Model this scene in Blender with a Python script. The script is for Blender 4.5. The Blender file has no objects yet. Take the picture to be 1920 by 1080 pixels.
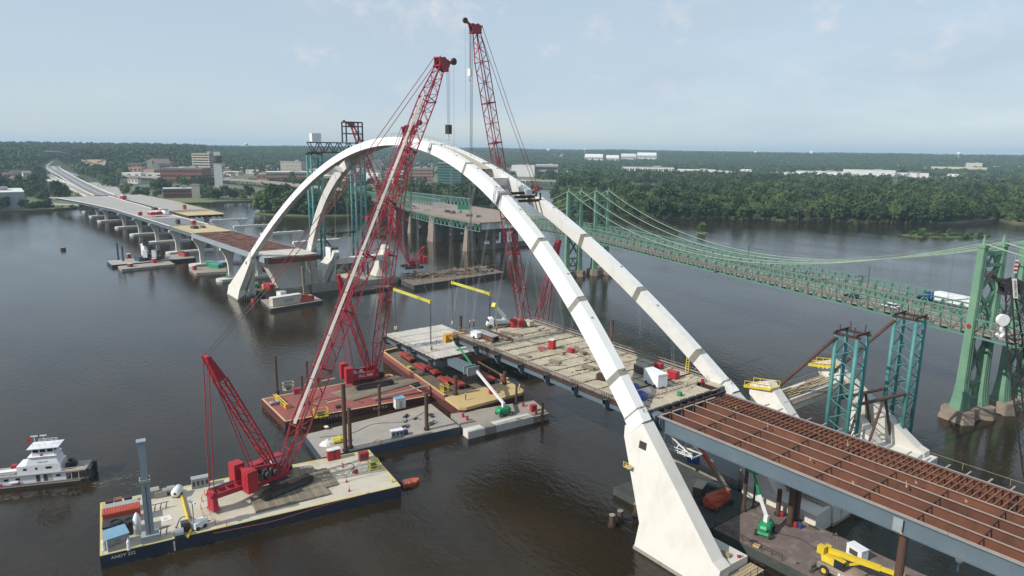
import bpy, math, random
from mathutils import Vector, Matrix
R = math.radians
random.seed(7)
# ---------------------------------------------------------------- camera, sky, sun, exposure
SC = bpy.context.scene
FPX, CXP, CYP, HC = 1280.0, 960.0, 540.0, 66.0            # focal length (px of a 1920 frame), centre, camera height
_roll = math.atan(0.0125)
_pitch = math.atan((CYP - 279.0) * math.cos(_roll) / FPX)
_az = R(-37.2494)                                           # bridge axis relative to the view
_X = Vector((math.sin(_az), math.cos(_az), 0)); _Y = Vector((-math.cos(_az), math.sin(_az), 0)); _Z = Vector((0, 0, 1))
def _B(v): return Vector((v.dot(_X), v.dot(_Y), v.z))
_f0 = Vector((0, math.cos(_pitch), -math.sin(_pitch))); _u0 = Vector((0, math.sin(_pitch), math.cos(_pitch)))
_r1 = Vector((1, 0, 0)) * math.cos(_roll) + _u0 * math.sin(_roll)
_u1 = -Vector((1, 0, 0)) * math.sin(_roll) + _u0 * math.cos(_roll)
CF, CR, CU = _B(_f0), _B(_r1), _B(_u1)
CAM = Vector((0, 0, HC))
def ray(u, v): return CF * FPX + CR * (u - CXP) - CU * (v - CYP)
def W(u, v, z=0.0):                                         # survey point: photo position + known height -> place
    d = ray(u, v); return CAM + d * ((z - HC) / d.z)
def Wx(u, v, x):
    d = ray(u, v); return CAM + d * (x / d.x)
def Wd(u, v, dist):                                         # survey point at a known horizontal distance
    d = ray(u, v); return CAM + d * (dist / math.hypot(d.x, d.y))
def zat(p, v):                                              # height above p seen at photo row v
    lo, hi = -20.0, 220.0
    for _ in range(50):
        m = (lo + hi) / 2; q = Vector((p[0], p[1], m)) - CAM
        if CYP - FPX * q.dot(CU) / q.dot(CF) > v: lo = m
        else: hi = m
    return lo
cam_d = bpy.data.cameras.new('camera'); cam_d.sensor_width = 36.0; cam_d.lens = 36.0 * FPX / 1920.0
cam_d.clip_start = 1.0; cam_d.clip_end = 60000
cam = bpy.data.objects.new('camera', cam_d); SC.collection.objects.link(cam)
m3 = Matrix((CR, CU, -CF)).transposed(); cam.matrix_world = Matrix.Translation(CAM) @ m3.to_4x4()
SC.camera = cam
SUN_AZ, SUN_EL = R(84.0), R(37.0)                           # to the sun, in the bridge frame
sdir = Vector((math.cos(SUN_AZ) * math.cos(SUN_EL), math.sin(SUN_AZ) * math.cos(SUN_EL), math.sin(SUN_EL)))
sun_d = bpy.data.lights.new('sun', 'SUN'); sun_d.energy = 4.4; sun_d.angle = R(0.6); sun_d.color = (1.0, 0.945, 0.86)
sun = bpy.data.objects.new('sun', sun_d); SC.collection.objects.link(sun)
sun.rotation_euler = (-sdir).to_track_quat('-Z', 'Y').to_euler(); sun.location = (0, 0, 300)
wd = bpy.data.worlds.new('World'); SC.world = wd; wd.use_nodes = True
nt = wd.node_tree; nt.nodes.clear()
def wn(t, **k):
    n = nt.nodes.new(t)
    for a, b in k.items(): setattr(n, a, b)
    return n
sky = wn('ShaderNodeTexSky', sky_type='NISHITA', sun_disc=False)
sky.sun_elevation = SUN_EL; sky.sun_rotation = math.atan2(sdir.x, sdir.y)
sky.altitude = 100; sky.air_density = 1.0; sky.dust_density = 0.6; sky.ozone_density = 2.0
tc = wn('ShaderNodeTexCoord'); sep = wn('ShaderNodeSeparateXYZ')
nt.links.new(tc.outputs['Generated'], sep.inputs[0])
def wmath(op, a, b=None, clamp=False):
    n = wn('ShaderNodeMath', operation=op, use_clamp=clamp)
    for i, s in enumerate((a, b)):
        if s is None: continue
        if isinstance(s, (int, float)): n.inputs[i].default_value = s
        else: nt.links.new(s, n.inputs[i])
    return n.outputs[0]
def wnoise(scale, detail, stretch, off=0.0, rough=0.55):
    mp = wn('ShaderNodeMapping'); mp.inputs['Scale'].default_value = stretch; mp.inputs['Location'].default_value = (off, off * .7, 0)
    nt.links.new(tc.outputs['Generated'], mp.inputs[0])
    n = wn('ShaderNodeTexNoise'); n.inputs['Scale'].default_value = scale; n.inputs['Detail'].default_value = detail
    n.inputs['Roughness'].default_value = rough
    nt.links.new(mp.outputs[0], n.inputs['Vector']); return n.outputs['Fac']
# fair weather: thin high veil everywhere and small broken cumulus
puff = wnoise(11.0, 5, (1, 1, 1.3), 8.3, 0.6); field = wnoise(2.3, 2, (1, 1, 1.5), 4.565)
cum = wmath('MULTIPLY', wmath('MULTIPLY', wmath('SUBTRACT', puff, 0.545), 7.0, True), wmath('MULTIPLY', wmath('SUBTRACT', field, 0.46), 9.0, True), True)
cum = wmath('MULTIPLY', cum, wmath('MULTIPLY', wmath('SUBTRACT', sep.outputs['Z'], 0.035), 14.0, True))
veil = wmath('ADD', 0.68, wmath('MULTIPLY', wmath('SUBTRACT', wnoise(2.6, 5, (1, 1, 4.5), 5.3), 0.42), 1.1), True)
hsv = wn('ShaderNodeHueSaturation'); hsv.inputs['Saturation'].default_value = 0.78
nt.links.new(sky.outputs[0], hsv.inputs['Color'])
mix1 = wn('ShaderNodeMix', data_type='RGBA'); mix2 = wn('ShaderNodeMix', data_type='RGBA')
CLOUD_V, CLOUD_C = (3.5, 4.25, 5.0, 1), (5.2, 5.2, 5.5, 1)
nt.links.new(veil, mix1.inputs[0]); nt.links.new(hsv.outputs[0], mix1.inputs[6]); mix1.inputs[7].default_value = CLOUD_V
nt.links.new(wmath('MULTIPLY', cum, 0.75), mix2.inputs[0]); nt.links.new(mix1.outputs[2], mix2.inputs[6]); mix2.inputs[7].default_value = CLOUD_C
bg = wn('ShaderNodeBackground'); bg.inputs['Strength'].default_value = 0.147
wo = wn('ShaderNodeOutputWorld')
nt.links.new(mix2.outputs[2], bg.inputs[0]); nt.links.new(bg.outputs[0], wo.inputs[0])
SC.view_settings.view_transform = 'Standard'; SC.view_settings.look = 'None'
SC.view_settings.exposure = 0.0; SC.view_settings.gamma = 1.0; SC.view_settings.use_curve_mapping = False
cy = SC.cycles
cy.max_bounces = 6; cy.diffuse_bounces = 2; cy.glossy_bounces = 3; cy.transmission_bounces = 3; cy.volume_bounces = 2; cy.transparent_max_bounces = 6
cy.use_denoising = True; cy.caustics_reflective = False; cy.caustics_refractive = False
try: cy.denoiser = 'OPENIMAGEDENOISE'; cy.denoising_input_passes = 'RGB_ALBEDO_NORMAL'
except Exception: pass

# ---------------------------------------------------------------- materials
_M = {}
def mat(name, col, rough=0.7, col2=None, scale=0.6, mixc=0.5, metal=0.0, bump=0.0, bscale=None, detail=5, stain=None, stain_amt=0.0, stain_scale=0.15, rnd=0.0, spec=0.5, stretch=(1, 1, 1), streak=None):
    if name in _M: return _M[name]
    m = bpy.data.materials.new(name); m.use_nodes = True; t = m.node_tree; t.nodes.clear()
    N = t.nodes.new; L = t.links.new
    out = N('ShaderNodeOutputMaterial'); b = N('ShaderNodeBsdfPrincipled'); L(b.outputs[0], out.inputs[0])
    b.inputs['Roughness'].default_value = rough; b.inputs['Metallic'].default_value = metal
    b.inputs['Specular IOR Level'].default_value = spec
    c = (*col, 1); c2 = (*(col2 or tuple(x * 0.72 for x in col)), 1)
    geo = N('ShaderNodeNewGeometry'); mp = N('ShaderNodeMapping'); mp.inputs['Scale'].default_value = stretch
    L(geo.outputs['Position'], mp.inputs[0])
    n = N('ShaderNodeTexNoise'); n.inputs['Scale'].default_value = scale; n.inputs['Detail'].default_value = detail; n.inputs['Roughness'].default_value = 0.65
    L(mp.outputs[0], n.inputs['Vector'])
    r = N('ShaderNodeValToRGB'); r.color_ramp.elements[0].position = 0.5 - 0.22; r.color_ramp.elements[1].position = 0.5 + 0.2
    r.color_ramp.elements[0].color = c2; r.color_ramp.elements[1].color = c
    L(n.outputs['Fac'], r.inputs[0]); src = r.outputs[0]
    if stain:
        n2 = N('ShaderNodeTexNoise'); n2.inputs['Scale'].default_value = stain_scale; n2.inputs['Detail'].default_value = 7; n2.inputs['Roughness'].default_value = 0.7
        mp2 = N('ShaderNodeMapping'); mp2.inputs['Scale'].default_value = streak or (1, 1, 1); L(geo.outputs['Position'], mp2.inputs[0]); L(mp2.outputs[0], n2.inputs['Vector'])
        r2 = N('ShaderNodeValToRGB'); r2.color_ramp.elements[0].position = 0.5; r2.color_ramp.elements[1].position = 0.68
        L(n2.outputs['Fac'], r2.inputs[0]); mm = N('ShaderNodeMath'); mm.operation = 'MULTIPLY'; mm.inputs[1].default_value = stain_amt; L(r2.outputs[0], mm.inputs[0])
        mx = N('ShaderNodeMix'); mx.data_type = 'RGBA'; L(mm.outputs[0], mx.inputs[0]); L(src, mx.inputs[6]); mx.inputs[7].default_value = (*stain, 1); src = mx.outputs[2]
    if rnd:
        oi = N('ShaderNodeObjectInfo'); mr = N('ShaderNodeMapRange'); mr.inputs[3].default_value = 1 - rnd; mr.inputs[4].default_value = 1 + rnd
        L(oi.outputs['Random'], mr.inputs[0]); h = N('ShaderNodeHueSaturation'); L(mr.outputs[0], h.inputs['Value']); L(src, h.inputs['Color']); src = h.outputs[0]
    L(src, b.inputs['Base Color'])
    if bump:
        nb = N('ShaderNodeTexNoise'); nb.inputs['Scale'].default_value = bscale or scale * 4; nb.inputs['Detail'].default_value = 4; L(mp.outputs[0], nb.inputs['Vector'])
        bp = N('ShaderNodeBump'); bp.inputs['Strength'].default_value = bump; bp.inputs['Distance'].default_value = 0.1; L(nb.outputs['Fac'], bp.inputs['Height']); L(bp.outputs[0], b.inputs['Normal'])
    _M[name] = m; return m
rust_c = (0.05, 0.022, 0.014)
mat('white_paint', (0.80, 0.80, 0.77), 0.45, (0.74, 0.74, 0.71), 0.3, stain=(0.55, 0.53, 0.48), stain_amt=0.35, stain_scale=0.5)
mat('white_gloss', (0.80, 0.81, 0.82), 0.35, (0.70, 0.71, 0.73), 0.8)
mat('primer_gray', (0.27, 0.26, 0.225), 0.7)
mat('concrete', (0.65, 0.63, 0.58), 0.85, (0.60, 0.58, 0.53), 0.35, stain=(0.42, 0.39, 0.32), stain_amt=0.28, stain_scale=0.35, streak=(1, 1, .35), bump=.15)
mat('concrete_old', (0.36, 0.33, 0.28), 0.9, (0.25, 0.23, 0.19), 0.5, stain=(0.12, 0.11, 0.09), stain_amt=0.6, stain_scale=0.3, streak=(1, 1, .3), bump=.2)
mat('concrete_tan', (0.30, 0.245, 0.19), 0.9, (0.21, 0.17, 0.135), 0.5, stain=(0.08, 0.07, 0.06), stain_amt=0.6, stain_scale=0.25, streak=(1, 1, .3))
mat('deck_concrete', (0.40, 0.38, 0.35), 0.9, (0.33, 0.315, 0.29), 0.15, stain=(0.25, 0.24, 0.22), stain_amt=0.5, stain_scale=0.05)
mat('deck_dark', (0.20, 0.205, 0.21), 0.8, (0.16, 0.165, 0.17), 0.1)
mat('deck_panel', (0.50, 0.44, 0.325), 0.85, (0.37, 0.325, 0.245), 0.5, stain=(0.26, 0.20, 0.13), stain_amt=0.6, stain_scale=0.4, rnd=0.10)
mat('deck_panel_pale', (0.58, 0.55, 0.50), 0.85, (0.48, 0.46, 0.41), 0.5, stain=(0.3, 0.28, 0.24), stain_amt=0.4, stain_scale=0.4, rnd=0.08)
mat('plywood', (0.55, 0.45, 0.25), 0.85, (0.45, 0.36, 0.19), 0.4, rnd=0.07)
mat('steel_gray', (0.115, 0.158, 0.19), 0.5, (0.095, 0.132, 0.162), 0.2, stain=(0.17, 0.18, 0.18), stain_amt=0.3, stain_scale=0.3)
mat('steel_navy', (0.05, 0.07, 0.10), 0.5, (0.04, 0.055, 0.08), 0.3)
mat('steel_light', (0.30, 0.34, 0.37), 0.5, (0.24, 0.28, 0.31), 0.4)
mat('rust', (0.165, 0.062, 0.034), 0.85, (0.105, 0.040, 0.024), 0.22, stain=(0.055, 0.027, 0.02), stain_amt=0.7, stain_scale=0.3, streak=(1, 1, .5), rnd=0.22)
mat('rust_dark', (0.060, 0.030, 0.022), 0.85, (0.036, 0.02, 0.016), 0.6, rnd=0.1)
mat('rust_light', (0.23, 0.095, 0.05), 0.85, (0.16, 0.064, 0.036), 0.5, rnd=0.2)
mat('rust_pile', (0.11, 0.058, 0.038), 0.85, (0.06, 0.034, 0.025), 0.9, stretch=(1, 1, .3))
mat('flange_pale', (0.36, 0.31, 0.27), 0.7, (0.27, 0.22, 0.18), 0.8)
mat('crane_red', (0.38, 0.020, 0.036), 0.45, (0.28, 0.016, 0.028), 0.6, rnd=0.06)
mat('crane_red_dull', (0.30, 0.025, 0.032), 0.6, (0.22, 0.02, 0.025), 0.7)
mat('boom_walkway', (0.42, 0.38, 0.35), 0.7, (0.33, 0.29, 0.26), 0.9)
mat('cable_pale', (0.30, 0.42, 0.31), 0.6)
mat('edge_yellow', (0.60, 0.52, 0.15), 0.7, (0.50, 0.42, 0.17), 0.6, stain=(0.45, 0.42, 0.33), stain_amt=.6, stain_scale=.5)
mat('foam', (0.20, 0.185, 0.16), 0.8)
mat('rope', (0.10, 0.09, 0.09), 0.6)
mat('rope_pale', (0.42, 0.43, 0.43), 0.6)
mat('black_iron', (0.025, 0.025, 0.028), 0.55, (0.04, 0.038, 0.036), 0.9)
mat('dark_machine', (0.05, 0.045, 0.042), 0.7, (0.08, 0.07, 0.06), 0.9)
mat('rubber', (0.025, 0.025, 0.025), 0.85)
mat('timber', (0.27, 0.225, 0.165), 0.9, (0.17, 0.14, 0.105), 1.2, rnd=0.22, stretch=(1, .25, 1))
mat('timber_pale', (0.42, 0.33, 0.20), 0.9, (0.32, 0.25, 0.15), 1.0, rnd=0.12)
mat('barge_cream', (0.56, 0.52, 0.42), 0.8, (0.47, 0.43, 0.34), 0.25, stain=(0.36, 0.28, 0.19), stain_amt=0.55, stain_scale=0.18, bump=.1)
mat('barge_navy', (0.016, 0.024, 0.045), 0.5, (0.025, 0.032, 0.05), 0.3, stain=(0.09, 0.07, 0.05), stain_amt=0.3, stain_scale=0.3, streak=(1, 1, .4))
mat('barge_red', (0.30, 0.085, 0.075), 0.75, (0.24, 0.065, 0.06), 0.3, stain=(0.22, 0.17, 0.13), stain_amt=0.45, stain_scale=0.25)
mat('barge_maroon', (0.11, 0.028, 0.028), 0.6, (0.08, 0.022, 0.022), 0.4, stain=(0.06, 0.045, 0.04), stain_amt=0.5, stain_scale=0.4)
mat('barge_gray', (0.36, 0.33, 0.29), 0.85, (0.28, 0.25, 0.22), 0.22, stain=(0.45, 0.37, 0.26), stain_amt=0.5, stain_scale=0.16, bump=.1)
mat('barge_brown', (0.165, 0.125, 0.11), 0.8, (0.125, 0.095, 0.085), 0.3, stain=(0.32, 0.27, 0.24), stain_amt=0.5, stain_scale=0.5)
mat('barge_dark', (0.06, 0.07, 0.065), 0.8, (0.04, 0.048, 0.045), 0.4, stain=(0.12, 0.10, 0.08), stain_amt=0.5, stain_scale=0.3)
mat('dirt', (0.20, 0.155, 0.115), 0.95, (0.13, 0.10, 0.075), 0.5, stain=(0.08, 0.065, 0.05), stain_amt=0.6, stain_scale=0.3, bump=.3)
mat('yellow_deck', (0.60, 0.46, 0.21), 0.8, (0.50, 0.37, 0.17), 0.4, stain=(0.33, 0.22, 0.12), stain_amt=0.4, stain_scale=0.4)
mat('yellow_paint', (0.70, 0.52, 0.03), 0.5, (0.58, 0.42, 0.03), 0.7)
mat('yellow_lime', (0.62, 0.57, 0.08), 0.55, (0.50, 0.45, 0.08), 0.7)
mat('orange_yellow', (0.66, 0.33, 0.03), 0.5, (0.55, 0.27, 0.03), 0.7)
mat('orange_red', (0.52, 0.09, 0.04), 0.55, (0.40, 0.07, 0.035), 0.6)
mat('red_box', (0.43, 0.02, 0.03), 0.5, (0.34, 0.02, 0.025), 0.8)
mat('spmt_red', (0.40, 0.05, 0.045), 0.65, (0.28, 0.045, 0.04), 0.7)
mat('lift_green', (0.01, 0.30, 0.11), 0.45, (0.012, 0.22, 0.09), 0.8)
mat('bridge_green', (0.115, 0.235, 0.185), 0.6, (0.085, 0.185, 0.145), 0.3, stain=(0.12, 0.24, 0.17), stain_amt=0.4, stain_scale=0.3)
mat('tower_green', (0.17, 0.31, 0.205), 0.6, (0.12, 0.245, 0.165), 0.15, stain=(0.045, 0.14, 0.105), stain_amt=0.55, stain_scale=0.12)
mat('teal', (0.06, 0.225, 0.215), 0.55, (0.045, 0.17, 0.165), 0.5, stain=(0.16, 0.32, 0.30), stain_amt=0.3, stain_scale=0.5)
mat('asphalt', (0.10, 0.095, 0.09), 0.9, (0.075, 0.07, 0.068), 0.1)
mat('road_tan', (0.30, 0.24, 0.195), 0.9, (0.24, 0.19, 0.155), 0.2)
mat('road_pale', (0.42, 0.40, 0.37), 0.9, (0.34, 0.32, 0.30), 0.03)
mat('blue_tarp', (0.02, 0.06, 0.30), 0.5, (0.015, 0.04, 0.22), 1.2)
mat('blue_pale', (0.20, 0.36, 0.47), 0.6, (0.16, 0.30, 0.40), 0.8)
mat('gray_box', (0.34, 0.36, 0.37), 0.6, (0.27, 0.29, 0.30), 0.8)
mat('glass', (0.02, 0.026, 0.032), 0.12, (0.035, 0.045, 0.055), 0.3)
mat('glass_green', (0.07, 0.17, 0.15), 0.18, (0.05, 0.13, 0.12), 0.05)
mat('brick', (0.26, 0.10, 0.075), 0.9, (0.20, 0.08, 0.06), 0.1, rnd=.15)
mat('brick_pink', (0.42, 0.24, 0.18), 0.9, (0.35, 0.20, 0.15), 0.1, rnd=.15)
mat('stone_cream', (0.55, 0.50, 0.40), 0.9, (0.47, 0.42, 0.33), 0.1, rnd=.12)
mat('stone_gray', (0.33, 0.32, 0.31), 0.9, (0.27, 0.26, 0.25), 0.1, rnd=.15)
mat('wall_white', (0.70, 0.69, 0.66), 0.8, (0.62, 0.61, 0.58), 0.05, rnd=.1)
mat('roof_gray', (0.24, 0.235, 0.23), 0.9, (0.19, 0.185, 0.18), 0.05, rnd=.2)
mat('roof_white', (0.66, 0.66, 0.65), 0.7, (0.58, 0.58, 0.57), 0.05, rnd=.1)
mat('roof_brown', (0.17, 0.12, 0.10), 0.9, (0.12, 0.09, 0.075), 0.05, rnd=.25)
mat('sign_green', (0.02, 0.20, 0.12), 0.5)
mat('skin', (0.42, 0.24, 0.16), 0.6)
mat('vest_orange', (0.70, 0.16, 0.03), 0.7)
mat('vest_lime', (0.50, 0.62, 0.05), 0.7)
mat('cloth_dark', (0.04, 0.05, 0.08), 0.85)
mat('bark', (0.11, 0.085, 0.065), 0.95, (0.07, 0.055, 0.042), 2.0)
mat('grass', (0.105, 0.155, 0.045), 0.95, (0.14, 0.16, 0.07), 0.03, stain=(0.20, 0.19, 0.10), stain_amt=0.5, stain_scale=0.012)
mat('ground', (0.085, 0.115, 0.045), 0.95, (0.16, 0.15, 0.10), 0.008, stain=(0.24, 0.215, 0.17), stain_amt=0.45, stain_scale=0.006)
mat('dirt_orange', (0.40, 0.27, 0.17), 0.95, (0.28, 0.20, 0.13), 0.03)
mat('forest_floor', (0.045, 0.065, 0.028), 0.95, (0.03, 0.045, 0.02), 0.02)
def M(n): return _M[n]
def foliage(name, c1, c2, tr=(0.10, 0.16, 0.03)):
    m = bpy.data.materials.new(name); m.use_nodes = True; t = m.node_tree; t.nodes.clear(); N = t.nodes.new; L = t.links.new
    out = N('ShaderNodeOutputMaterial'); d = N('ShaderNodeBsdfPrincipled'); d.inputs['Roughness'].default_value = 0.75; d.inputs['Specular IOR Level'].default_value = 0.2
    oi = N('ShaderNodeObjectInfo'); geo = N('ShaderNodeNewGeometry')
    n = N('ShaderNodeTexNoise'); n.inputs['Scale'].default_value = 0.22; L(geo.outputs['Position'], n.inputs['Vector'])
    n2 = N('ShaderNodeTexNoise'); n2.inputs['Scale'].default_value = 0.006; L(geo.outputs['Position'], n2.inputs['Vector'])
    a = N('ShaderNodeMath'); a.operation = 'ADD'; L(oi.outputs['Random'], a.inputs[0]); L(n.outputs['Fac'], a.inputs[1])
    n2.inputs['Detail'].default_value = 4
    w2 = N('ShaderNodeMath'); w2.operation = 'MULTIPLY'; w2.inputs[1].default_value = 2.0; L(n2.outputs['Fac'], w2.inputs[0])
    b = N('ShaderNodeMath'); b.operation = 'ADD'; L(a.outputs[0], b.inputs[0]); L(w2.outputs[0], b.inputs[1])
    r = N('ShaderNodeMapRange'); r.inputs[1].default_value = 1.25; r.inputs[2].default_value = 2.75; L(b.outputs[0], r.inputs[0])
    mx = N('ShaderNodeMix'); mx.data_type = 'RGBA'; L(r.outputs[0], mx.inputs[0]); mx.inputs[6].default_value = (*c1, 1); mx.inputs[7].default_value = (*c2, 1)
    L(mx.outputs[2], d.inputs['Base Color'])
    L(d.outputs[0], out.inputs[0]); _M[name] = m
foliage('leaves', (0.020, 0.043, 0.019), (0.078, 0.122, 0.042))
foliage('leaves_light', (0.050, 0.090, 0.026), (0.115, 0.165, 0.048))
foliage('leaves_dry', (0.10, 0.085, 0.055), (0.13, 0.11, 0.07))

# ---------------------------------------------------------------- mesh helpers
COL = SC.collection
def V3(p): return Vector((p[0], p[1], p[2]))
class MB:
    def __init__(s): s.v = []; s.f = []
    def quad(s, *p):
        b = len(s.v); s.v += [tuple(q) for q in p]; s.f.append(tuple(range(b, b + len(p)))); return s
    def hexa(s, p):                       # 8 points: bottom loop 0-3, top loop 4-7
        b = len(s.v); s.v += [tuple(q) for q in p]
        s.f += [tuple(b + i for i in q) for q in ((3, 2, 1, 0), (4, 5, 6, 7), (0, 1, 5, 4), (1, 2, 6, 5), (2, 3, 7, 6), (3, 0, 4, 7))]; return s
    def box(s, c, d, rz=0.0):             # centre of base, size
        x, y, h = d[0] / 2, d[1] / 2, d[2]; ca, sa = math.cos(rz), math.sin(rz)
        def t(a, b_, z): return (c[0] + a * ca - b_ * sa, c[1] + a * sa + b_ * ca, c[2] + z)
        return s.hexa([t(-x, -y, 0), t(x, -y, 0), t(x, y, 0), t(-x, y, 0), t(-x, -y, h), t(x, -y, h), t(x, y, h), t(-x, y, h)])
    def mm(s, a, b):
        return s.hexa([(a[0], a[1], a[2]), (b[0], a[1], a[2]), (b[0], b[1], a[2]), (a[0], b[1], a[2]), (a[0], a[1], b[2]), (b[0], a[1], b[2]), (b[0], b[1], b[2]), (a[0], b[1], b[2])])
    def beam(s, a, b, w, h=None, up=(0, 0, 1)):
        a, b = V3(a), V3(b); h = w if h is None else h; d = b - a
        if d.length < 1e-6: return s
        d.normalize(); u = Vector(up); sd = d.cross(u)
        if sd.length < 1e-4: sd = d.cross(Vector((1, 0, 0)))
        sd.normalize(); u = sd.cross(d); sd = sd * (w / 2); u = u * (h / 2)
        return s.hexa([a - sd - u, b - sd - u, b + sd - u, a + sd - u, a - sd + u, b - sd + u, b + sd + u, a + sd + u])
    def ibeam(s, a, b, w, h, tf=0.06, tw=0.04):
        a, b = V3(a), V3(b); up = Vector((0, 0, 1))
        s.beam(a + up * (h / 2 - tf / 2), b + up * (h / 2 - tf / 2), w, tf); s.beam(a - up * (h / 2 - tf / 2), b - up * (h / 2 - tf / 2), w, tf)
        return s.beam(a, b, tw, h - 2 * tf)
    def tube(s, a, b, r, n=6, r2=None, cap=True):
        a, b = V3(a), V3(b); r2 = r if r2 is None else r2; d = b - a
        if d.length < 1e-6: return s
        d.normalize(); p = d.cross(Vector((0, 0, 1)))
        if p.length < 1e-3: p = Vector((1, 0, 0))
        p.normalize(); q = d.cross(p); k = len(s.v)
        for i in range(n):
            t = 2 * math.pi * i / n; e = p * math.cos(t) + q * math.sin(t); s.v.append(tuple(a + e * r)); s.v.append(tuple(b + e * r2))
        for i in range(n):
            j = (i + 1) % n; s.f.append((k + 2 * i, k + 2 * j, k + 2 * j + 1, k + 2 * i + 1))
        if cap: s.f.append(tuple(k + 2 * i for i in range(n))[::-1]); s.f.append(tuple(k + 2 * i + 1 for i in range(n)))
        return s
    def path(s, pts, r, n=5):
        for a, b in zip(pts[:-1], pts[1:]): s.tube(a, b, r, n)
        return s
    def prism(s, pts, z0, z1):            # polygon in plan
        k = len(s.v); n = len(pts)
        ar = sum(pts[i][0] * pts[(i + 1) % n][1] - pts[(i + 1) % n][0] * pts[i][1] for i in range(n))
        if ar < 0: pts = pts[::-1]
        s.v += [(p[0], p[1], z0) for p in pts] + [(p[0], p[1], z1) for p in pts]
        s.f.append(tuple(range(k, k + n))[::-1]); s.f.append(tuple(range(k + n, k + 2 * n)))
        for i in range(n): j = (i + 1) % n; s.f.append((k + i, k + j, k + n + j, k + n + i))
        return s
    def loft(s, loops, cap=True):
        n = len(loops[0]); k = len(s.v)
        for l in loops: s.v += [tuple(p) for p in l]
        for a in range(len(loops) - 1):
            for i in range(n):
                j = (i + 1) % n; s.f.append((k + a * n + i, k + a * n + j, k + (a + 1) * n + j, k + (a + 1) * n + i))
        if cap: s.f.append(tuple(range(k, k + n))[::-1]); s.f.append(tuple(k + (len(loops) - 1) * n + i for i in range(n)))
        return s
    def lathe(s, c, prof, n=12):          # profile of (radius, z) about vertical axis at c
        return s.loft([[(c[0] + r * math.cos(2 * math.pi * i / n), c[1] + r * math.sin(2 * math.pi * i / n), c[2] + z) for i in range(n)] for r, z in prof])
    def ball(s, c, r, n=8):
        return s.lathe(c, [(max(.02, r * math.sin(math.pi * i / 6)), -r * math.cos(math.pi * i / 6)) for i in range(7)], n)
    def build(s, name, mt, parent=None, off=None, smooth=False, **tags):
        o0 = Vector(off) if off is not None else (root_of(parent).location.copy() if parent is not None and not root_of(parent).get('_local') else Vector((0, 0, 0)))
        me = bpy.data.meshes.new(name)
        me.from_pydata([(x - o0.x, y - o0.y, z - o0.z) for x, y, z in s.v], [], s.f)
        me.materials.append(M(mt) if isinstance(mt, str) else mt)
        if smooth: me.polygons.foreach_set('use_smooth', [True] * len(me.polygons))
        me.update()
        o = bpy.data.objects.new(name, me); COL.objects.link(o)
        if parent is not None: o.parent = parent
        elif off is not None: o.location = o0
        for k_, v_ in tags.items(): o[k_] = v_
        return o
def root_of(o):
    while o.parent is not None: o = o.parent
    return o
def thing(name, label, cat, loc=(0, 0, 0), group=None, local=False, rz=0.0):
    o = bpy.data.objects.new(name, None); COL.objects.link(o); o.location = loc; o.rotation_euler = (0, 0, rz)
    o.empty_display_size = 0.5; o['label'] = label; o['category'] = cat
    if group: o['group'] = group
    if local: o['_local'] = 1
    return o
def solo(mb, name, mt, label, cat, loc, group=None, smooth=False):
    o = mb.build(name, mt, None, off=loc, smooth=smooth); o['label'] = label; o['category'] = cat
    if group: o['group'] = group
    return o
def inst(src, name, parent=None, loc=(0, 0, 0), rz=0.0, sc=None):     # one more object on the same mesh
    o = bpy.data.objects.new(name, src.data); COL.objects.link(o); o.location = loc; o.rotation_euler = (0, 0, rz)
    if sc: o.scale = sc
    if parent is not None: o.parent = parent
    return o
def copy_tree(o, parent=None):
    c = o.copy(); COL.objects.link(c); c.parent = parent
    for ch in list(o.children): copy_tree(ch, c)
    return c
def dup(o, loc, rz=None, label=None, sc=None):
    c = copy_tree(o); c.location = loc
    if rz is not None: c.rotation_euler = (0, 0, rz)
    if label: c['label'] = label
    if sc: c.scale = (sc, sc, sc)
    return c
def lerp(a, b, t): return V3(a) + (V3(b) - V3(a)) * t
def lattice(mb, p0, p1, w0, d0, w1, d1, side, nb, rc, rl, laces=True, ribs=True):
    """square lattice column: returns its four chord ends"""
    p0, p1 = V3(p0), V3(p1); ax = (p1 - p0).normalized(); s = V3(side); s = (s - ax * s.dot(ax)).normalized(); t = ax.cross(s)
    def ring(k):
        f = k / nb; c = p0.lerp(p1, f); w = w0 + (w1 - w0) * f; d = d0 + (d1 - d0) * f
        return [c + s * (a * w / 2) + t * (b * d / 2) for a, b in ((1, 1), (-1, 1), (-1, -1), (1, -1))]
    r0, r1 = ring(0), ring(nb)
    for i in range(4): mb.tube(r0[i], r1[i], rc, 5)
    if laces:
        for k in range(nb):
            a, b = ring(k), ring(k + 1)
            for i in range(4):
                j = (i + 1) % 4
                if (k + i) % 2: mb.tube(a[i], b[j], rl, 3, cap=False)
                else: mb.tube(a[j], b[i], rl, 3, cap=False)
                if ribs and k % 2 == 0: mb.tube(a[i], a[j], rl, 3, cap=False)
    return r0, r1
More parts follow.
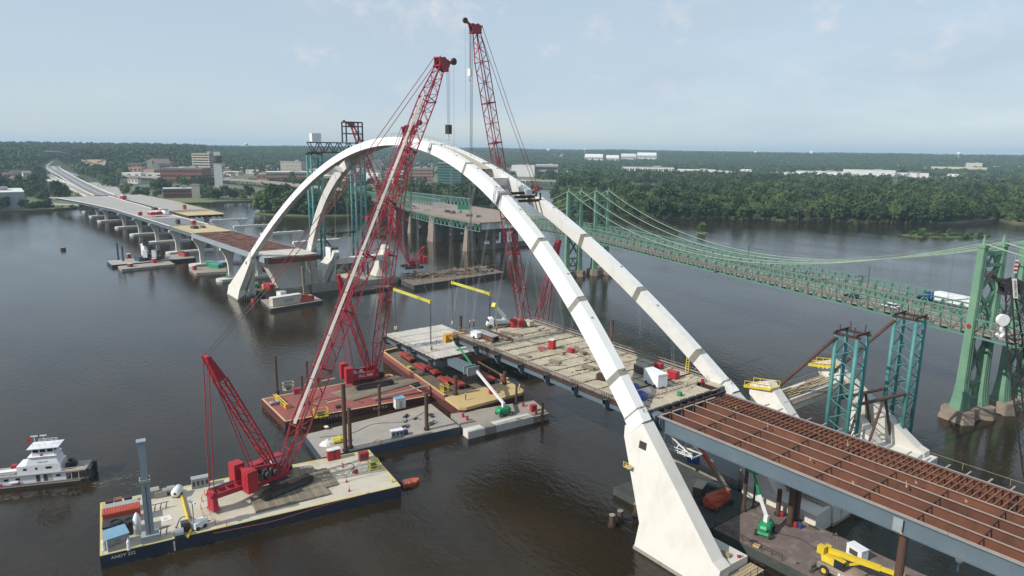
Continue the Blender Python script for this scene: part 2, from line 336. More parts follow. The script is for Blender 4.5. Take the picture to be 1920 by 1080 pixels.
# ================================================================ SETTING: water, land, hills
CFh = Vector((CF.x, CF.y, 0)).normalized(); CRh = Vector((CFh.y, -CFh.x, 0))
def pol(az, d): a = R(az); return CFh * (math.cos(a) * d) + CRh * (math.sin(a) * d)
def topol(x, y):
    a, b = x * CFh.x + y * CFh.y, x * CRh.x + y * CRh.y; return math.degrees(math.atan2(b, a)), math.hypot(a, b)
from mathutils import noise as mnoise
def sstep(a, b, x): t = max(0.0, min(1.0, (x - a) / (b - a))); return t * t * (3 - 2 * t)
ROAD = [W(205, 367, 12.5), W(165, 347, 11.5), W(132, 330, 11.5), W(106, 319, 13), W(100, 310, 17), W(116, 300, 24), W(131, 293.5, 32), W(118, 288.5, 40), W(96, 283, 49)]
def road_near(x, y):
    best = (1e9, 0)
    for a, b in zip(ROAD[:-1], ROAD[1:]):
        dx, dy = b.x - a.x, b.y - a.y; t = max(0, min(1, ((x - a.x) * dx + (y - a.y) * dy) / (dx * dx + dy * dy)))
        d = math.hypot(x - a.x - dx * t, y - a.y - dy * t)
        if d < best[0]: best = (d, a.z + (b.z - a.z) * t)
    return best
def th(x, y):                                                # land height
    az, d = topol(x, y)
    d0 = 1350 if az < -27 else (1350 + (az + 27) / 12 * 650 if az < -15 else (2000 + (az + 15) * 45 if az < 5 else 2900))
    n = mnoise.noise(Vector((x / 900, y / 900, 0.3)))
    n2 = mnoise.noise(Vector((x / 330, y / 330, 5.3)))
    h = 1.6 + sstep(d0 - 150, d0 + (900 if az < -24 else 2000), d) * (43.0 + 9 * n + 11 * n2) + 6.0 * sstep(4500, 9000, d)
    if d < 4000 and az < -22:
        rd, rz_ = road_near(x, y)
        if rd < 190: k = sstep(60, 190, rd); h = min(h, (rz_ - 4.0) * (1 - k) + h * k)
    return h
def add_water():
    m = bpy.data.materials.new('river_water'); m.use_nodes = True; t = m.node_tree; t.nodes.clear(); N = t.nodes.new; L = t.links.new
    out = N('ShaderNodeOutputMaterial'); b = N('ShaderNodeBsdfPrincipled'); L(b.outputs[0], out.inputs[0])
    b.inputs['IOR'].default_value = 1.333; b.inputs['Specular IOR Level'].default_value = 0.5
    geo = N('ShaderNodeNewGeometry')
    def noise_(sc, st, det=3, rot=0.5):
        mp = N('ShaderNodeMapping'); mp.inputs['Scale'].default_value = st; mp.inputs['Rotation'].default_value = (0, 0, rot); L(geo.outputs['Position'], mp.inputs[0])
        n = N('ShaderNodeTexNoise'); n.inputs['Scale'].default_value = sc; n.inputs['Detail'].default_value = det; n.inputs['Roughness'].default_value = 0.55; L(mp.outputs[0], n.inputs['Vector']); return n.outputs['Fac']
    big = noise_(0.012, (1, 3.0, 1), 4, 0.15); mud = noise_(0.03, (1, 2.2, 1), 5, 0.3)
    r = N('ShaderNodeValToRGB'); r.color_ramp.elements[0].position = 0.35; r.color_ramp.elements[1].position = 0.68
    r.color_ramp.elements[0].color = (0.018, 0.013, 0.007, 1); r.color_ramp.elements[1].color = (0.033, 0.024, 0.013, 1)
    L(mud, r.inputs[0]); L(r.outputs[0], b.inputs['Base Color'])
    rr = N('ShaderNodeMapRange'); rr.inputs[1].default_value = 0.3; rr.inputs[2].default_value = 0.75; rr.inputs[3].default_value = 0.02; rr.inputs[4].default_value = 0.09
    L(big, rr.inputs[0]); L(rr.outputs[0], b.inputs['Roughness'])
    def mul(a, k):
        q = N('ShaderNodeMath'); q.operation = 'MULTIPLY'; L(a, q.inputs[0])
        if isinstance(k, float): q.inputs[1].default_value = k
        else: L(k, q.inputs[1])
        return q.outputs[0]
    def add(a, c): q = N('ShaderNodeMath'); q.operation = 'ADD'; L(a, q.inputs[0]); L(c, q.inputs[1]); return q.outputs[0]
    amp = N('ShaderNodeMapRange'); amp.inputs[1].default_value = 0.3; amp.inputs[2].default_value = 0.7; amp.inputs[3].default_value = 0.45; amp.inputs[4].default_value = 1.2; L(big, amp.inputs[0])
    hgt = add(mul(noise_(0.42, (1, 1.9, 1), 3, 0.5), 1.0), mul(noise_(1.7, (1, 1.6, 1), 2, 0.9), 0.32))
    hgt = mul(hgt, amp.outputs[0])
    bp = N('ShaderNodeBump'); bp.inputs['Strength'].default_value = 0.22; bp.inputs['Distance'].default_value = 0.5; L(hgt, bp.inputs['Height']); L(bp.outputs[0], b.inputs['Normal'])
    o = MB().quad(*[p + Vector((0, 0, 0)) for p in (pol(-135, 1400), pol(135, 1400), pol(85, 14500), pol(45, 14500), pol(0, 14500), pol(-45, 14500), pol(-85, 14500))]).build('river_water', m)
    o['kind'] = 'structure'; o['label'] = 'wide muddy brown river with fine ripples'
add_water()
def land(name, pts, mt, z=1.6, label=None):
    o = MB().prism([(p[0], p[1]) for p in pts], -1.5, z).build(name, mt); o['kind'] = 'structure'
    if label: o['label'] = label
    return o
P2 = lambda *l: [W(u, v, 0.8) for u, v in l]
MAIN = [Vector((860, 2500, 0)), Vector((838, 250, 0))] + P2((0, 396), (60, 394), (100, 392.5), (135, 391), (165, 388), (250, 381.5), (391, 379.5), (480, 377), (600, 368), (700, 361), (830, 351), (960, 342), (1068, 338))
RIGHT = P2((1068, 338), (1062, 346), (1044, 370), (1034, 388), (1046, 400), (1090, 402), (1130, 400), (1190, 405), (1250, 408), (1400, 411), (1600, 415.5), (1760, 418), (1850, 414), (1872, 411), (1900, 419), (2050, 424)) + [pol(52, 640), pol(80, 640)]
land('land', MAIN + [pol(4.8, 14000), pol(-30, 14000), pol(-80, 14000)], 'ground', label='flat green bank with streets and trees across the river')
land('floodplain', RIGHT + [pol(85, 14000), pol(40, 14000), pol(4.8, 14000)], 'ground', label='low wooded shore on the far side of the river')
ISLE = P2((478, 400), (530, 403), (583, 404.5), (650, 404), (700, 402), (770, 394), (850, 389), (905, 386), (936, 384), (944, 378), (930, 368), (800, 366), (640, 376), (500, 389))
land('island', ISLE, 'grass', 1.0, 'low grassy island with woods')
def grass_patch(name, px, z, mt='grass'):
    o = MB().prism([tuple(W(u, v, z))[:2] for u, v in px], z - 1.0, z).build(name, mt); o['kind'] = 'structure'; return o
grass_patch('lawn', [(80, 372), (148, 357), (178, 371), (135, 378)], 1.75)
grass_patch('lawn', [(40, 372), (90, 376), (140, 384), (155, 388), (100, 391), (60, 386)], 1.72)
grass_patch('lawn', [(270, 356), (300, 366), (350, 372), (385, 374), (400, 379), (330, 380), (250, 366)], 1.70)
grass_patch('lawn', [(1150, 344), (1290, 347), (1300, 353), (1230, 360), (1190, 357)], 1.74)
grass_patch('meadow', [(1875, 404), (1925, 405), (1990, 409), (1990, 418), (1900, 416)], 1.78, 'dirt_orange')
# hills
mb = MB(); AZN, DN = 200, 90
ds = [1150 * (12500 / 1150) ** (k / (DN - 1)) for k in range(DN)]
for k in range(DN):
    for i in range(AZN):
        p = pol(-62 + 124 * i / (AZN - 1), ds[k]); mb.v.append((p.x, p.y, th(p.x, p.y) - (1.2 if th(p.x, p.y) < 3 else 0)))
for k in range(DN - 1):
    for i in range(AZN - 1):
        a = k * AZN + i; mb.f.append((a, a + 1, a + AZN + 1, a + AZN))
o = mb.build('hills', 'forest_floor', smooth=True); o['kind'] = 'structure'; o['label'] = 'low wooded bluffs rising behind the town'
def ribbon(name, pts, w, mt, dz=0.0, th_=0.4, label=None, kind='structure'):
    mb = MB(); pts = [V3(p) for p in pts]; L_, R_ = [], []
    for i, p in enumerate(pts):
        d = (pts[min(i + 1, len(pts) - 1)] - pts[max(i - 1, 0)]); d.z = 0; d.normalize(); s = Vector((-d.y, d.x, 0)); ww = w[i] if isinstance(w, (list, tuple)) else w
        L_.append(p + s * ww / 2); R_.append(p - s * ww / 2)
    up = Vector((0, 0, dz))
    loops = [[l + up, r + up, r + up - Vector((0, 0, th_)), l + up - Vector((0, 0, th_))] for l, r in zip(L_, R_)]
    mb.loft(loops); o = mb.build(name, mt)
    if kind: o['kind'] = kind
    if label: o['label'] = label
    return o
def smooth_path(pts, n=6):
    pts = [V3(p) for p in pts]; out = []
    for i in range(len(pts) - 1):
        p0, p1, p2, p3 = pts[max(0, i - 1)], pts[i], pts[i + 1], pts[min(len(pts) - 1, i + 2)]
        for k in range(n):
            t = k / n; out.append(0.5 * ((2 * p1) + (p2 - p0) * t + (2 * p0 - 5 * p1 + 4 * p2 - p3) * t * t + (3 * p1 - p0 - 3 * p2 + p3) * t ** 3))
    return out + [pts[-1]]
SR = smooth_path(ROAD[2:], 6)
ribbon('freeway', SR, 26, 'road_pale', 0.6, 3.0, 'freeway climbing the bluff in a long curve')
ribbon('road', smooth_path([W(72, 327, 4), W(80, 312, 12), W(100, 304, 19), W(122, 296, 27)]), 16, 'asphalt', 0.8, 1.0)
for pts, w, mt in ([[W(75, 332, 2), W(40, 345, 2), W(60, 358, 2), W(110, 372, 2), W(150, 379, 2)], 14, 'road_pale'],
                   [[W(40, 378, 2), W(80, 381, 2), W(120, 383, 2), W(160, 384, 2)], 10, 'road_pale'],
                   [[W(215, 352, 2), W(260, 345, 2), W(320, 341, 2), W(420, 338, 2)], 16, 'asphalt'],
                   [[W(250, 360, 2), W(300, 350, 2), W(380, 345, 2)], 12, 'asphalt'],
                   [[W(1120, 342, 2), W(1230, 346, 2), W(1300, 352, 2)], 12, 'road_pale'],
                   [[W(40, 353, 2), W(90, 352, 2), W(160, 356, 2)], 40, 'asphalt'],
                   [[W(10, 382, 2), W(50, 384, 2), W(80, 386, 2)], 26, 'road_pale']):
    ribbon('road', smooth_path(pts), w, mt, -0.02, 1.0)
ribbon('dirt_cut', [W(185, 312, 24), W(178, 304, 27), W(172, 297, 31), W(150, 291, 36)], [20, 42, 50, 30], 'dirt_orange', 1.5, 3.0)
ribbon('dirt_cut', [W(130, 331, 4), W(150, 320, 9), W(160, 308, 16)], [40, 60, 40], 'dirt_orange', 0.4, 2.0)
ribbon('dirt_cut', [W(50, 332, 2.2), W(75, 334, 2.2), W(92, 340, 2.2)], [40, 60, 50], 'dirt_orange', 0.0, 1.0)
KEEP = []
def inpoly(p, poly):
    c = False; j = len(poly) - 1
    for i in range(len(poly)):
        if (poly[i].y > p.y) != (poly[j].y > p.y) and p.x < (poly[j].x - poly[i].x) * (p.y - poly[i].y) / (poly[j].y - poly[i].y) + poly[i].x: c = not c
        j = i
    return c
def G(u, v):                                                 # where the line of sight meets the land
    d = ray(u, v); hd = math.hypot(d.x, d.y); s = 700.0
    while s < 9000:
        p = CAM + d * (s / hd)
        if p.z <= th(p.x, p.y): return Vector((p.x, p.y, th(p.x, p.y)))
        s *= 1.004
    return None
def kept(x, y):
    for a, b, r in KEEP:
        if (x - a) ** 2 + (y - b) ** 2 < r * r: return True
    return False
# ================================================================ TOWN
VIEW = math.atan2(CFh.y, CFh.x)
def bld(name, x0, x1, yb, yt, label, walls, roof='roof_gray', depth=None, turn=0.0, floors=0, cols=0, win='glass', cat='building', zb=2.0, front_bands=True, group=None, hip=False):
    xc = (x0 + x1) / 2; p = W(xc, yb, zb)
    if zb > 5:
        p = G(xc, yb) or p; zb = p.z
    az, d = topol(p.x, p.y); k = d / FPX / math.cos(R(az)) * math.cos(R(az))
    wd_ = (x1 - x0) * (p - CAM).dot(CF) / FPX; h = max(3.0, zat(p, yt) - zb); dp = depth or wd_ * 0.6
    rz = VIEW - math.pi / 2 - R(az) + R(turn)
    t = thing(name, label, cat, (p.x, p.y, zb - 0.6), group, local=True, rz=rz); t.location = (p.x, p.y, zb - 0.6)
    c = abs(math.cos(R(turn))) + dp / max(wd_, 1) * abs(math.sin(R(turn))); w_ = wd_ / c if turn else wd_
    KEEP.append((p.x, p.y, max(w_, dp) * 0.72 + 4)); fd = Vector((p.x, p.y, 0)).normalized(); KEEP.append((p.x - fd.x * 40, p.y - fd.y * 40, w_ * .5 + 4))
    off = Vector((0, 0, 0))
    MB().box((0, dp / 2, 0), (w_, dp, h + 0.6)).build('wall', walls, t, off)
    if hip: MB().loft([[(-w_ / 2 - .4, -.4, h + .6), (w_ / 2 + .4, -.4, h + .6), (w_ / 2 + .4, dp + .4, h + .6), (-w_ / 2 - .4, dp + .4, h + .6)], [(-w_ / 2 + 1, dp / 2 - .1, h + .6 + dp * .32), (w_ / 2 - 1, dp / 2 - .1, h + .6 + dp * .32), (w_ / 2 - 1, dp / 2 + .1, h + .6 + dp * .32), (-w_ / 2 + 1, dp / 2 + .1, h + .6 + dp * .32)]]).build('roof', roof, t, off)
    else:
        r_ = MB().box((0, dp / 2, h + 0.6), (w_ + 0.5, dp + 0.5, 0.7)).build('roof', roof, t, off)
        if w_ > 14: MB().box((w_ * .18, dp * .55, h + 1.3), (w_ * .16, dp * .25, min(3.0, h * .2 + 1))).build('roof_unit', 'stone_gray', r_, off)
    if floors:
        fh = h / (floors + 0.3)
        for f in range(floors):
            z = 0.6 + fh * (f + 0.45); b = MB()
            if cols:
                cw = w_ / cols
                for c_ in range(cols): b.box((-w_ / 2 + cw * (c_ + .5), -.08, z), (cw * .56, .3, fh * .5))
                cs = max(1, int(dp / cw))
                for s_ in (-1, 1):
                    for c_ in range(cs): b.box((s_ * (w_ / 2 + .08), dp / cs * (c_ + .5), z), (.3, dp / cs * .56, fh * .5))
            else:
                b.box((0, -.08, z), (w_ * .94, .3, fh * .48))
                for s_ in (-1, 1): b.box((s_ * (w_ / 2 + .08), dp / 2, z), (.3, dp * .92, fh * .48))
            b.build('window_row', win, t, off, kind='stuff')
    return t
bld('office_tower', 356, 402, 341, 288, 'tall cream and dark gray office block with banded windows in the town', 'stone_cream', floors=11, depth=34, turn=-38)
t = bld('slab_tower', 404, 418, 353, 306, 'slender white tower with dark cap beside the office block', 'wall_white', depth=9, cat='tower')
hh = zat(t.location, 306); zt = zat(t.location, 292)
MB().lathe((0, 4.5, hh - 1.0), [(5.0, 0), (6.8, 2.5), (6.8, zt - hh - 1), (5.5, zt - hh)], 10).build('cap', 'dark_machine', t, (0, 0, 0))
MB().box((0, 4.5, zt - 1.2), (9, 7, 5.5)).build('lantern', 'wall_white', t, (0, 0, 0))
bld('brick_block', 298, 384, 344, 316, 'broad red brick block below the office tower', 'brick', floors=3, cols=18, depth=46, turn=-20)
bld('low_hall', 310, 362, 371, 354, 'long low brick building with pale flat roof by the far shore', 'brick', 'roof_white', floors=2, cols=14, depth=18)
bld('stair_tower', 361, 375, 371, 347, 'square cream tower at the end of the low brick building', 'stone_cream', depth=11, cat='tower')
t = bld('church', 284, 318, 322, 307, 'gray stone church with pale square bell tower on the hillside', 'stone_gray', 'roof_brown', depth=30, cat='church', zb=18, hip=True, floors=1, cols=7)
w_ = (W(284, 322, 18) - W(318, 322, 18)).length
MB().box((-w_ / 2 - 4, 4, 0), (9, 9, zat(t.location, 295) - 17)).build('bell_tower', 'stone_cream', t, (0, 0, 0))
MB().loft([[(-w_ / 2, 0, 0), (-w_ / 2 + 14, 0, 0), (-w_ / 2 + 14, -8, 0), (-w_ / 2, -8, 0)], [(-w_ / 2, 0, 12), (-w_ / 2 + 14, 0, 12), (-w_ / 2 + 14, -8, 12), (-w_ / 2, -8, 12)], [(-w_ / 2 + 6.9, 0, 20), (-w_ / 2 + 7.1, 0, 20), (-w_ / 2 + 7.1, -8, 20), (-w_ / 2 + 6.9, -8, 20)]]).build('gable', 'stone_cream', t, (0, 0, 0))
bld('hotel_block', 523, 569, 325, 303, 'tan slab hotel with vertical window strips left of the teal towers', 'stone_cream', floors=8, cols=16, depth=26, turn=-28)
bld('brick_store', 502, 582, 339, 323, 'long pink brick building with white parapet in front of the tan hotel', 'brick_pink', 'roof_white', floors=2, cols=20, depth=40)
bld('glass_office', 812, 872, 349, 306, 'green glass office building seen beneath the crown of the arch', 'glass_green', 'stone_gray', floors=8, depth=34, turn=-32)
bld('clinic_block', 698, 716, 319, 301, 'small blue gray office building seen through the arch', 'stone_gray', floors=5, cols=8, depth=20)
bld('arena', 959, 1002, 331, 311, 'big white windowless hall wall beyond the channel bridge', 'wall_white', 'roof_white', depth=60)
bld('glass_hall', 1004, 1046, 331, 310, 'gray hall with a glazed front beside the white hall', 'stone_gray', 'roof_white', floors=2, depth=60)
bld('brick_row', 645, 690, 345, 326, 'pink brick block left of the front crane boom', 'brick_pink', floors=3, cols=14, depth=30, turn=15)
bld('brick_row', 720, 748, 340, 322, 'pink brick block behind the crane boom', 'brick_pink', floors=3, cols=9, depth=30)
bld('brick_row', 765, 812, 342, 316, 'pale brick block left of the green glass office', 'brick_pink', floors=4, cols=14, depth=26)
bld('brick_row', 586, 640, 342, 330, 'low pale commercial block between the teal towers', 'stone_cream', 'roof_white', floors=1, cols=10, depth=30)
bld('warehouse', -60, 38, 392, 362, 'gray warehouse with white roof at the left edge of the far bank', 'gray_box', 'roof_white', depth=70, floors=0)
bld('school', -30, 27, 330, 313, 'brick building among trees at the left edge of the photo', 'brick', floors=3, cols=12, depth=30)
bld('brick_row', 20, 40, 336, 326, 'small brown house block on the left bank', 'brick', 'roof_brown', depth=20, hip=True)
bld('factory', 1166, 1262, 328, 314, 'long pale factory building behind the woods', 'wall_white', 'roof_gray', floors=2, cols=20, depth=60)
bld('factory', 1270, 1340, 329, 319, 'low white factory shed right of the long pale factory', 'wall_white', 'roof_white', depth=60)
for i, (a, b, yb, yt, lab) in enumerate(((1446, 1490, 332, 325, 'low white industrial shed, leftmost of the row beyond the woods'), (1494, 1580, 333, 323, 'long white industrial shed in the row beyond the woods'), (1584, 1672, 332, 320, 'longest white industrial shed in the row beyond the woods'), (1680, 1736, 333, 326, 'low gray industrial shed at the right end of the row'))):
    bld('industrial_shed', a, b, yb, yt, lab, 'wall_white', 'roof_white', depth=90, group='industrial sheds beyond the woods')
bld('campus_block', 1752, 1840, 324, 314, 'cream campus building on the right horizon', 'stone_cream', 'roof_white', floors=1, cols=20, depth=50, zb=20)
bld('campus_block', 1812, 1838, 318, 306, 'taller cream campus building behind the long one on the right', 'stone_cream', 'roof_white', depth=40, zb=30)
for i, (a, b, yb, yt) in enumerate(((1096, 1130, 305, 294), (1136, 1160, 305, 296), (1164, 1192, 303, 293), (1194, 1230, 303, 291))):
    bld('apartment_block', a, b, yb, yt, ['white gabled apartment block on the ridge, leftmost of four', 'small white apartment block on the ridge, second of four', 'white apartment block on the ridge, third of four', 'tall white apartment block on the ridge, rightmost of four'][i], 'wall_white', 'roof_white', depth=40, zb=36, floors=2, cols=8, hip=True)
bld('shed', 1270, 1290, 374, 362, 'small pale farm shed in the woods on the right bank', 'wall_white', 'roof_white', depth=20)
bld('shed', 1296, 1318, 372, 362, 'small white building with flat roof in the woods', 'wall_white', 'roof_white', depth=20)
bld('shed', 1330, 1352, 370, 360, 'white cottage in the woods on the right bank', 'wall_white', 'roof_white', depth=18)
bld('marina_hall', 1072, 1102, 381, 371, 'low white hall behind the old bridge towers', 'wall_white', 'roof_white', depth=22)
bld('marina_hall', 1122, 1160, 382, 372, 'low brown roofed hall behind the old bridge towers', 'stone_cream', 'roof_brown', depth=22)
# water towers on the skyline
for u, v, r, lab in ((462, 270, 10, 'white water tower on the horizon above the town'), (1028, 281, 10, 'round white water tower right of the tallest crane'), (1097, 280, 8, 'white water tower, second right of the tallest crane'), (1417, 285, 8, 'faint white water tower above the long white sheds'), (1522, 286, 10, 'white water tower above the right woods'), (1798, 288, 11, 'white water tower nearest the right edge')):
    p = Wd(u, v, 4300); s = r
    t = thing('water_tower', lab, 'water tower', (p.x, p.y, th(p.x, p.y)), 'water towers on the skyline')
    MB().lathe((p.x, p.y, p.z), [(s * .25, -s * .9), (s * .8, -s * .55), (s, 0), (s * .8, s * .45), (s * .2, s * .75)], 12).build('tank', 'wall_white', t, smooth=True)
    MB().tube((p.x, p.y, th(p.x, p.y) - 2), (p.x, p.y, p.z - s * .8), s * .22, 8, s * .16).build('stem', 'wall_white', t)
# lattice pylons
for u, vb, vt, lab in ((1675, 372, 322, 'tall lattice power pylon in the right woods, nearest of three'), (1700, 352, 322, 'lattice power pylon in the right woods, middle of three'), (1720, 342, 322, 'lattice power pylon in the right woods, farthest of three')):
    p = W(u, vb, 2); h = zat(p, vt); t = thing('power_pylon', lab, 'pylon', (p.x, p.y, 2), 'power pylons')
    mb = MB(); lattice(mb, (p.x, p.y, 1.5), (p.x, p.y, h), 8, 8, 1.5, 1.5, (1, 0, 0), 7, .25, .16); mb.build('lattice_mast', 'steel_light', t)
    mb = MB()
    for k in (0.95, 0.82, 0.70): mb.beam((p.x - CRh.x * 6, p.y - CRh.y * 6, h * k), (p.x + CRh.x * 6, p.y + CRh.y * 6, h * k), .5)
    mb.build('cross_arm', 'steel_light', t)
LANDS = (MAIN + [pol(4.8, 14000), pol(-30, 14000), pol(-80, 14000)], RIGHT + [pol(85, 14000), pol(40, 14000), pol(4.8, 14000)])
# small houses and stores scattered through the town
rnd = random.Random(5)
def house_proto(nm, w, d, h, wallm, roofm, gable):
    t = thing(nm, '', 'house', (0, 0, -500), local=True)
    wl = MB().box((0, 0, -1), (w, d, h + 1)).build('wall', wallm, t, (0, 0, 0))
    b = MB()
    for i in range(3): b.box((-w / 2 + w * (i + .5) / 3, -d / 2 - .03, h * .35), (w * .14, .12, h * .35))
    b.build('windows', 'glass', wl, (0, 0, 0), kind='stuff')
    if gable: MB().loft([[(-w / 2 - .4, -d / 2 - .5, h), (w / 2 + .4, -d / 2 - .5, h), (w / 2 + .4, d / 2 + .5, h), (-w / 2 - .4, d / 2 + .5, h)], [(-w / 2 - .4, -.05, h + d * .38), (w / 2 + .4, -.05, h + d * .38), (w / 2 + .4, .05, h + d * .38), (-w / 2 - .4, .05, h + d * .38)]]).build('roof', roofm, t, (0, 0, 0))
    else: MB().box((0, 0, h), (w + .6, d + .6, .6)).build('roof', roofm, t, (0, 0, 0))
    return t
protos = [house_proto('house', 13, 10, 6, 'wall_white', 'roof_gray', True), house_proto('house', 16, 11, 6.5, 'wall_white', 'roof_brown', True), house_proto('house', 14, 10, 6, 'brick', 'roof_brown', True),
          house_proto('store', 34, 22, 7, 'stone_cream', 'roof_white', False), house_proto('store', 30, 20, 9, 'brick', 'roof_gray', False), house_proto('store', 46, 24, 6, 'wall_white', 'roof_white', False), house_proto('store', 26, 22, 10, 'brick_pink', 'roof_gray', False)]
used = [0] * len(protos)
def put_house(k, u, v, z, lab, grp):
    p = G(u, v)
    if p is None: return
    zz = p.z
    if not (inpoly(p, LANDS[0]) or inpoly(p, LANDS[1])) or kept(p.x, p.y) or (topol(p.x, p.y)[0] < -22 and road_near(p.x, p.y)[0] < 45): return
    az = topol(p.x, p.y)[0]
    o = protos[k] if not used[k] else copy_tree(protos[k]); used[k] = 1
    o.location = (p.x, p.y, zz); o.rotation_euler = (0, 0, VIEW - math.pi / 2 - R(az) + R(rnd.choice((-35, -30, -25, 10, 55)))); o['label'] = lab; o['group'] = grp
    KEEP.append((p.x, p.y, 14 if k < 3 else 24)); fd = Vector((p.x, p.y, 0)).normalized()
    for g_ in (24, 48, 76): KEEP.append((p.x - fd.x * g_, p.y - fd.y * g_, 15 if k < 3 else 22))
for i in range(150):
    u = rnd.uniform(240, 800); v = rnd.choice((rnd.uniform(312, 336), rnd.uniform(318, 345)))
    put_house(rnd.choice((0, 1, 2, 3, 3, 4, 4, 5, 6, 6)), u, v, 2, 'small building in the town blocks across the river', 'small town buildings across the river')
for i in range(75):
    put_house(rnd.choice((0, 0, 1, 1)), rnd.uniform(660, 1130), rnd.uniform(292, 325), 20, 'small pale house on the wooded slope behind the town', 'houses on the wooded slope')
for i in range(60):
    put_house(rnd.choice((0, 1, 3, 5)), rnd.uniform(1340, 1920), rnd.uniform(312, 334), 3, 'small pale building in the strip beyond the right woods', 'pale buildings beyond the right woods')
for i in range(14):
    put_house(rnd.choice((0, 2, 1)), rnd.uniform(10, 110), rnd.uniform(330, 352), 2, 'small house on the left bank below the freeway', 'houses below the freeway')
# old concrete viaduct leading from the green bridge into town, with its bents
def viaduct(name, label, pts, w, zt, mt, n, pm='concrete_old'):
    q = smooth_path([W(u, v, z) for u, v, z in pts], 5); t = thing(name, label, 'bridge', (q[0].x, q[0].y, 0))
    o = ribbon('deck', q, w, mt, 0, 1.3, kind=None); o.parent = t; o.location = -V3(t.location)
    mb = MB()
    for sgn in (-1, 1):
        e = []
        for i, p in enumerate(q):
            d = q[min(i + 1, len(q) - 1)] - q[max(i - 1, 0)]; d.z = 0; d.normalize(); e.append(p + Vector((-d.y, d.x, 0)) * (sgn * w / 2) + Vector((0, 0, .45)))
        for a, b in zip(e[:-1], e[1:]): mb.beam(a, b, .4, .9)
    mb.build('parapet', pm, t)
    for i in range(n):
        p = q[int((i + .5) * (len(q) - 1) / n)]; d = q[min(int((i + .5) * (len(q) - 1) / n) + 1, len(q) - 1)] - p; d.z = 0; d.normalize(); s = Vector((-d.y, d.x, 0))
        b = MB(); b.beam(p - s * w * .45 - Vector((0, 0, 1.9)), p + s * w * .45 - Vector((0, 0, 1.9)), 1.4, 1.2)
        for k in (-.32, 0, .32): b.tube((p + s * w * k) - Vector((0, 0, 2.4)), (p.x + s.x * w * k, p.y + s.y * w * k, 0), .7, 7)
        b.build('bent', pm, t)
    for p in q: KEEP.append((p.x, p.y, w * .8))
    return t
viaduct('town_viaduct', 'old concrete viaduct running from the green bridge into the town', [(640, 357, 12), (575, 349, 11), (500, 341, 10), (430, 336.5, 9), (390, 334, 8)], 20, 9, 'road_tan', 14)
viaduct('ramp_bridge', 'pale ramp viaduct crossing behind the new freeway deck', [(325, 334.5, 9), (270, 331.5, 10), (225, 329, 10), (170, 327, 9)], 12, 9, 'road_pale', 9)
viaduct('channel_bridge', 'flat road bridge over the back channel of the river', [(970, 337.5, 8), (1020, 338.5, 9), (1078, 341, 8)], 16, 9, 'road_pale', 4)
viaduct('exit_ramp', 'curved white walled exit ramp beside the freeway', [(82, 337, 8), (103, 339.5, 9), (122, 345, 8.5), (141, 355, 6)], 11, 9, 'road_pale', 4, 'concrete')
viaduct('freeway_bridge', 'pale twin freeway bridge coming down from the bluff', [(103, 317, 14), (118, 326, 12.5), (140, 339, 12), (172, 356, 12), (196, 366, 12)], 19, 9, 'road_pale', 7, 'concrete')
viaduct('side_ramp', 'narrow pale ramp merging from the left onto the viaduct', [(90, 327, 10), (110, 338, 9), (144, 356, 9), (172, 369, 9.5)], 9, 9, 'road_pale', 5, 'concrete')
o = MB().prism([tuple(W(u, v, 3))[:2] for u, v in ((165, 341), (209, 341), (222, 353), (232, 366), (185, 366))], 1.6, 3.0).build('bridge_embankment', 'deck_concrete'); o['kind'] = 'structure'
# light poles along the new freeway
pole = thing('light_pole', '', 'light pole', (0, 0, 0), local=True)
MB().tube((0, 0, 0), (0, 0, 16), .22, 6, .12).build('mast', 'steel_light', pole, (0, 0, 0)); MB().beam((0, 0, 15.8), (2.6, 0, 16.2), .2).build('arm', 'steel_light', pole, (0, 0, 0))
for i, (u, v, z) in enumerate(((113, 371, 2), (93, 368, 2), (110, 340, 9), (133, 352, 9), (145, 340, 12), (172, 360, 12), (185, 352, 12), (220, 350, 3), (240, 360, 3), (265, 358, 2))):
    o = pole if i == 0 else copy_tree(pole); p = W(u, v, z); o.location = p; o.rotation_euler = (0, 0, rnd.uniform(0, 6)); o['label'] = 'slim gray light pole by the new freeway ramps'; o['group'] = 'light poles by the freeway ramps'

for e, w_ in ((-4.6, 6.5), (4.6, 6.5)):                       # darker lanes on the freeway bridge
    q = smooth_path([W(u, v, z) for u, v, z in ((103, 317, 14), (118, 326, 12.5), (140, 339, 12), (172, 356, 12), (196, 366, 12))], 5); off_ = []
    for i, p in enumerate(q): d = q[min(i + 1, len(q) - 1)] - q[max(i - 1, 0)]; d.z = 0; d.normalize(); off_.append(p + Vector((-d.y, d.x, 0)) * e + Vector((0, 0, .05)))
    ribbon('road', off_, w_, 'deck_dark', 0.0, .04)
    off_ = []
    for i, p in enumerate(SR): d = SR[min(i + 1, len(SR) - 1)] - SR[max(i - 1, 0)]; d.z = 0; d.normalize(); off_.append(p + Vector((-d.y, d.x, 0)) * e * 1.4 + Vector((0, 0, .65)))
    ribbon('road', off_, w_, 'deck_dark', 0.0, .04)
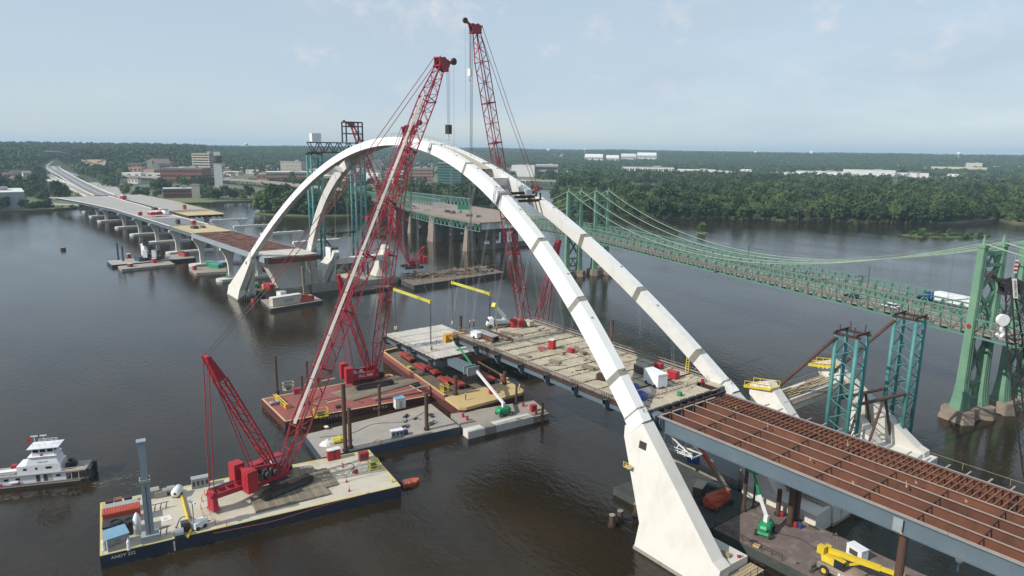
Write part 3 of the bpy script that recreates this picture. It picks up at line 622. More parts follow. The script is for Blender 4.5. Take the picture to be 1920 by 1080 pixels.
# ================================================================ THE NEW BRIDGE
XC, YC = 186.0, -98.6
def zi(x): s = ((x - XC) / 100) ** 2; return 66.617 - 40.977 * s + 0.489 * s * s
def ze(x): s = ((x - XC) / 100) ** 2; return 69.029 - 38.377 * s - 0.368 * s * s
def rib_pair(x):                                             # underside point and the top point square above it
    z = zi(x); dz = (zi(x + .1) - zi(x - .1)) / .2; n = math.hypot(dz, 1); nx, nz = -dz / n, 1 / n; t = 2.5
    for _ in range(12): t += (ze(x + t * nx) - (z + t * nz)) * .6
    return (x, z), (x + t * nx, z + t * nz)
def yo(z, s): y = -80.0 - .24 * z; return y if s > 0 else 2 * YC - y      # outer face of the rib
def yi(z, s): y = -82.0 - .24 * z; return y if s > 0 else 2 * YC - y
def rib_loop(x, s, e=0.0):
    (xa, za), (xb, zb) = rib_pair(x); d = Vector((xb - xa, zb - za)).normalized() * e; xa -= d.x; za -= d.y; xb += d.x; zb += d.y
    k = e if s > 0 else -e
    return [(xa, yo(za, s) + k, za), (xb, yo(zb, s) + k, zb), (xb, yi(zb, s) - k, zb), (xa, yi(za, s) - k, za)]
def on_rib(u, v):
    d = ray(u, v); t = (-80.0 - .24 * HC) / (d.y + .24 * d.z); return (CAM + d * t).x
SPL = [on_rib(u, v) for u, v in ((1139.6, 718.9), (1067.4, 581), (997.5, 468.8), (930, 382.5), (867.5, 321.3), (805, 286.7), (762, 275), (721.7, 273), (675, 283.3), (627.5, 306.7), (585, 341.3), (546.7, 380), (511.7, 424), (480, 468))]
X0, X1 = 77.7, 2 * XC - 77.7
arch = thing('bridge_arch', 'white steel arch with two leaning legs per side on concrete pedestals', 'arch', (XC, YC, 0))
for s in (1, -1):
    cuts = [X0] + SPL + [X1]
    for a, b in zip(cuts[:-1], cuts[1:]):
        n = max(3, int((b - a) / 2.2)); mb = MB().loft([rib_loop(a + (b - a) * i / n, s) for i in range(n + 1)]); mb.build('arch_segment', 'white_paint', arch)
    for x in SPL:
        w = .5 if x < 150 else (.22 if x < 190 else .12)
        MB().loft([rib_loop(x - w, s, .03), rib_loop(x, s, .03), rib_loop(x + w, s, .03)]).build('splice_band', 'primer_gray', arch)
    for k in range(10):                                      # inspection plates on the upper face
        x = 84 + k * 9.6; (xa, za), (xb, zb) = rib_pair(x); y = (yo(zb, s) + yi(zb, s)) / 2 + (.35 if k % 2 else -.3)
        MB().box((xb, y, zb - .02), (.5, .4, .12)).build('lifting_lug', 'primer_gray', arch)
for xx in (XC - 49, XC + 49):                                # struts where the legs part
    (xa, za), (xb, zb) = rib_pair(xx)
    MB().hexa([(xx - 1.2, yi(za + .3, 1), za + .3), (xx + 1.2, yi(za + .3, 1), za + .3), (xx + 1.2, yi(za + .3, -1), za + .3), (xx - 1.2, yi(za + .3, -1), za + .3),
               (xb - 1.2, yi(zb - .3, 1), zb - .3), (xb + 1.2, yi(zb - .3, 1), zb - .3), (xb + 1.2, yi(zb - .3, -1), zb - .3), (xb - 1.2, yi(zb - .3, -1), zb - .3)]).build('cross_strut', 'white_paint', arch)
mb = MB(); n = 24
for i in range(n):
    a, b = XC - 44 + 88 * i / n, XC - 44 + 88 * (i + 1) / n; pa, pb = rib_pair(a)[1], rib_pair(b)[1]
    mb.quad((pa[0], yi(pa[1], 1), pa[1] - .25), (pb[0], yi(pb[1], 1), pb[1] - .25), (pb[0], yi(pb[1], -1), pb[1] - .25), (pa[0], yi(pa[1], -1), pa[1] - .25))
mb.build('crown_plate', 'stone_cream', arch)
mb = MB()                                                    # hand rails along the crown
for s in (1, -1):
    pr = None
    for i in range(41):
        x = 118 + 74 * i / 40; p = rib_pair(x)[1]; q = Vector((p[0], (yo(p[1], s) * .25 + yi(p[1], s) * .75), p[1])); t_ = q + Vector((0, 0, 1.1)); mb.tube(q, t_, .035, 4)
        if pr is not None: mb.tube(pr, t_, .03, 4)
        pr = t_
mb.build('hand_rail', 'flange_pale', arch, kind='stuff')
# pedestals
PROF = [(70.3, -2), (70.3, 4.4), (77.4, 16.8), (77.7, 18.6), (73.9, 20.0), (55.5, 4.8), (54.0, 4.2), (54.0, -2)]
def pedestal(parent, dy=0.0, s=1, mx=False, cap=True, collar=True, base_w=8.5):
    def T(x, y, z): return ((2 * XC - x) if mx else x, (y if s > 0 else 2 * YC - y) + dy, z)
    k = len(PROF)
    lo = [T(x, -80 - .24 * z + .02, z) for x, z in PROF]; li = [T(x, -82.6 - .24 * z, z) for x, z in PROF]
    MB().loft([lo, li]).build('pedestal', 'concrete', parent)
    MB().hexa([T(54.3, -80.35, -2), T(70.0, -80.35, -2), T(69.6, -80 - base_w, -2), T(54.3, -80 - base_w, -2), T(54.3, -81.3, 4.1), T(70.0, -81.3, 4.1), T(69.0, -80 - base_w, 3.8), T(54.3, -80 - base_w, 3.8)]).build('pedestal_base', 'concrete', parent)
    MB().loft([[T(72, -84.5, 3.8), T(62, -84.5, 3.8), T(62, -88.0, 3.6), T(68.5, -88.0, 3.6)], [T(76.6, -86.7, 17.5), T(73, -86.7, 17.5), T(73, -87.0, 17), T(75, -87.0, 17)]]).build('pedestal_flank', 'concrete', parent)
    MB().hexa([T(53.9, -79.85, -2), T(70.45, -79.85, -2), T(70.45, -83, -2), T(53.9, -83, -2), T(53.9, -79.98, .55), T(70.45, -79.98, .55), T(70.45, -83, .55), T(53.9, -83, .55)]).build('waterline_band', 'concrete_old', parent)
    if collar:
        def Tm(l): return [T(q[0], (q[1] if s > 0 else 2 * YC - q[1]), q[2]) for q in l]
        A0, A1 = Tm(rib_loop(77.9, s, .07)), Tm(rib_loop(76.1, s, .07)); MB().loft([A0, A1]).build('collar', 'white_paint', parent); MB().loft([Tm(rib_loop(78.15, s, .10)), Tm(rib_loop(77.88, s, .10))]).build('collar_seam', 'primer_gray', parent)
        mb = MB()
        for c0, c1 in ((0, 1), (1, 2)):
            for i in range(9): f = (i + .5) / 9; mb.beam(lerp(A0[c0], A0[c1], f), lerp(A1[c0], A1[c1], f), .12, .14)
        mb.build('collar_flutes', 'white_paint', parent, kind='stuff')
        MB().hexa([T(72.1, -79.95 - .24 * 16.1, 16.0), T(73.75, -79.95 - .24 * 16.1, 16.0), T(73.75, -80.4 - .24 * 16.1, 16.0), T(72.1, -80.4 - .24 * 16.1, 16.0), T(72.2, -79.95 - .24 * 17.3, 17.25), T(73.85, -79.95 - .24 * 17.3, 17.25), T(73.85, -80.4 - .24 * 17.3, 17.25), T(72.2, -80.4 - .24 * 17.3, 17.25)]).build('access_opening', 'black_iron', parent)
for s in (1, -1):
    for mx in (False, True): pedestal(arch, 0, s, mx)
MB().mm((55, -130, -2), (72.6, -112.4, 4.3)).build('footing', 'concrete_old', arch)
MB().mm((299.5, -131, -2), (317, -112.4, 4.0)).build('footing', 'concrete_old', arch)
MB().mm((300, -112, -2), (315, -97, 3.0)).build('footing', 'concrete_old', arch)
MB().hexa([(302, -117, 3), (310, -117, 3), (310, -99, 3), (302, -99, 3), (302, -113, 16.8), (309, -113, 16.8), (309, -92, 16.8), (302, -92, 16.8)]).build('pier_wall', 'concrete', arch)
# hangers from arch to deck and free ones over the gap
for s in (1, -1):
    for k in range(8):
        x = 80.0 + 8.6 * k
        if zi(x) < 25: continue
        mb = MB()
        for e in (-.25, .25): mb.tube((x + e, (yo(zi(x), s) + yi(zi(x), s)) / 2, zi(x)), (x + e, (-87.3 if s > 0 else -110.0), 21.0), .022, 4)
        mb.build('hanger_cable', 'rope_pale', arch)
    for k in range(11):
        x = 143 + 9.3 * k
        if x > 252: break
        ym = (yo(zi(x), s) + yi(zi(x), s)) / 2; mb = MB()
        for e in (-.3, .3): mb.tube((x + e, ym, zi(x)), (x + e, ym + (1.5 if s > 0 else -1.5), zi(x) - 38 - 3.0 * ((k * 7) % 3)), .018, 4)
        mb.build('hanger_cable', 'rope_pale', arch)
# equipment on the crown
p = rib_pair(126)[1]; eq = thing('crown_work_frame', 'rusty work frame with white motor clamped on the arch near its crown', 'work frame', (126, YC - 1.5, p[1]))
mb = MB()
for dx in (-1.6, 0, 1.6):
    z_ = rib_pair(126 + dx)[1][1]
    mb.beam((126 + dx, YC + 2.5, z_ + .5), (126 + dx, YC - 4.2, z_ + .5), .45, .6); mb.beam((126 + dx, YC - 4, z_ + .2), (126 + dx, YC - 4, z_ + 2.2), .3)
mb.beam((124, YC - 4, p[1] + 2.5), (128, YC - 4, p[1] + 1.2), .4); mb.build('frame', 'rust_dark', eq)
MB().box((127.6, YC - 2.6, p[1] + .6), (1.6, 1.8, 1.5)).build('motor_housing', 'white_gloss', eq)
mb = MB(); [mb.tube((128.4 + a, YC - 2.6 + b, p[1] + .5), (128.4 + a, YC - 2.6 + b, p[1] + 4.2), .07, 4) for a in (0, 1.6) for b in (0, 1.2)]; mb.beam((128.4, YC - 2.6, p[1] + 4.2), (130, YC - 2.6, p[1] + 4.2), .12); mb.build('rail_cage', 'white_gloss', eq)

# ---------------------------------------------------------------- decks
def deck_block(name, label, x0, x1, y0, y1, z, nx, ny, pm, floor_beams, skip=(), gap=.19):
    """x0<x1, y0 (left, larger) > y1"""
    t = thing(name, label, 'bridge deck', ((x0 + x1) / 2, (y0 + y1) / 2, z - 2.4))
    cw, ch = (x1 - x0) / nx, (y0 - y1) / ny
    src = MB().mm((-cw / 2 + gap, -ch / 2 + gap, -.25), (cw / 2 - gap, ch / 2 - gap, 0)).build('deck_panel', pm, t, (0, 0, 0)); first = True
    for i in range(nx):
        for j in range(ny):
            if (i, j) in skip: continue
            c = Vector((x0 + cw * (i + .5), y1 + ch * (j + .5), z)) - V3(t.location)
            if first: src.location = c; first = False
            else: inst(src, 'deck_panel', t, c)
    for j in range(ny + 1):
        y = y1 + ch * j; MB().ibeam((x0 + .2, y, z - .62), (x1 - .2, y, z - .62), .42, .7).build('stringer', 'rust_dark', t)
    for x in floor_beams:
        b = MB(); pts = [(y0 + 1.15, z - .35), (y0 + 1.15, z - 1.1), (y0 + .9, z - 1.9), (y0 + .3, z - 2.6), (y0 - .6, z - 2.9), (y1 + .6, z - 2.9), (y1 - .3, z - 2.6), (y1 - .9, z - 1.9), (y1 - 1.15, z - 1.1), (y1 - 1.15, z - .35)]
        b.loft([[(x - .05, a, c) for a, c in pts], [(x + .05, a, c) for a, c in pts]])
        for (a, c), (a2, c2) in zip(pts[:-1], pts[1:]): b.hexa([(x - .28, a, c - .03), (x + .28, a, c - .03), (x + .28, a2, c2 - .03), (x - .28, a2, c2 - .03), (x - .28, a, c + .03), (x + .28, a, c + .03), (x + .28, a2, c2 + .03), (x - .28, a2, c2 + .03)])
        b.mm((x - .28, y1 - 1.15, z - .38), (x + .28, y0 + 1.15, z - .33))
        b.build('floor_beam', 'steel_gray', t)
    for y in (y0 - .5, y1 + .5):
        b = MB(); b.mm((x0 + .3, y - .45, z - 2.0), (x1 - .3, y + .45, z - .85)); b.build('edge_girder', 'steel_gray', t)
    return t
FB = [76.0 + 8.55 * k for k in range(8)]
deck = deck_block('bridge_deck', 'unfinished main bridge deck of pale form panels hung between the arch legs', 75.6, 136.6, -87.0, -110.6, 21.2, 7 * 2, 10, 'deck_panel', FB, skip=((0, 1), (1, 8)))
seg = deck_block('lifted_deck_segment', 'pale deck segment hanging over the red barge below two yellow spreader beams', 150.0, 180.0, -88.9, -109.2, 11.3, 5, 9, 'deck_panel_pale', [151.5, 160.5, 169.5, 178.5], gap=.17)
MB().mm((140.2, -95.5, 8.9), (150.2, -92.6, 10.6)).build('end_girder', 'steel_gray', seg)
for u, a in ((139.6, 0), (141.2, 1)): MB().mm((u, -95.9, 8.7), (u + .25, -92.2, 10.9)).build('splice_plate', 'steel_light', seg)
MB().mm((149.4, -109.0, 8.4), (149.95, -96.0, 10.7)).build('end_floor_beam', 'rust', seg)
def rail(parent, pts, h=1.1, sp=2.6, mt='flange_pale', r=.05, mid=True):
    mb = MB()
    for a, b in zip(pts[:-1], pts[1:]):
        a, b = V3(a), V3(b); n = max(1, int((b - a).length / sp)); u = Vector((0, 0, h))
        for i in range(n + 1): p = a.lerp(b, i / n); mb.tube(p, p + u, r, 4)
        mb.tube(a + u, b + u, r * .9, 4)
        if mid: mb.tube(a + u * .55, b + u * .55, r * .8, 4)
    return mb.build('guard_rail', mt, parent)
rail(deck, [(75.8, -86.3, 21.2), (136.5, -86.3, 21.2)]); rail(deck, [(75.8, -111.2, 21.2), (136.5, -111.2, 21.2)]); rail(deck, [(136.4, -86.3, 21.2), (136.4, -111.2, 21.2)])
rail(seg, [(150.2, -88.5, 11.3), (179.8, -88.5, 11.3)]); rail(seg, [(150.2, -109.6, 11.3), (179.8, -109.6, 11.3)]); rail(deck, [(79.5, -88, 21.2), (79.5, -109.5, 21.2)], sp=3)
for y in (-86.9, -110.7):
    for dz in (0, .55):
        MB().mm((75.8, y - .06, 21.25 + dz), (136.5, y + .06, 21.4 + dz)).build('edge_form', 'flange_pale', deck)
for k, x in enumerate(FB):                                   # form seams above the floor beams and hanger clamps
    if 0 < k < 8: MB().mm((x - .16, -110.4, 21.02), (x + .16, -87.2, 21.215)).build('deck_seam', 'rust_dark', deck)
    for y in (-86.2, -111.4):
        b = MB(); [b.mm((x + d - .05, y - .05, 20.6), (x + d + .05, y + .05, 22.1)) for d in (-.9, -.3, .3, .9)]; b.build('hanger_clamp', 'dark_machine', deck)

# near approach span: steel framework, not yet decked
NX0, NX1, NZ = -42.0, 74.2, 20.4
YS = [-89.0 - 3.183 * k for k in range(7)]
app = thing('approach_framework', 'rust brown girder framework of the unfinished near approach span', 'bridge span', ((NX0 + NX1) / 2, -98.6, 0))
def zg(x): return NZ - .0016 * max(0, 50 - x) ** 1.35 * .55
def seg_beam(y, w, h, mt, name, x0=NX0, x1=NX1, dz=0.0, cuts=6):
    for i in range(cuts):
        a, b = x0 + (x1 - x0) * i / cuts, x0 + (x1 - x0) * (i + 1) / cuts; MB().ibeam((a, y, zg(a) - h / 2 + dz), (b, y, zg(b) - h / 2 + dz), w, h, .07, .07).build(name, mt, app)
seg_beam(YS[0], .75, 2.45, 'steel_gray', 'edge_girder'); seg_beam(YS[6], .75, 2.3, 'rust', 'edge_girder')
for k in range(1, 6): seg_beam(YS[k], .5, 2.15, 'rust', 'stringer', dz=-.03)
for k in range(0, 5):                                        # pale galvanised strip on the flanges
    for s_ in (-.3, .3) if k == 0 else (.22,):
        for i in range(6):
            a, b = NX0 + (NX1 - NX0) * i / 6, NX0 + (NX1 - NX0) * (i + 1) / 6; MB().beam((a, YS[k] + s_ * .7, zg(a) + .05), (b, YS[k] + s_ * .7, zg(b) + .05), .16, .1).build('flange_strip', 'flange_pale', app)
MB().beam((NX0, YS[6] - .35, zg(NX0) + .05), (NX1, YS[6] - .35, zg(NX1) + .05), .3, .12).build('flange_strip', 'steel_light', app)
def cross_frame(x, k):
    b = MB(); y0, y1 = YS[k] - .1, YS[k + 1] + .1; zt, zb = zg(x) - .35, zg(x) - 1.9; ym = (y0 + y1) / 2
    b.beam((x, y0, zt), (x, y1, zt), .14); b.beam((x, y0, zb), (x, y1, zb), .14); b.beam((x, y0, zb), (x, ym, zt), .11); b.beam((x, y1, zb), (x, ym, zt), .11)
    b.beam((x, y0, zt + .2), (x, y0, zb - .1), .12, .22); b.build('cross_frame', 'rust_dark', app)
x = NX1 - 7.6; xi = 0
while x > NX0:
    for k in range(6): cross_frame(x + .25 * k, k)
    x -= 6.9; xi += 1
jm = MB().beam((0, -1.45, 0), (0, 1.45, 0), .2, .24).build('joist', 'rust_light', app, (0, 0, 0)); n = 0
x = NX1 - 1.0
while x > NX0:
    for k in (4, 5):
        loc = Vector((x, (YS[k] + YS[k + 1]) / 2, zg(x) - .08)) - V3(app.location)
        if n == 0: jm.location = loc
        else: inst(jm, 'joist', app, loc)
        n += 1
    x -= .88
x = 66.0
while x > NX0:
    MB().beam((x, YS[6] - .3, zg(x) + .03), (x, YS[6] - 2.0, zg(x) + .06), .22, .14).build('overhang_bracket', 'flange_pale', app); x -= 2.75
b = MB(); [b.tube((x_, YS[6] - 1.6, zg(x_)), (x_, YS[6] - 1.6, zg(x_) + 1.1), .03, 4) for x_ in range(-20, 40, 6)]; b.tube((40, YS[6] - 1.6, zg(40) + 1.1), (-30, YS[6] - 1.6, zg(-30) + 1.0), .025, 4); b.build('safety_line', 'timber_pale', app)
for k in range(5):                                           # pale walk planks at the span end
    MB().beam((NX1 - .3, YS[k] - .3, NZ + .12), (NX1 - .3, YS[k + 1] + .3, NZ + .12), .35, .12).build('end_plank', 'flange_pale', app)
for x in (74.75, 76.0):
    MB().beam((x, -88.6, NZ - .3), (x, -109.0, NZ + .1), .3, .5).build('end_beam', 'rust_dark', app)
for k in range(9):
    MB().mm((74.7, -90.2 - 2.2 * k, NZ - .9), (76.2, -90.05 - 2.2 * k, NZ + .15)).build('end_web', 'rust_dark', app)
for k, (u, v) in enumerate(((1700, 912), (1718, 905), (1812, 940), (1590, 835), (1645, 835), (1775, 1000), (1690, 1000), (1520, 862), (1600, 905), (1440, 800), (1380, 765))):
    p = W(u, v, 20.5); b = MB(); b.beam((p.x, p.y, 20.4), (p.x + .15, p.y, 21.3 if k % 3 == 0 else 20.75), .09); b.box((p.x, p.y, 20.4), (.25, .2, .2)); b.build('beam_clamp', 'timber_pale', app)
MB().mm((33.0, -88.62, 18.1), (34.2, -88.52, 20.0)).build('web_patch', 'steel_light', app)
for x in (74.0, 73.2, 72.6): MB().mm((x, -88.75, 18.1), (x + .12, -88.45, 20.3)).build('bolt_plate', 'steel_navy', app)
MB().mm((74.1, -90.4, 18.3), (78.2, -88.0, 20.6)).build('bearing_end', 'steel_gray', app)
col = MB().tube((33.2, -90.0, -3), (33.2, -90.0, 18.0), .55, 12); solo(col, 'pipe_column', 'rust_pile', 'rusty pipe column standing below the blue gray edge girder', 'pipe column', (33.2, -90, 0))
p = W(1798, 1052, 12.5); hb = thing('hook_ball', 'white crane hook ball on a cable beside the edge girder', 'hook', (p.x, p.y, 12.5))
MB().tube((p.x, p.y, 13), (p.x, p.y, 19.6), .04, 4).build('cable', 'rope', hb); MB().lathe((p.x, p.y, 12.2), [(.1, 0), (.42, .25), (.46, .6), (.3, .85), (.3, 1.0), (.42, 1.1), (.3, 1.5), (.08, 1.6)], 10).build('ball', 'white_paint', hb, smooth=True); MB().lathe((p.x, p.y, 10.9), [(.06, 0), (.16, .2), (.1, 1.3)], 6).build('swivel', 'blue_pale', hb)
# white truss bracket hanging below the joint
tb = thing('hanging_bracket', 'white steel truss bracket hanging under the deck joint by the pedestal', 'bracket', (70, -90.5, 13.5)); b = MB()
for y in (-90.0, -92.5):
    b.beam((73.5, y, 17.8), (67, y, 15.0), .18); b.beam((67, y, 15.0), (73.5, y, 14.6), .18); b.beam((73.5, y, 17.8), (73.5, y, 14.6), .18); b.beam((70, y, 16.4), (71, y, 14.7), .14); b.beam((68.5, y, 15.6), (70, y, 14.8), .14)
b.beam((67, -90, 15), (67, -92.5, 15), .18); b.beam((70, -90, 14.8), (70, -92.5, 14.8), .18); b.build('truss', 'white_paint', tb); rail(tb, [(67, -89.6, 14.8), (73, -89.6, 14.6)], 1.0, 1.5, 'white_paint', .06)

# ---------------------------------------------------------------- far approach viaduct
LT = [(285, -88.0, 20.3), (300, -87.8, 20.2), (405, -85.8, 18.3), (514, -83.0, 16.1), (637, -78.0, 14.1), (735, -67.5, 12.7), (840, -50, 11.8)]
RT = [(285, -110.3, 20.3), (300, -110.0, 20.2), (405, -107.5, 18.3), (546, -104.0, 15.6), (668, -103.5, 13.6), (802, -100.0, 12.1), (840, -99, 11.8)]
def ev(tb_, x):
    for a, b in zip(tb_[:-1], tb_[1:]):
        if x <= b[0]: f = (x - a[0]) / (b[0] - a[0]); return a[1] + (b[1] - a[1]) * f, a[2] + (b[2] - a[2]) * f
    return tb_[-1][1], tb_[-1][2]
via = thing('approach_viaduct', 'long pale new viaduct running from the arch to the far bank', 'viaduct', (560, -92, 0))
def strip(name, x0, x1, mt, th_=.35, n=8, f0=0.0, f1=1.0, dz=0.0, tb_=(LT, RT), parent=via):
    mb = MB(); lp = []
    for i in range(n + 1):
        x = x0 + (x1 - x0) * i / n; (a, za), (b, _) = ev(tb_[0], x), ev(tb_[1], x); ya, yb = a + (b - a) * f0, a + (b - a) * f1; lp.append([(x, ya, za + dz), (x, yb, za + dz), (x, yb, za + dz - th_), (x, ya, za + dz - th_)])
    return mb.loft(lp).build(name, mt, parent)
strip('concrete_slab', 520.2, 840, 'deck_concrete', n=20); strip('wet_slab', 455.2, 520, 'deck_dark', n=6)
for i in range(5):
    for j in range(6): strip('plywood_form', 405 + 10 * i + .08, 415 + 10 * i - .08, 'plywood', .25, 1, j / 6 + .003, (j + 1) / 6 - .003)
for i in range(3):
    for j in range(6): strip('deck_panel', 285.5 + 7 * i + .1, 292.3 + 7 * i, 'deck_panel_pale', .25, 1, j / 6 + .006, (j + 1) / 6 - .006)
pan = MB().mm((-1.45, -1.62, -.22), (1.45, 1.62, 0)).build('form_pan', 'rust', via, (0, 0, 0)); cnt = 0; prnd = random.Random(2)
for i in range(32):
    x = 308 + i * 3.03 + 0.0
    for j in range(6):
        (a, za), (b, _) = ev(LT, x), ev(RT, x); y = a + (b - a) * (j + .5) / 6; xx = x + (1.5 if j % 2 else 0)
        if xx > 403: continue
        c = Vector((xx, y, za - .05 - prnd.choice((0, .12, .3)))) - V3(via.location)
        if cnt == 0: pan.location = c
        else: inst(pan, 'form_pan', via, c)
        cnt += 1
for j in range(7): strip('stringer', 305.5, 404.8, 'rust_dark', 1.6, 4, j / 6 - .008 + .008 * (j == 0), j / 6 + .008 - .008 * (j == 6), -.12)
strip('fascia_girder', 286, 405, 'steel_light', 2.4, 8, -.016, 0.0, .02); strip('fascia_girder', 286, 405, 'steel_light', 2.4, 8, 1.0, 1.016, .02)
strip('fascia_beam', 405, 840, 'steel_gray', 2.2, 18, .04, .07, -.35); strip('fascia_beam', 405, 840, 'steel_gray', 2.2, 18, .93, .96, -.35); strip('parapet', 455, 840, 'concrete', .5, 18, -.012, .004, .45); strip('parapet', 455, 840, 'concrete', .5, 18, .996, 1.012, .45)
for k in range(1, 5): strip('girder', 405, 840, 'steel_gray', 2.0, 12, .05 + .18 * k, .07 + .18 * k, -.38)
MB().mm((284.0, -109.5, 17.6), (285.2, -89.0, 19.8)).build('end_floor_beam', 'rust', via); MB().mm((284.3, -90.6, 17.8), (292, -88.4, 19.8)).build('end_girder', 'steel_navy', via); MB().mm((284.3, -111.8, 17.8), (292, -109.8, 19.8)).build('end_girder', 'steel_navy', via)
rail(via, [(285.3, -88.2, 20.3), (305, -87.9, 20.1)]); rail(via, [(405, -86, 18.3), (455, -84.6, 17.3)], sp=5, mid=False); rail(via, [(405, -107.3, 18.3), (455, -106.2, 17.3)], sp=5, mid=False); rail(via, [(306, -109.6, 20.1), (404, -107.3, 18.3)], sp=6, mid=False)
def vpier(parent, x, ya, yb, z, foot=True, name='pier'):
    b = MB(); w = 1.0; ym = (ya + yb) / 2
    for s_, ye in ((1, ya), (-1, yb)):
        yc_ = ye - s_ * 4.3; lp = []
        for f, o1, o2 in ((0, 1.1, 1.1), (.45, 1.15, 1.15), (.62, 1.5, 1.3), (.78, 2.3, 1.7), (.9, 3.3, 2.3), (1, 4.2, 3.0)):
            zz = 1.0 + (z - 2.0) * f; lp.append([(x - w, yc_ + s_ * o1, zz), (x + w, yc_ + s_ * o1, zz), (x + w, yc_ - s_ * o2, zz), (x - w, yc_ - s_ * o2, zz)])
        b.loft(lp)
    b.mm((x - 1.1, yb - .1, z - 1.35), (x + 1.1, ya + .1, z)); o = b.build(name, 'concrete', parent)
    f = MB(); pts = [(x + 3.4 * math.cos(t), (ya if t < math.pi else yb) + 3.4 * math.sin(t) - (0.5 if t < math.pi else -.5)) for t in [math.pi * i / 8 for i in range(9)] + [math.pi + math.pi * i / 8 for i in range(9)]]
    if foot: f.prism(pts, -2, 1.25); f.build('pier_footing', 'concrete', parent)
    if not foot:
        for k in range(6): MB().box((x, ya + (yb - ya) * (k + .5) / 6, z), (1.0, 1.0, .3)).build('bearing_pad', 'wall_white', parent)
PX = [351, 404, 458.5, 515, 567, 622.6, 681.6, 730, 785, 830]
for x in PX:
    (a, za), (b, _) = ev(LT, x), ev(RT, x)
    if x > 700: a = min(a, -72)
    vpier(via, x, a + .3, b - .3, za - 2.7)
# bents of the second bridge, standing free
for k, x in enumerate((347, 400, 455, 511)):
    t = thing('pier_bent', ['white concrete bent standing free in the water, nearest the arch', 'white concrete bent standing free, second from the arch', 'white concrete bent standing free, third from the arch', 'white concrete bent standing free, farthest from the arch'][k], 'pier', (x, -134, 0), 'free standing pier bents'); vpier(t, x, -121.5, -146.5, 17.6 - .02 * (x - 347) - 0.0, foot=False)
    b = MB(); b.prism([(x - 3, -149), (x + 3, -149), (x + 3, -119), (x - 3, -119)], -2, 1.2); b.build('pier_footing', 'concrete', t)
# second bridge: far deck
d2 = thing('second_viaduct_deck', 'far twin viaduct deck ending in a yellow plywood edge over the water', 'viaduct', (640, -120, 0))
L2 = [(534, -111.5, 15.9), (690, -106, 14.2), (840, -103, 12.2)]; R2 = [(534, -136.5, 15.9), (690, -135, 14.2), (840, -128, 12.2)]
strip('concrete_slab', 590.2, 840, 'deck_concrete', .35, 8, tb_=(L2, R2), parent=d2)
for i in range(5):
    for j in range(6): strip('plywood_form', 534 + 11.2 * i + .08, 545.2 + 11.2 * i - .08, 'plywood' if i < 3 else 'timber', .25, 1, j / 6 + .003, (j + 1) / 6 - .003, tb_=(L2, R2), parent=d2)
for k in range(7): strip('girder', 534.5, 840, 'rust_dark', 2.0, 6, k / 6 * .94 + .02, k / 6 * .94 + .04, -.3, tb_=(L2, R2), parent=d2)
strip('edge_form', 534, 840, 'plywood', .3, 8, .985, 1.0, .5, tb_=(L2, R2), parent=d2)
for x in (567, 622, 681, 735, 790):
    (a, za), (b, _) = ev(L2, x), ev(R2, x); vpier(d2, x, a - .5, b + .5, za - 2.4)
o = MB().prism([tuple(W(u, v, 11.0))[:2] for u, v in ((205, 366), (240, 365), (300, 373), (330, 378), (258, 381))], 1.5, 11.4).build('ramp_slab', 'deck_concrete'); o['kind'] = 'structure'
for (u, v, z, mt, sx, sy, sz, lab) in ((263, 404, 17, 'red_box', 2.2, 2.2, 3, 'red box at the left edge of the wet slab on the far viaduct'), (295, 402, 17.2, 'red_box', 9, 4, 2.6, 'row of red machines on the far viaduct deck'), (284, 403, 17.2, 'red_box', 6, 3, 2.4, 'small red machine on the far viaduct deck'), (310, 399, 16.8, 'white_gloss', 7, 3, 2.6, 'white trailer on the far viaduct deck'), (290, 394, 16.5, 'dark_machine', 5, 2.5, 2.2, 'dark truck on the far viaduct deck'), (302, 398, 16.8, 'red_box', 4, 2.5, 2.8, 'red and white machine on the far viaduct deck'), (363, 421, 17.9, 'red_box', 2.4, 2.4, 3, 'red portable toilet on the plywood of the far viaduct'), (346, 392, 15.6, 'orange_red', 2.4, 2.4, 3.2, 'orange red portable toilet on the twin viaduct deck'), (365, 428, 17.9, 'dark_machine', 5, 3, 1.4, 'heap of tools on the plywood deck'), (380, 427, 17.9, 'timber', 4, 2, 1.2, 'stack of lumber on the plywood deck'), (334, 420, 17.6, 'dark_machine', 2.5, 2, 3, 'dark cabinet at the edge of the plywood deck'), (231, 372, 13.4, 'red_box', 8, 4, 3.4, 'red containers on the far end of the viaduct'), (228, 371, 13.4, 'white_gloss', 6, 3, 2.5, 'white truck by the red containers')):
    p = W(u, v, z); t = thing('site_box' if 'box' in lab or 'toilet' in lab or 'cabinet' in lab else 'site_machine', lab, 'equipment', p); MB().box(p, (sx, sy, sz * .8), .2).build('body', mt, t); MB().box((p.x, p.y, p.z + sz * .8), (sx * .8, sy * .8, sz * .2), .2).build('top', 'wall_white' if mt == 'red_box' else 'dark_machine', t)
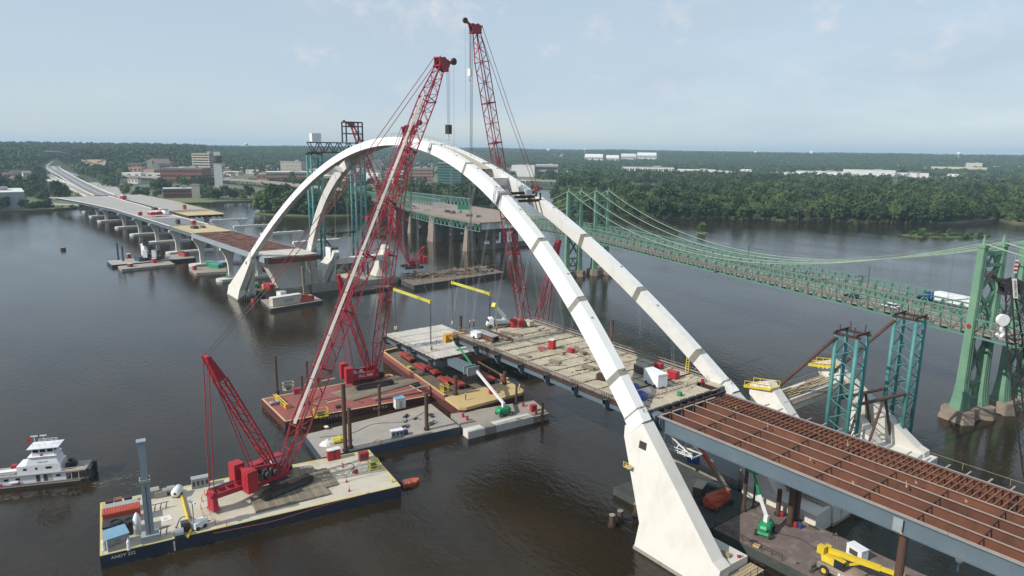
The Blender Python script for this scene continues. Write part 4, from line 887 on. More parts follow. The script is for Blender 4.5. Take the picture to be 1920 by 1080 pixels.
# ---------------------------------------------------------------- second bridge near pedestals, teal towers
DY = -37.2
ped2 = thing('second_arch_piers', 'pair of slanted concrete pedestals with a tie beam for the second arch', 'pier', (64, YC + DY, 0))
pedestal(ped2, DY, 1, False, collar=False, base_w=6); pedestal(ped2, DY, -1, False, collar=False, base_w=6)
MB().hexa([(71.0, -121.5, 13.6), (75.6, -121.5, 13.6), (75.6, -150.0, 13.6), (71.0, -150.0, 13.6), (71.0, -123.2, 16.2), (75.6, -123.2, 16.2), (75.6, -148.6, 16.2), (71.0, -148.6, 16.2)]).build('tie_beam', 'concrete', ped2)
prnd = random.Random(4)
plk = MB().box((0, 0, 0), (.28, 7.5, .16)).build('form_plank', 'timber_pale', ped2, (0, 0, 0)); n = 0
for k in range(26):
    c = Vector((71.6 + (k % 7) * .5, -127 - prnd.uniform(0, 17), 16.25 + .18 * (k // 7))) - V3(ped2.location)
    if n == 0: plk.location = c
    else: inst(plk, 'form_plank', ped2, c, prnd.uniform(-.06, .06))
    n += 1
for x in (70.4, 76.2): MB().beam((x, -122, 15.6), (x, -149, 15.6), 1.0, .15).build('walkway', 'timber', ped2); rail(ped2, [(x + (.4 if x > 73 else -.4), -122, 15.7), (x + (.4 if x > 73 else -.4), -149, 15.7)], 1.1, 2.5, 'flange_pale', .05)
MB().mm((57, -156, -2), (72, -133, 2.8)).build('footing', 'concrete', ped2); MB().mm((52.5, -154, -2), (57.0, -148.0, 3.0)).build('footing_end', 'concrete', ped2)
for k in range(5): MB().box((64 - 2 * k, -135.4 - 1.0 * k, 2.8), (3.2, 1.2, .5), .3).build('lumber_stack', 'timber_pale', ped2)
for y, lab in ((-122.6, 'yellow work platform on the slanted pedestal beside the deck end'), (-147.6, 'yellow work platform with black netting on the far slanted pedestal')):
    t = thing('work_platform', lab, 'platform', (75, y, 18.2)); b = MB(); s_ = -.62
    for yy in (y - 1.6, y + 1.6): b.beam((72.5, yy, 19.0), (78.6, yy, 18.0), .3, .4); b.beam((72.5, yy, 20.2), (78.6, yy, 19.2), .1); [b.beam((72.5 + 1.5 * i, yy, 19 - .25 * i), (72.5 + 1.5 * i, yy, 20.2 - .25 * i), .1) for i in range(5)]
    for i in range(7): b.beam((72.6 + i, y - 1.6, 19.1 - .165 * i), (72.6 + i, y + 1.6, 19.1 - .165 * i), .5, .08)
    b.build('frame', 'yellow_paint', t)
    if y < -140: MB().loft([[(74.2, y - 2.0, 19.2), (78.8, y - 2.0, 18.3), (78.8, y - 1.8, 18.3), (74.2, y - 1.8, 19.2)], [(74.2, y - 2.6, 20.9), (78.8, y - 2.6, 20.0), (78.8, y - 2.4, 20.0), (74.2, y - 2.4, 20.9)]]).build('netting', 'black_iron', t)
def teal_tower(label, cx, cy_, zb, zt_, w, d, nb, rc=.42):
    t = thing('falsework_tower', label, 'tower', (cx, cy_, zb), 'teal falsework towers')
    for a in (-1, 1):
        for b_ in (-1, 1): MB().tube((cx + a * w / 2, cy_ + b_ * d / 2, zb), (cx + a * w / 2, cy_ + b_ * d / 2, zt_), rc, 10).build('leg', 'teal', t, smooth=True)
    b = MB(); hgt = (zt_ - zb) / nb
    for k in range(nb):
        z0, z1 = zb + k * hgt, zb + (k + 1) * hgt
        for a in (-1, 1):
            f = 1 if k % 2 else -1
            b.tube((cx + a * w / 2, cy_ - f * d / 2, z0), (cx + a * w / 2, cy_ + f * d / 2, z1), .12, 5); b.tube((cx - f * w / 2, cy_ + a * d / 2, z0), (cx + f * w / 2, cy_ + a * d / 2, z1), .12, 5)
    b.build('bracing', 'teal', t)
    c = MB(); [c.beam((cx - w / 2 - .6, cy_ + q, zt_ + .3), (cx + w / 2 + .6, cy_ + q, zt_ + .3), .35, .5) for q in (-d / 2, d / 2)]; [c.beam((cx + q, cy_ - d / 2 - .6, zt_ + .75), (cx + q, cy_ + d / 2 + .6, zt_ + .75), .3, .4) for q in (-w / 2, w / 2)]
    [c.beam((cx + q, cy_ + q2, zt_ + .5), (cx + q * 1.1, cy_ + q2, zt_ + 2.3), .14) for q in (-w / 3, w / 3) for q2 in (-d / 2, d / 2)]; c.build('top_frame', 'rust_dark', t)
    return t

T1c, T2c = (65.0, -136.5), (61.5, -154.0)
T1z, T2z = zat((T1c[0], T1c[1]), 629), zat((T2c[0], T2c[1]), 597)
tA = teal_tower('teal tubular falsework tower nearer the arch on the second pier', *T1c, 2.7, T1z, 4.3, 4.3, 12); tB = teal_tower('teal tubular falsework tower right of its twin by the rusty framework', *T2c, 2.7, T2z, 4.3, 4.3, 13)
for (a, b_, lab) in (((75.0, -124.5, 16.4), (T1c[0] + 2, T1c[1] + 2.4, T1z - .4), 'long rusty brace pipe rising from the tie beam to the nearer teal tower'), ((74.0, -147.0, 16.6), (T2c[0] + 2, T2c[1] + 2.4, T2z - .4), 'long rusty brace pipe rising from the tie beam to the taller teal tower')):
    solo(MB().tube(a, b_, .36, 10), 'brace_pipe', 'rust_pile', lab, 'pipe', a, 'rusty brace pipes', True)
fr = thing('pipe_frame', 'rusty pipe frame joining the two near teal towers', 'frame', (63, -145, 3))
for dx in (-2.1, 2.1):
    MB().tube((T1c[0] + dx, T1c[1] - 2.2, 15.0), (T2c[0] + dx, T2c[1] + 2.2, 15.6), .36, 8).build('strut', 'rust_pile', fr); m_ = lerp((T1c[0] + dx, T1c[1], 15), (T2c[0] + dx, T2c[1], 15.5), .52)
    for e in (-6.5, 6.5): MB().tube(m_ + Vector((0, e * .08, -.3)), (m_.x, m_.y + e, 3), .3, 8).build('diagonal', 'rust_pile', fr)
# far teal towers with the black gantry truss on top
F1 = Vector((318, -123.6, 3)); F2 = Vector((318, -145.4, 3))
f1z = f2z = zat(F1, 291)
fA = teal_tower('tall teal falsework tower behind the far arch legs, under the white winch', F1.x, F1.y, 3, f1z, 5.2, 5.2, 16, .5); fB = teal_tower('tall teal falsework tower behind the far arch legs, seen inside the arch', F2.x, F2.y, 3, f2z, 5.2, 5.2, 16, .5)
gt = thing('gantry_truss', 'black gantry truss on top of the far teal towers', 'gantry', (318, -135, f1z)); b = MB(); zt_ = f1z + 1.3
A_, B_ = Vector((F1.x - 1, F1.y + 3, zt_)), Vector((F2.x + 1, F2.y - 6, zt_ + 0)); nn = 12
for dx in (-1.8, 1.8):
    for dz in (0, 4.6): b.beam(A_ + Vector((dx, 0, dz)), B_ + Vector((dx, 0, dz)), .5, .5)
    for i in range(nn):
        p0, p1 = A_.lerp(B_, i / nn), A_.lerp(B_, (i + 1) / nn); q0, q1 = (0, 4.6) if i % 2 else (4.6, 0); b.beam(p0 + Vector((dx, 0, q0)), p1 + Vector((dx, 0, q1)), .32)
b.build('truss', 'black_iron', gt); MB().box((A_.x, A_.y - 3.5, zt_ + 5), (3.2, 4.4, 3.8)).build('winch_house', 'white_gloss', gt)
b = MB(); k0 = A_.lerp(B_, .74) + Vector((0, 0, 5))
for a in (-4.0, 4.0):
    for c in (-4.2, 4.2): b.beam(k0 + Vector((a * .6, c, 0)), k0 + Vector((a * .6, c, 9.5)), .55)
    for z_ in (4.0, 7.4, 9.4): b.beam(k0 + Vector((a * .6, -4.2, z_)), k0 + Vector((a * .6, 4.2, z_)), .5)
for c in (-4.2, 4.2):
    for z_ in (4.0, 9.4): b.beam(k0 + Vector((-2.4, c, z_)), k0 + Vector((2.4, c, z_)), .5)
b.build('cage', 'black_iron', gt)
fr2 = thing('pipe_frame', 'rusty pipe braces between the far teal towers', 'frame', (308, -150, 10))
for z_, w_ in ((9, .5), (24.5, .5)): MB().tube((F1.x, F1.y - 2, z_), (F2.x, F2.y + 2, z_), w_, 8).build('strut', 'rust_pile', fr2)
m_ = lerp((F1.x, F1.y, 9), (F2.x, F2.y, 9), .5)
for e in (-6, 6): MB().tube(m_, (m_.x, m_.y + e, 2), .4, 8).build('diagonal', 'rust_pile', fr2)
MB().tube((F1.x, F1.y - 2, 24), (F1.x - 2, F1.y - 12, 9), .4, 8).build('diagonal', 'rust_pile', fr2)
ped3 = thing('far_second_piers', 'far pair of slanted concrete pedestals for the second arch with striped formwork', 'pier', (308, YC + DY, 0))
pedestal(ped3, DY, 1, True, collar=False, base_w=6); pedestal(ped3, DY, -1, True, collar=False, base_w=6)
MB().mm((297, -150, 12.6), (301, -122, 15.2)).build('tie_beam', 'concrete', ped3)
for k in range(5): MB().beam((302.2 + 1.4 * k, -151.6 + .24 * 2, 1.5), (296.0 + 1.2 * k, -148.6, 15.5 - 1.5 * k), .5, .2).build('form_strip', 'black_iron', ped3)
MB().box((299, -123.0, 15), (4.5, 3.2, 5.5), .1).build('form_box', 'dark_machine', ped3); MB().box((299, -120.9, 15), (4.6, .5, 5.6), .1).build('form_sheet', 'white_gloss', ped3)
b = MB(); b.beam((298, -151, 14.5), (300, -146.5, 18.2), 1.6, .4); rail_ = b.build('platform', 'yellow_paint', ped3); MB().beam((297.6, -153, 16.5), (299, -149.5, 19.5), 1.8, .4).build('form_sheet', 'white_gloss', ped3)
MB().mm((299, -157, -2), (317, -131, 3)).build('footing', 'concrete_old', ped3)
# ================================================================ OLD GREEN SUSPENSION BRIDGE
OD = Vector((1, -.239, 0)).normalized(); ON = Vector((OD.y, -OD.x, 0)); ON = ON if ON.y < 0 else -ON
def zb_(x): return 22.0 if x < 255 else 22.0 - (x - 255) * .031
def OP(x, off, z): b = Vector((x, -174.8 - .239 * x, z)); return b + ON * off
OFF = [0, 7.5, 16.5, 24.0]; PL = 5.4; TH = 4.4
old = thing('suspension_bridge', 'old green twin suspension bridge with lattice stiffening trusses', 'bridge', (163, -214, 0))
ang = math.atan2(OD.y, OD.x); K = math.cos(ang)
def panel_mesh():
    b = MB(); b.beam((0, 0, 0), (PL, 0, 0), .42, .5); b.beam((0, 0, TH), (PL, 0, TH), .36, .4); b.beam((0, 0, .2), (0, 0, TH), .32, .26, up=(0, 1, 0)); b.beam((0, 0, TH), (PL / 2, 0, .2), .26, .2, up=(0, 1, 0)); b.beam((PL / 2, 0, .2), (PL, 0, TH), .26, .2, up=(0, 1, 0)); b.beam((PL / 2, 0, .2), (PL / 2, 0, TH), .2, .18, up=(0, 1, 0))
    b.beam((0, 0, TH + .15), (0, .9, TH - 1.2), .16); b.beam((0, 0, TH + .15), (0, -.9, TH - 1.2), .16); return b
pm = panel_mesh().build('truss_panel', 'bridge_green', old, (0, 0, 0)); first = True; x = -62.0; NP = 0
while x < 254:
    for off in OFF:
        c = OP(x, off, 22.0) - V3(old.location)
        if first: pm.location = c; pm.rotation_euler = (0, 0, ang); first = False
        else: inst(pm, 'truss_panel', old, c, ang)
        NP += 1
    x += PL * K
xe = x
for off in OFF:
    b = MB(); x = xe
    while x < 352:
        a0, a1 = OP(x, off, zb_(x)), OP(x + PL * K, off, zb_(x + PL * K)); u = Vector((0, 0, TH)); m_ = (a0 + a1) / 2
        b.beam(a0, a1, .42, .5); b.beam(a0 + u, a1 + u, .36, .4); b.beam(a0, a0 + u, .3); b.beam(a0 + u, m_, .22); b.beam(m_, a1 + u, .22); x += PL * K
    b.build('side_truss', 'bridge_green', old)
for o1, o2 in ((0, 7.5), (16.5, 24)):
    for x0, x1 in ((-62, 60), (60, 160), (160, 255), (255, 352)):
        b = MB(); lp = []
        for i in range(9):
            x = x0 + (x1 - x0) * i / 8; lp.append([OP(x, o1 + .5, zb_(x) + 1.2), OP(x, o2 - .5, zb_(x) + 1.2), OP(x, o2 - .5, zb_(x) + .7), OP(x, o1 + .5, zb_(x) + .7)])
        b.loft(lp); b.build('roadway', 'road_tan', old)
        for o in (o1 + .8, o2 - .8):
            r_ = MB(); n = int((x1 - x0) / 4)
            for i in range(n):
                x = x0 + (x1 - x0) * i / n; x2 = x0 + (x1 - x0) * (i + 1) / n; p, q = OP(x, o, zb_(x) + 1.2), OP(x2, o, zb_(x2) + 1.2); u = Vector((0, 0, .95)); r_.beam(p, p + u, .14); r_.beam(p + u, q + u, .12, .2); r_.beam(p + u * .5, q + u * .5, .1, .14)
            r_.build('road_rail', 'flange_pale', old, kind='stuff')
    b = MB(); x = -62.0
    while x < 350: b.beam(OP(x, o1, zb_(x) + .1), OP(x, o2, zb_(x) + .1), .4, .8); x += PL * K
    b.build('floor_beams', 'bridge_green', old, kind='stuff')
# towers
def old_tower(x, label_):
    for o1, o2 in ((0, 7.5), (16.5, 24)):
        def leg(off):
            c = OP(x, off, 0); b = MB(); lp = []
            for z, w, d in ((3.0, 3.6, 2.9), (5.5, 2.9, 2.5), (10, 2.2, 2.1), (22, 1.85, 1.9), (44, 1.55, 1.6)):
                lp.append([(c + OD * (a * w / 2) + ON * (e * d / 2) + Vector((0, 0, z))) for a, e in ((-1, -1), (1, -1), (1, 1), (-1, 1))])
            b.loft(lp)
            for a in (-1, 1):
                for e in (-.32, .32):
                    for l0, l1 in zip(lp[:-1], lp[1:]):
                        q0 = (l0[0] + l0[1] + l0[2] + l0[3]) / 4; q1 = (l1[0] + l1[1] + l1[2] + l1[3]) / 4; w0 = (l0[1] - l0[0]).length / 2; w1 = (l1[1] - l1[0]).length / 2
                        b.beam(q0 + OD * (a * w0) + ON * e * 1.3, q1 + OD * (a * w1) + ON * e * 1.3, .16)
            b.box((c.x, c.y, 44), (2.0, 2.0, .7), ang); b.lathe((c.x, c.y, 44.7), [(.5, 0), (.4, .6), (.08, 2.2)], 6)
            b.build('tower_leg', 'tower_green', old)
        leg(o1); leg(o2); A = lambda o, z: OP(x, o, z)
        b = MB(); b.beam(A(o1, 42.6), A(o2, 42.6), 1.3, 1.0); b.beam(A(o1, 39.6), A(o2, 39.6), 1.2, .8)
        for k in range(4): b.beam(A(o1 + 1 + 1.6 * k, 39.8 if k % 2 else 42.4), A(o1 + 2.6 + 1.6 * k, 42.4 if k % 2 else 39.8), .4)
        b.build('portal_strut', 'tower_green', old)
        for z0, z1 in ((26.5, 33), (33, 39.4), (11, 20.5)):
            b = MB(); b.beam(A(o1 + .7, z0), A(o2 - .7, z1), .8, .7, up=OD); b.beam(A(o2 - .7, z0), A(o1 + .7, z1), .8, .7, up=OD); b.build('cross_brace', 'tower_green', old)
        b = MB(); b.beam(A(o1, 9.5), A(o2, 9.5), .9, .7); b.beam(A(o1, 5.5), A(o2, 5.5), .9, .7)
        for k in range(4): b.beam(A(o1 + .9 + 1.4 * k, 5.7 if k % 2 else 9.3), A(o1 + 2.3 + 1.4 * k, 9.3 if k % 2 else 5.7), .4)
        b.build('base_strut', 'tower_green', old)
        lp = []
        for z, g in ((-3, .5), (1.2, .2), (1.2, 0), (3.0, 0)):
            pts = [(-3.4, -2.6), (3.4, -2.6), (4.6, -.6), (4.6, .4), (3.4, 2.4)]; w = 3.0 + g
            lp.append([OP(x, 0, z) + OD * a + ON * e for a, e in ((-w, o1 - 2.6 - g), (w, o1 - 2.6 - g), (w + 1, o1), (w * .75, o1 + 2.6), (w * .75, o2 - 2.6), (w + 1, o2), (w, o2 + 2.4 + g), (-w, o2 + 2.4 + g), (-w - 1, o2), (-w * .75, o2 - 2.6), (-w * .75, o1 + 2.6), (-w - 1, o1))])
        MB().loft(lp).build('tower_pier', 'concrete_tan', old)
XR, XL = 61.5, 266.0
old_tower(XR, 'R'); old_tower(XL, 'L')
p = OP(XR, 0, 24.6) - ON * 1.05; MB().tube(p, p - ON * .12, .55, 12).build('round_sign', 'red_box', old)
def cable_pts(off):
    P_ = []
    for i in range(13): f = i / 12; x = -62 + (XR + 62) * f; P_.append(OP(x, off, 26.6 + (45.0 - 26.6) * f ** 1.35))
    for i in range(1, 33): f = i / 32; x = XR + (XL - XR) * f; P_.append(OP(x, off, 27.2 + (45.0 - 27.2) * (2 * f - 1) ** 2))
    for i in range(1, 11): f = i / 10; x = XL + (348 - XL) * f; P_.append(OP(x, off, 45.0 + (24.0 - 45.0) * (1 - (1 - f) ** 1.25)))
    return P_
for off in OFF:
    cp = cable_pts(off); MB().path(cp, .15, 6).build('main_cable', 'cable_pale', old)
    MB().path([q + Vector((0, 0, 1.0)) for q in cp], .025, 4).build('hand_rope', 'cable_pale', old)
    b = MB(); x = -58.0
    while x < 345:
        i = 0
        for a, c in zip(cp[:-1], cp[1:]):
            if a.x - ON.x * off <= x < c.x - ON.x * off:
                f = (x - a.x + ON.x * off) / (c.x - a.x); q = a.lerp(c, f); g = OP(x, off, zb_(x) + TH)
                if q.z - g.z > .5:
                    for e in (-.15, .15): b.tube(g + OD * e, q + OD * e, .018, 3, cap=False)
        x += PL * K * 2
    b.build('suspender_ropes', 'bridge_green', old, kind='stuff')
for x in (200, 150, 100, 235):
    p = OP(x, 12, zb_(x) + 1); MB().tube(p, p + Vector((0, 0, 9)), .1, 5).build('lamp_mast', 'dark_machine', old)
# toll plaza, piers and far trusses
plz = thing('plaza_viaduct', 'wide tan plaza deck of the old bridge on big tapered concrete piers', 'viaduct', (430, -270, 0))
NE = [(352, -242, 20.4), (370, -243.6, 20.0), (426, -249, 19.3), (475, -259.5, 18.6), (520, -276, 17.6), (650, -304, 15.6), (796, -342, 13.0)]
FE = [(352, -296, 20.4), (370, -300, 20.0), (426, -308, 19.3), (475, -316, 18.6), (520, -322, 17.6), (650, -334, 15.6), (796, -366, 13.0)]
mb = MB(); mb.loft([[n_, f_, (f_[0], f_[1], f_[2] - .8), (n_[0], n_[1], n_[2] - .8)] for n_, f_ in zip(NE, FE)]); mb.build('roadway', 'road_tan', plz)
def warren(mb, a, b, h, n, w=.4, verts=True):
    a, b = V3(a), V3(b); u = Vector((0, 0, h)); mb.beam(a, b, w * 1.2, w * 1.2); mb.beam(a + u, b + u, w * 1.2, w * 1.2)
    for i in range(n):
        p, q = a.lerp(b, i / n), a.lerp(b, (i + 1) / n); m_ = (p + q) / 2; mb.beam(p, m_ + u, w); mb.beam(m_ + u, q, w)
        if verts: mb.beam(p, p + u, w * .8)
    return mb
for e in (NE, FE):
    for i, (a, b) in enumerate(zip(e[:-1], e[1:])):
        if i < 3:
            mb = warren(MB(), (a[0], a[1], a[2] - 5.6), (b[0], b[1], b[2] - 5.6), 4.8, max(3, int((b[0] - a[0]) / 6))); mb.build('deck_truss', 'bridge_green', plz)
            mb = MB(); mb.beam((a[0], a[1], a[2] + .35), (b[0], b[1], b[2] + .35), .4, .7); mb.build('kerb_wall', 'concrete_tan', plz)
        if i >= 3:
            mb = warren(MB(), (a[0], a[1], a[2] - 1.5), (b[0], b[1], b[2] - 1.5), 8.0, max(3, int((b[0] - a[0]) / 6.5)), .55); mb.build('through_truss', 'bridge_green', plz)
mid = [((n_[0] + f_[0]) / 2, (n_[1] + f_[1]) / 2, n_[2] - 1.5) for n_, f_ in zip(NE, FE)]
for a, b in zip(mid[3:-1], mid[4:]): warren(MB(), a, b, 8.0, int((b[0] - a[0]) / 6.5), .5).build('through_truss', 'bridge_green', plz)
def wall_pier(x, zt_, solid, w=2.6, holes=0):
    n_, f_ = None, None
    for tb_ in (NE, FE):
        for a, b in zip(tb_[:-1], tb_[1:]):
            if a[0] <= x <= b[0]: f = (x - a[0]) / (b[0] - a[0]); y = a[1] + (b[1] - a[1]) * f
        if tb_ is NE: n_ = y
        else: f_ = y
    b = MB(); b.loft([[(x - w - 1.2, n_ + 1.0, -2), (x + w + 1.2, n_ + 1.0, -2), (x + w + 1.2, n_ - 7, -2), (x - w - 1.2, n_ - 7, -2)], [(x - w, n_ - .3, zt_), (x + w, n_ - .3, zt_), (x + w, n_ - 5.4, zt_), (x - w, n_ - 5.4, zt_)]])
    b.build('pier_column', 'concrete_tan', plz)
    for k in range(4):
        y = n_ - 12 - 9.5 * k
        if y > f_: MB().loft([[(x - w, y + 2, -2), (x + w, y + 2, -2), (x + w, y - 2, -2), (x - w, y - 2, -2)], [(x - w * .8, y + 1.4, zt_ - 5), (x + w * .8, y + 1.4, zt_ - 5), (x + w * .8, y - 1.4, zt_ - 5), (x - w * .8, y - 1.4, zt_ - 5)]]).build('pier_column', 'concrete_tan', plz)
    MB().mm((x - w * .7, f_, -2), (x + w * .7, n_ - 6.4, 3.2)).build('pier_wall', 'concrete_tan', plz); MB().mm((x - w * .6, f_, zt_ - 5.2), (x + w * .6, n_ - 5.2, zt_ - 3)).build('pier_cap', 'concrete_tan', plz)
wall_pier(371, 16.0, 1, 1.6); wall_pier(424, 18.9, 1, 2.9); wall_pier(475, 13, 1, 1.5)
for x in (540, 600, 660, 720): wall_pier(x, 12.5, 1, 1.4)
for i, (u, v) in enumerate(((838, 397), (860, 398), (848, 400), (800, 394), (880, 406), (895, 408))):
    p = W(u, v, 19.6); MB().box(p, (4, 2.5, 1.2 + .3 * (i % 3)), .3 * i).build('barrier_stack', 'concrete_old' if i % 2 else 'dark_machine', plz)
for u0, u1, v, v2, mt, lab in ((858, 881, 384, 393, 'sign_green', 'green highway sign over the old bridge plaza'), (811, 835, 379, 388, 'stone_gray', 'gray back of a highway sign over the old bridge plaza')):
    p = W((u0 + u1) / 2, 402 if u0 > 850 else 398, 19.5); k = (p - CAM).dot(CF) / FPX; zt_, zb2 = zat(p, v), zat(p, v2); w = (u1 - u0) * k; t = thing('road_sign', lab, 'sign', p)
    l, r = V3(p) - CRh * (w / 2), V3(p) + CRh * (w / 2)
    MB().hexa([(l.x, l.y, zb2), (r.x, r.y, zb2), (r.x + .3 * CFh.x, r.y + .3 * CFh.y, zb2), (l.x + .3 * CFh.x, l.y + .3 * CFh.y, zb2), (l.x, l.y, zt_), (r.x, r.y, zt_), (r.x + .3 * CFh.x, r.y + .3 * CFh.y, zt_), (l.x + .3 * CFh.x, l.y + .3 * CFh.y, zt_)]).build('panel', mt, t)
    for q in (l.lerp(r, .05), l.lerp(r, .95)): MB().tube((q.x + .4 * CFh.x, q.y + .4 * CFh.y, p.z), (q.x + .4 * CFh.x, q.y + .4 * CFh.y, zt_), .22, 6).build('post', 'steel_light', t)
# traffic
def wheels(mb, xs, y, r, w=.32):
    for x in xs:
        for s_ in (-1, 1): mb.tube((x, s_ * (y - w), r), (x, s_ * y, r), r, 12)
    return mb
p = OP(82, 20.2, 23.25); tr = thing('semi_truck', 'semi truck with blue cab and white box trailer crossing the old bridge', 'truck', p, local=True, rz=ang)
O = (0, 0, 0); L0 = -13.4
MB().mm((L0 + 0, -1.28, 1.15), (L0 + 15.6, 1.28, 4.05)).build('trailer_box', 'white_gloss', tr, O)
MB().mm((L0 + .5, -.5, .8), (L0 + 15.0, .5, 1.15)).build('trailer_frame', 'dark_machine', tr, O)
lp = [[(x, -w, z0), (x, w, z0), (x, w, z1), (x, -w, z1)] for x, w, z0, z1 in ((2.6, 1.2, .7, 3.5), (3.6, 1.22, .6, 3.75), (5.0, 1.2, .6, 3.4), (5.6, 1.15, .6, 2.1), (7.2, 1.0, .6, 1.9), (7.5, .9, .65, 1.6))]
cab = MB().loft(lp).build('cab', mat('truck_blue', (.02, .07, .22), .35), tr, O)
MB().hexa([(5.05, -1.0, 2.35), (5.5, -1.0, 2.2), (5.5, 1.0, 2.2), (5.05, 1.0, 2.35), (4.95, -1.0, 3.15), (5.12, -1.0, 3.1), (5.12, 1.0, 3.1), (4.95, 1.0, 3.15)]).build('windshield', 'glass', cab, O)
MB().mm((2.4, -1.0, .5), (7.0, 1.0, .8)).build('chassis', 'dark_machine', tr, O)
for x in (6.5, 3.4, 2.1, L0 + 1.2, L0 + 2.5):
    for s_ in (-1, 1): MB().tube((x, s_ * .85, .52), (x, s_ * 1.24, .52), .52, 12).build('wheel', 'rubber', tr, O)
for s_ in (-1, 1): MB().tube((2.9, s_ * 1.25, 1), (2.9, s_ * 1.25, 4.3), .1, 6).build('exhaust_stack', 'steel_light', tr, O)
def small_car(label, p, rz, paint, van=False):
    t = thing('van' if van else 'car', label, 'van' if van else 'car', p, local=True, rz=rz); h = 2.2 if van else 1.5; L_ = 5.4 if van else 4.9
    sec = [(-L_ / 2, .8, .45, .9), (-L_ / 2 + .2, .9, .35, 1.05), (L_ / 2 - .9, .92, .35, 1.05), (L_ / 2, .8, .45, .8)]
    MB().loft([[(x, -w, z0), (x, w, z0), (x, w, z1), (x, -w, z1)] for x, w, z0, z1 in sec]).build('body', paint, t, O)
    g = MB().loft([[(-L_ / 2 + .25, -.85, 1.04), (L_ / 2 - 1.0, -.85, 1.04), (L_ / 2 - 1.0, .85, 1.04), (-L_ / 2 + .25, .85, 1.04)], [(-L_ / 2 + .5, -.7, h - .08), (L_ / 2 - 2.0, -.7, h - .08), (L_ / 2 - 2.0, .7, h - .08), (-L_ / 2 + .5, .7, h - .08)]]).build('windows', 'glass', t, O)
    MB().mm((-L_ / 2 + .45, -.72, h - .08), (L_ / 2 - 1.95, .72, h)).build('roof', paint, t, O)
    for x in (-L_ / 2 + .95, L_ / 2 - 1.0):
        for s_ in (-1, 1): MB().tube((x, s_ * .68, .33), (x, s_ * .95, .33), .33, 10).build('wheel', 'rubber', t, O)
    return t
small_car('white car on the near roadway of the old bridge by the teal tower', OP(86, 3.4, 23.25), ang, 'white_gloss'); small_car('dark car behind the white one on the near roadway of the old bridge', OP(99, 4.2, 23.25), ang, 'dark_machine')
small_car('white van on the old bridge plaza beside the big crane boom', W(776, 390, 18.6), ang - .1, 'white_gloss', True)
# ================================================================ BARGES
def text(parent, s, loc, size, right, up, mt, name='lettering'):
    c = bpy.data.curves.new(name, 'FONT'); c.body = s; c.size = size; c.extrude = .008; c.align_x = 'CENTER'; c.align_y = 'CENTER'; c.resolution_u = 2
    tmp = bpy.data.objects.new(name, c); COL.objects.link(tmp); bpy.context.view_layer.update(); me = bpy.data.meshes.new_from_object(tmp.evaluated_get(bpy.context.evaluated_depsgraph_get()))
    bpy.data.objects.remove(tmp); bpy.data.curves.remove(c); me.materials.clear(); me.materials.append(M(mt)); o = bpy.data.objects.new(name, me); COL.objects.link(o)
    r = V3(right).normalized(); u = V3(up).normalized(); n = r.cross(u); u = n.cross(r)
    m = Matrix((r, u, n)).transposed().to_4x4(); rt = root_of(parent); lo = V3(loc) - (V3(rt.location) if not rt.get('_local') else Vector((0, 0, 0)))
    o.parent = parent; o.matrix_local = Matrix.Translation(lo) @ m; return o
def barge(name, label, C, z, deckm, hullm, edge=None, bitts=0, group=None, zb=-1.0, ew=.5):
    C = [Vector((p[0], p[1], 0)) for p in C]; c = sum(C, Vector()) / len(C); t = thing(name, label, 'barge', (c.x, c.y, 0), group)
    MB().prism(C, zb, z - .05).build('hull', hullm, t)
    MB().prism([p + (c - p).normalized() * .04 for p in C], z - .05, z).build('deck_plate', deckm, t)
    if edge:
        n = len(C)
        for i in range(n):
            a, b = C[i], C[(i + 1) % n]; d = (b - a).normalized(); inn = Vector((-d.y, d.x, 0)); inn = inn if inn.dot(c - a) > 0 else -inn
            MB().beam(a + d * .05 + inn * ew * .55 + Vector((0, 0, z + .02)), b - d * (ew + .05) + inn * ew * .55 + Vector((0, 0, z + .02)), ew, .05).build('edge_stripe', edge, t)
    for k in range(bitts):
        a, b = C[0], C[1]; p = a.lerp(b, (k + .5) / bitts); p = p + (c - p).normalized() * .8; MB().tube((p.x, p.y, z), (p.x, p.y, z + .6), .18, 8).tube((p.x + .6, p.y, z), (p.x + .6, p.y, z + .6), .18, 8).build('bitt', edge or 'black_iron', t)
    return t
ZF = 2.3
FBc = [W(187, 1043, ZF), W(187.5, 943, ZF), W(692, 843, ZF), W(752, 911, ZF)]
fb = barge('crane_barge', 'cream decked barge with navy hull and yellow edges in the foreground', FBc, ZF, 'barge_cream', 'barge_navy', 'edge_yellow', 0, ew=.4)
nr = (V3(FBc[3]) - V3(FBc[0])).normalized(); nn_ = Vector((nr.y, -nr.x, 0)); nn_ = nn_ if nn_.x < 0 else -nn_
p = V3(FBc[0]) + nr * 3.2 + nn_ * .03; text(fb, 'ANDY 252', (p.x, p.y, 1.55), .75, nr, (0, 0, 1), 'wall_white')
p = V3(FBc[0]) + nr * 10.5 + nn_ * .03
for k in range(6): MB().box((p.x, p.y, .2 + .3 * k), (.25, .06, .14), math.atan2(nr.y, nr.x)).build('draft_mark', 'wall_white', fb)
for f in (.02, .97):
    for e in ((FBc[0], FBc[1]), (FBc[3], FBc[2])):
        q = V3(e[0]).lerp(V3(e[1]), .9 if f > .5 else .1); q = q + (V3(fb.location) - q).normalized() * 1.1; MB().tube((q.x, q.y, ZF), (q.x, q.y, ZF + .7), .2, 8).build('bitt', 'yellow_lime', fb)
gb = barge('deck_barge', 'gray worn deck barge with dark hull behind the foreground barge', [W(603, 858, 2), W(571, 815, 2), W(808, 757, 2), W(863, 800, 2)], 2.0, 'barge_gray', 'steel_navy')
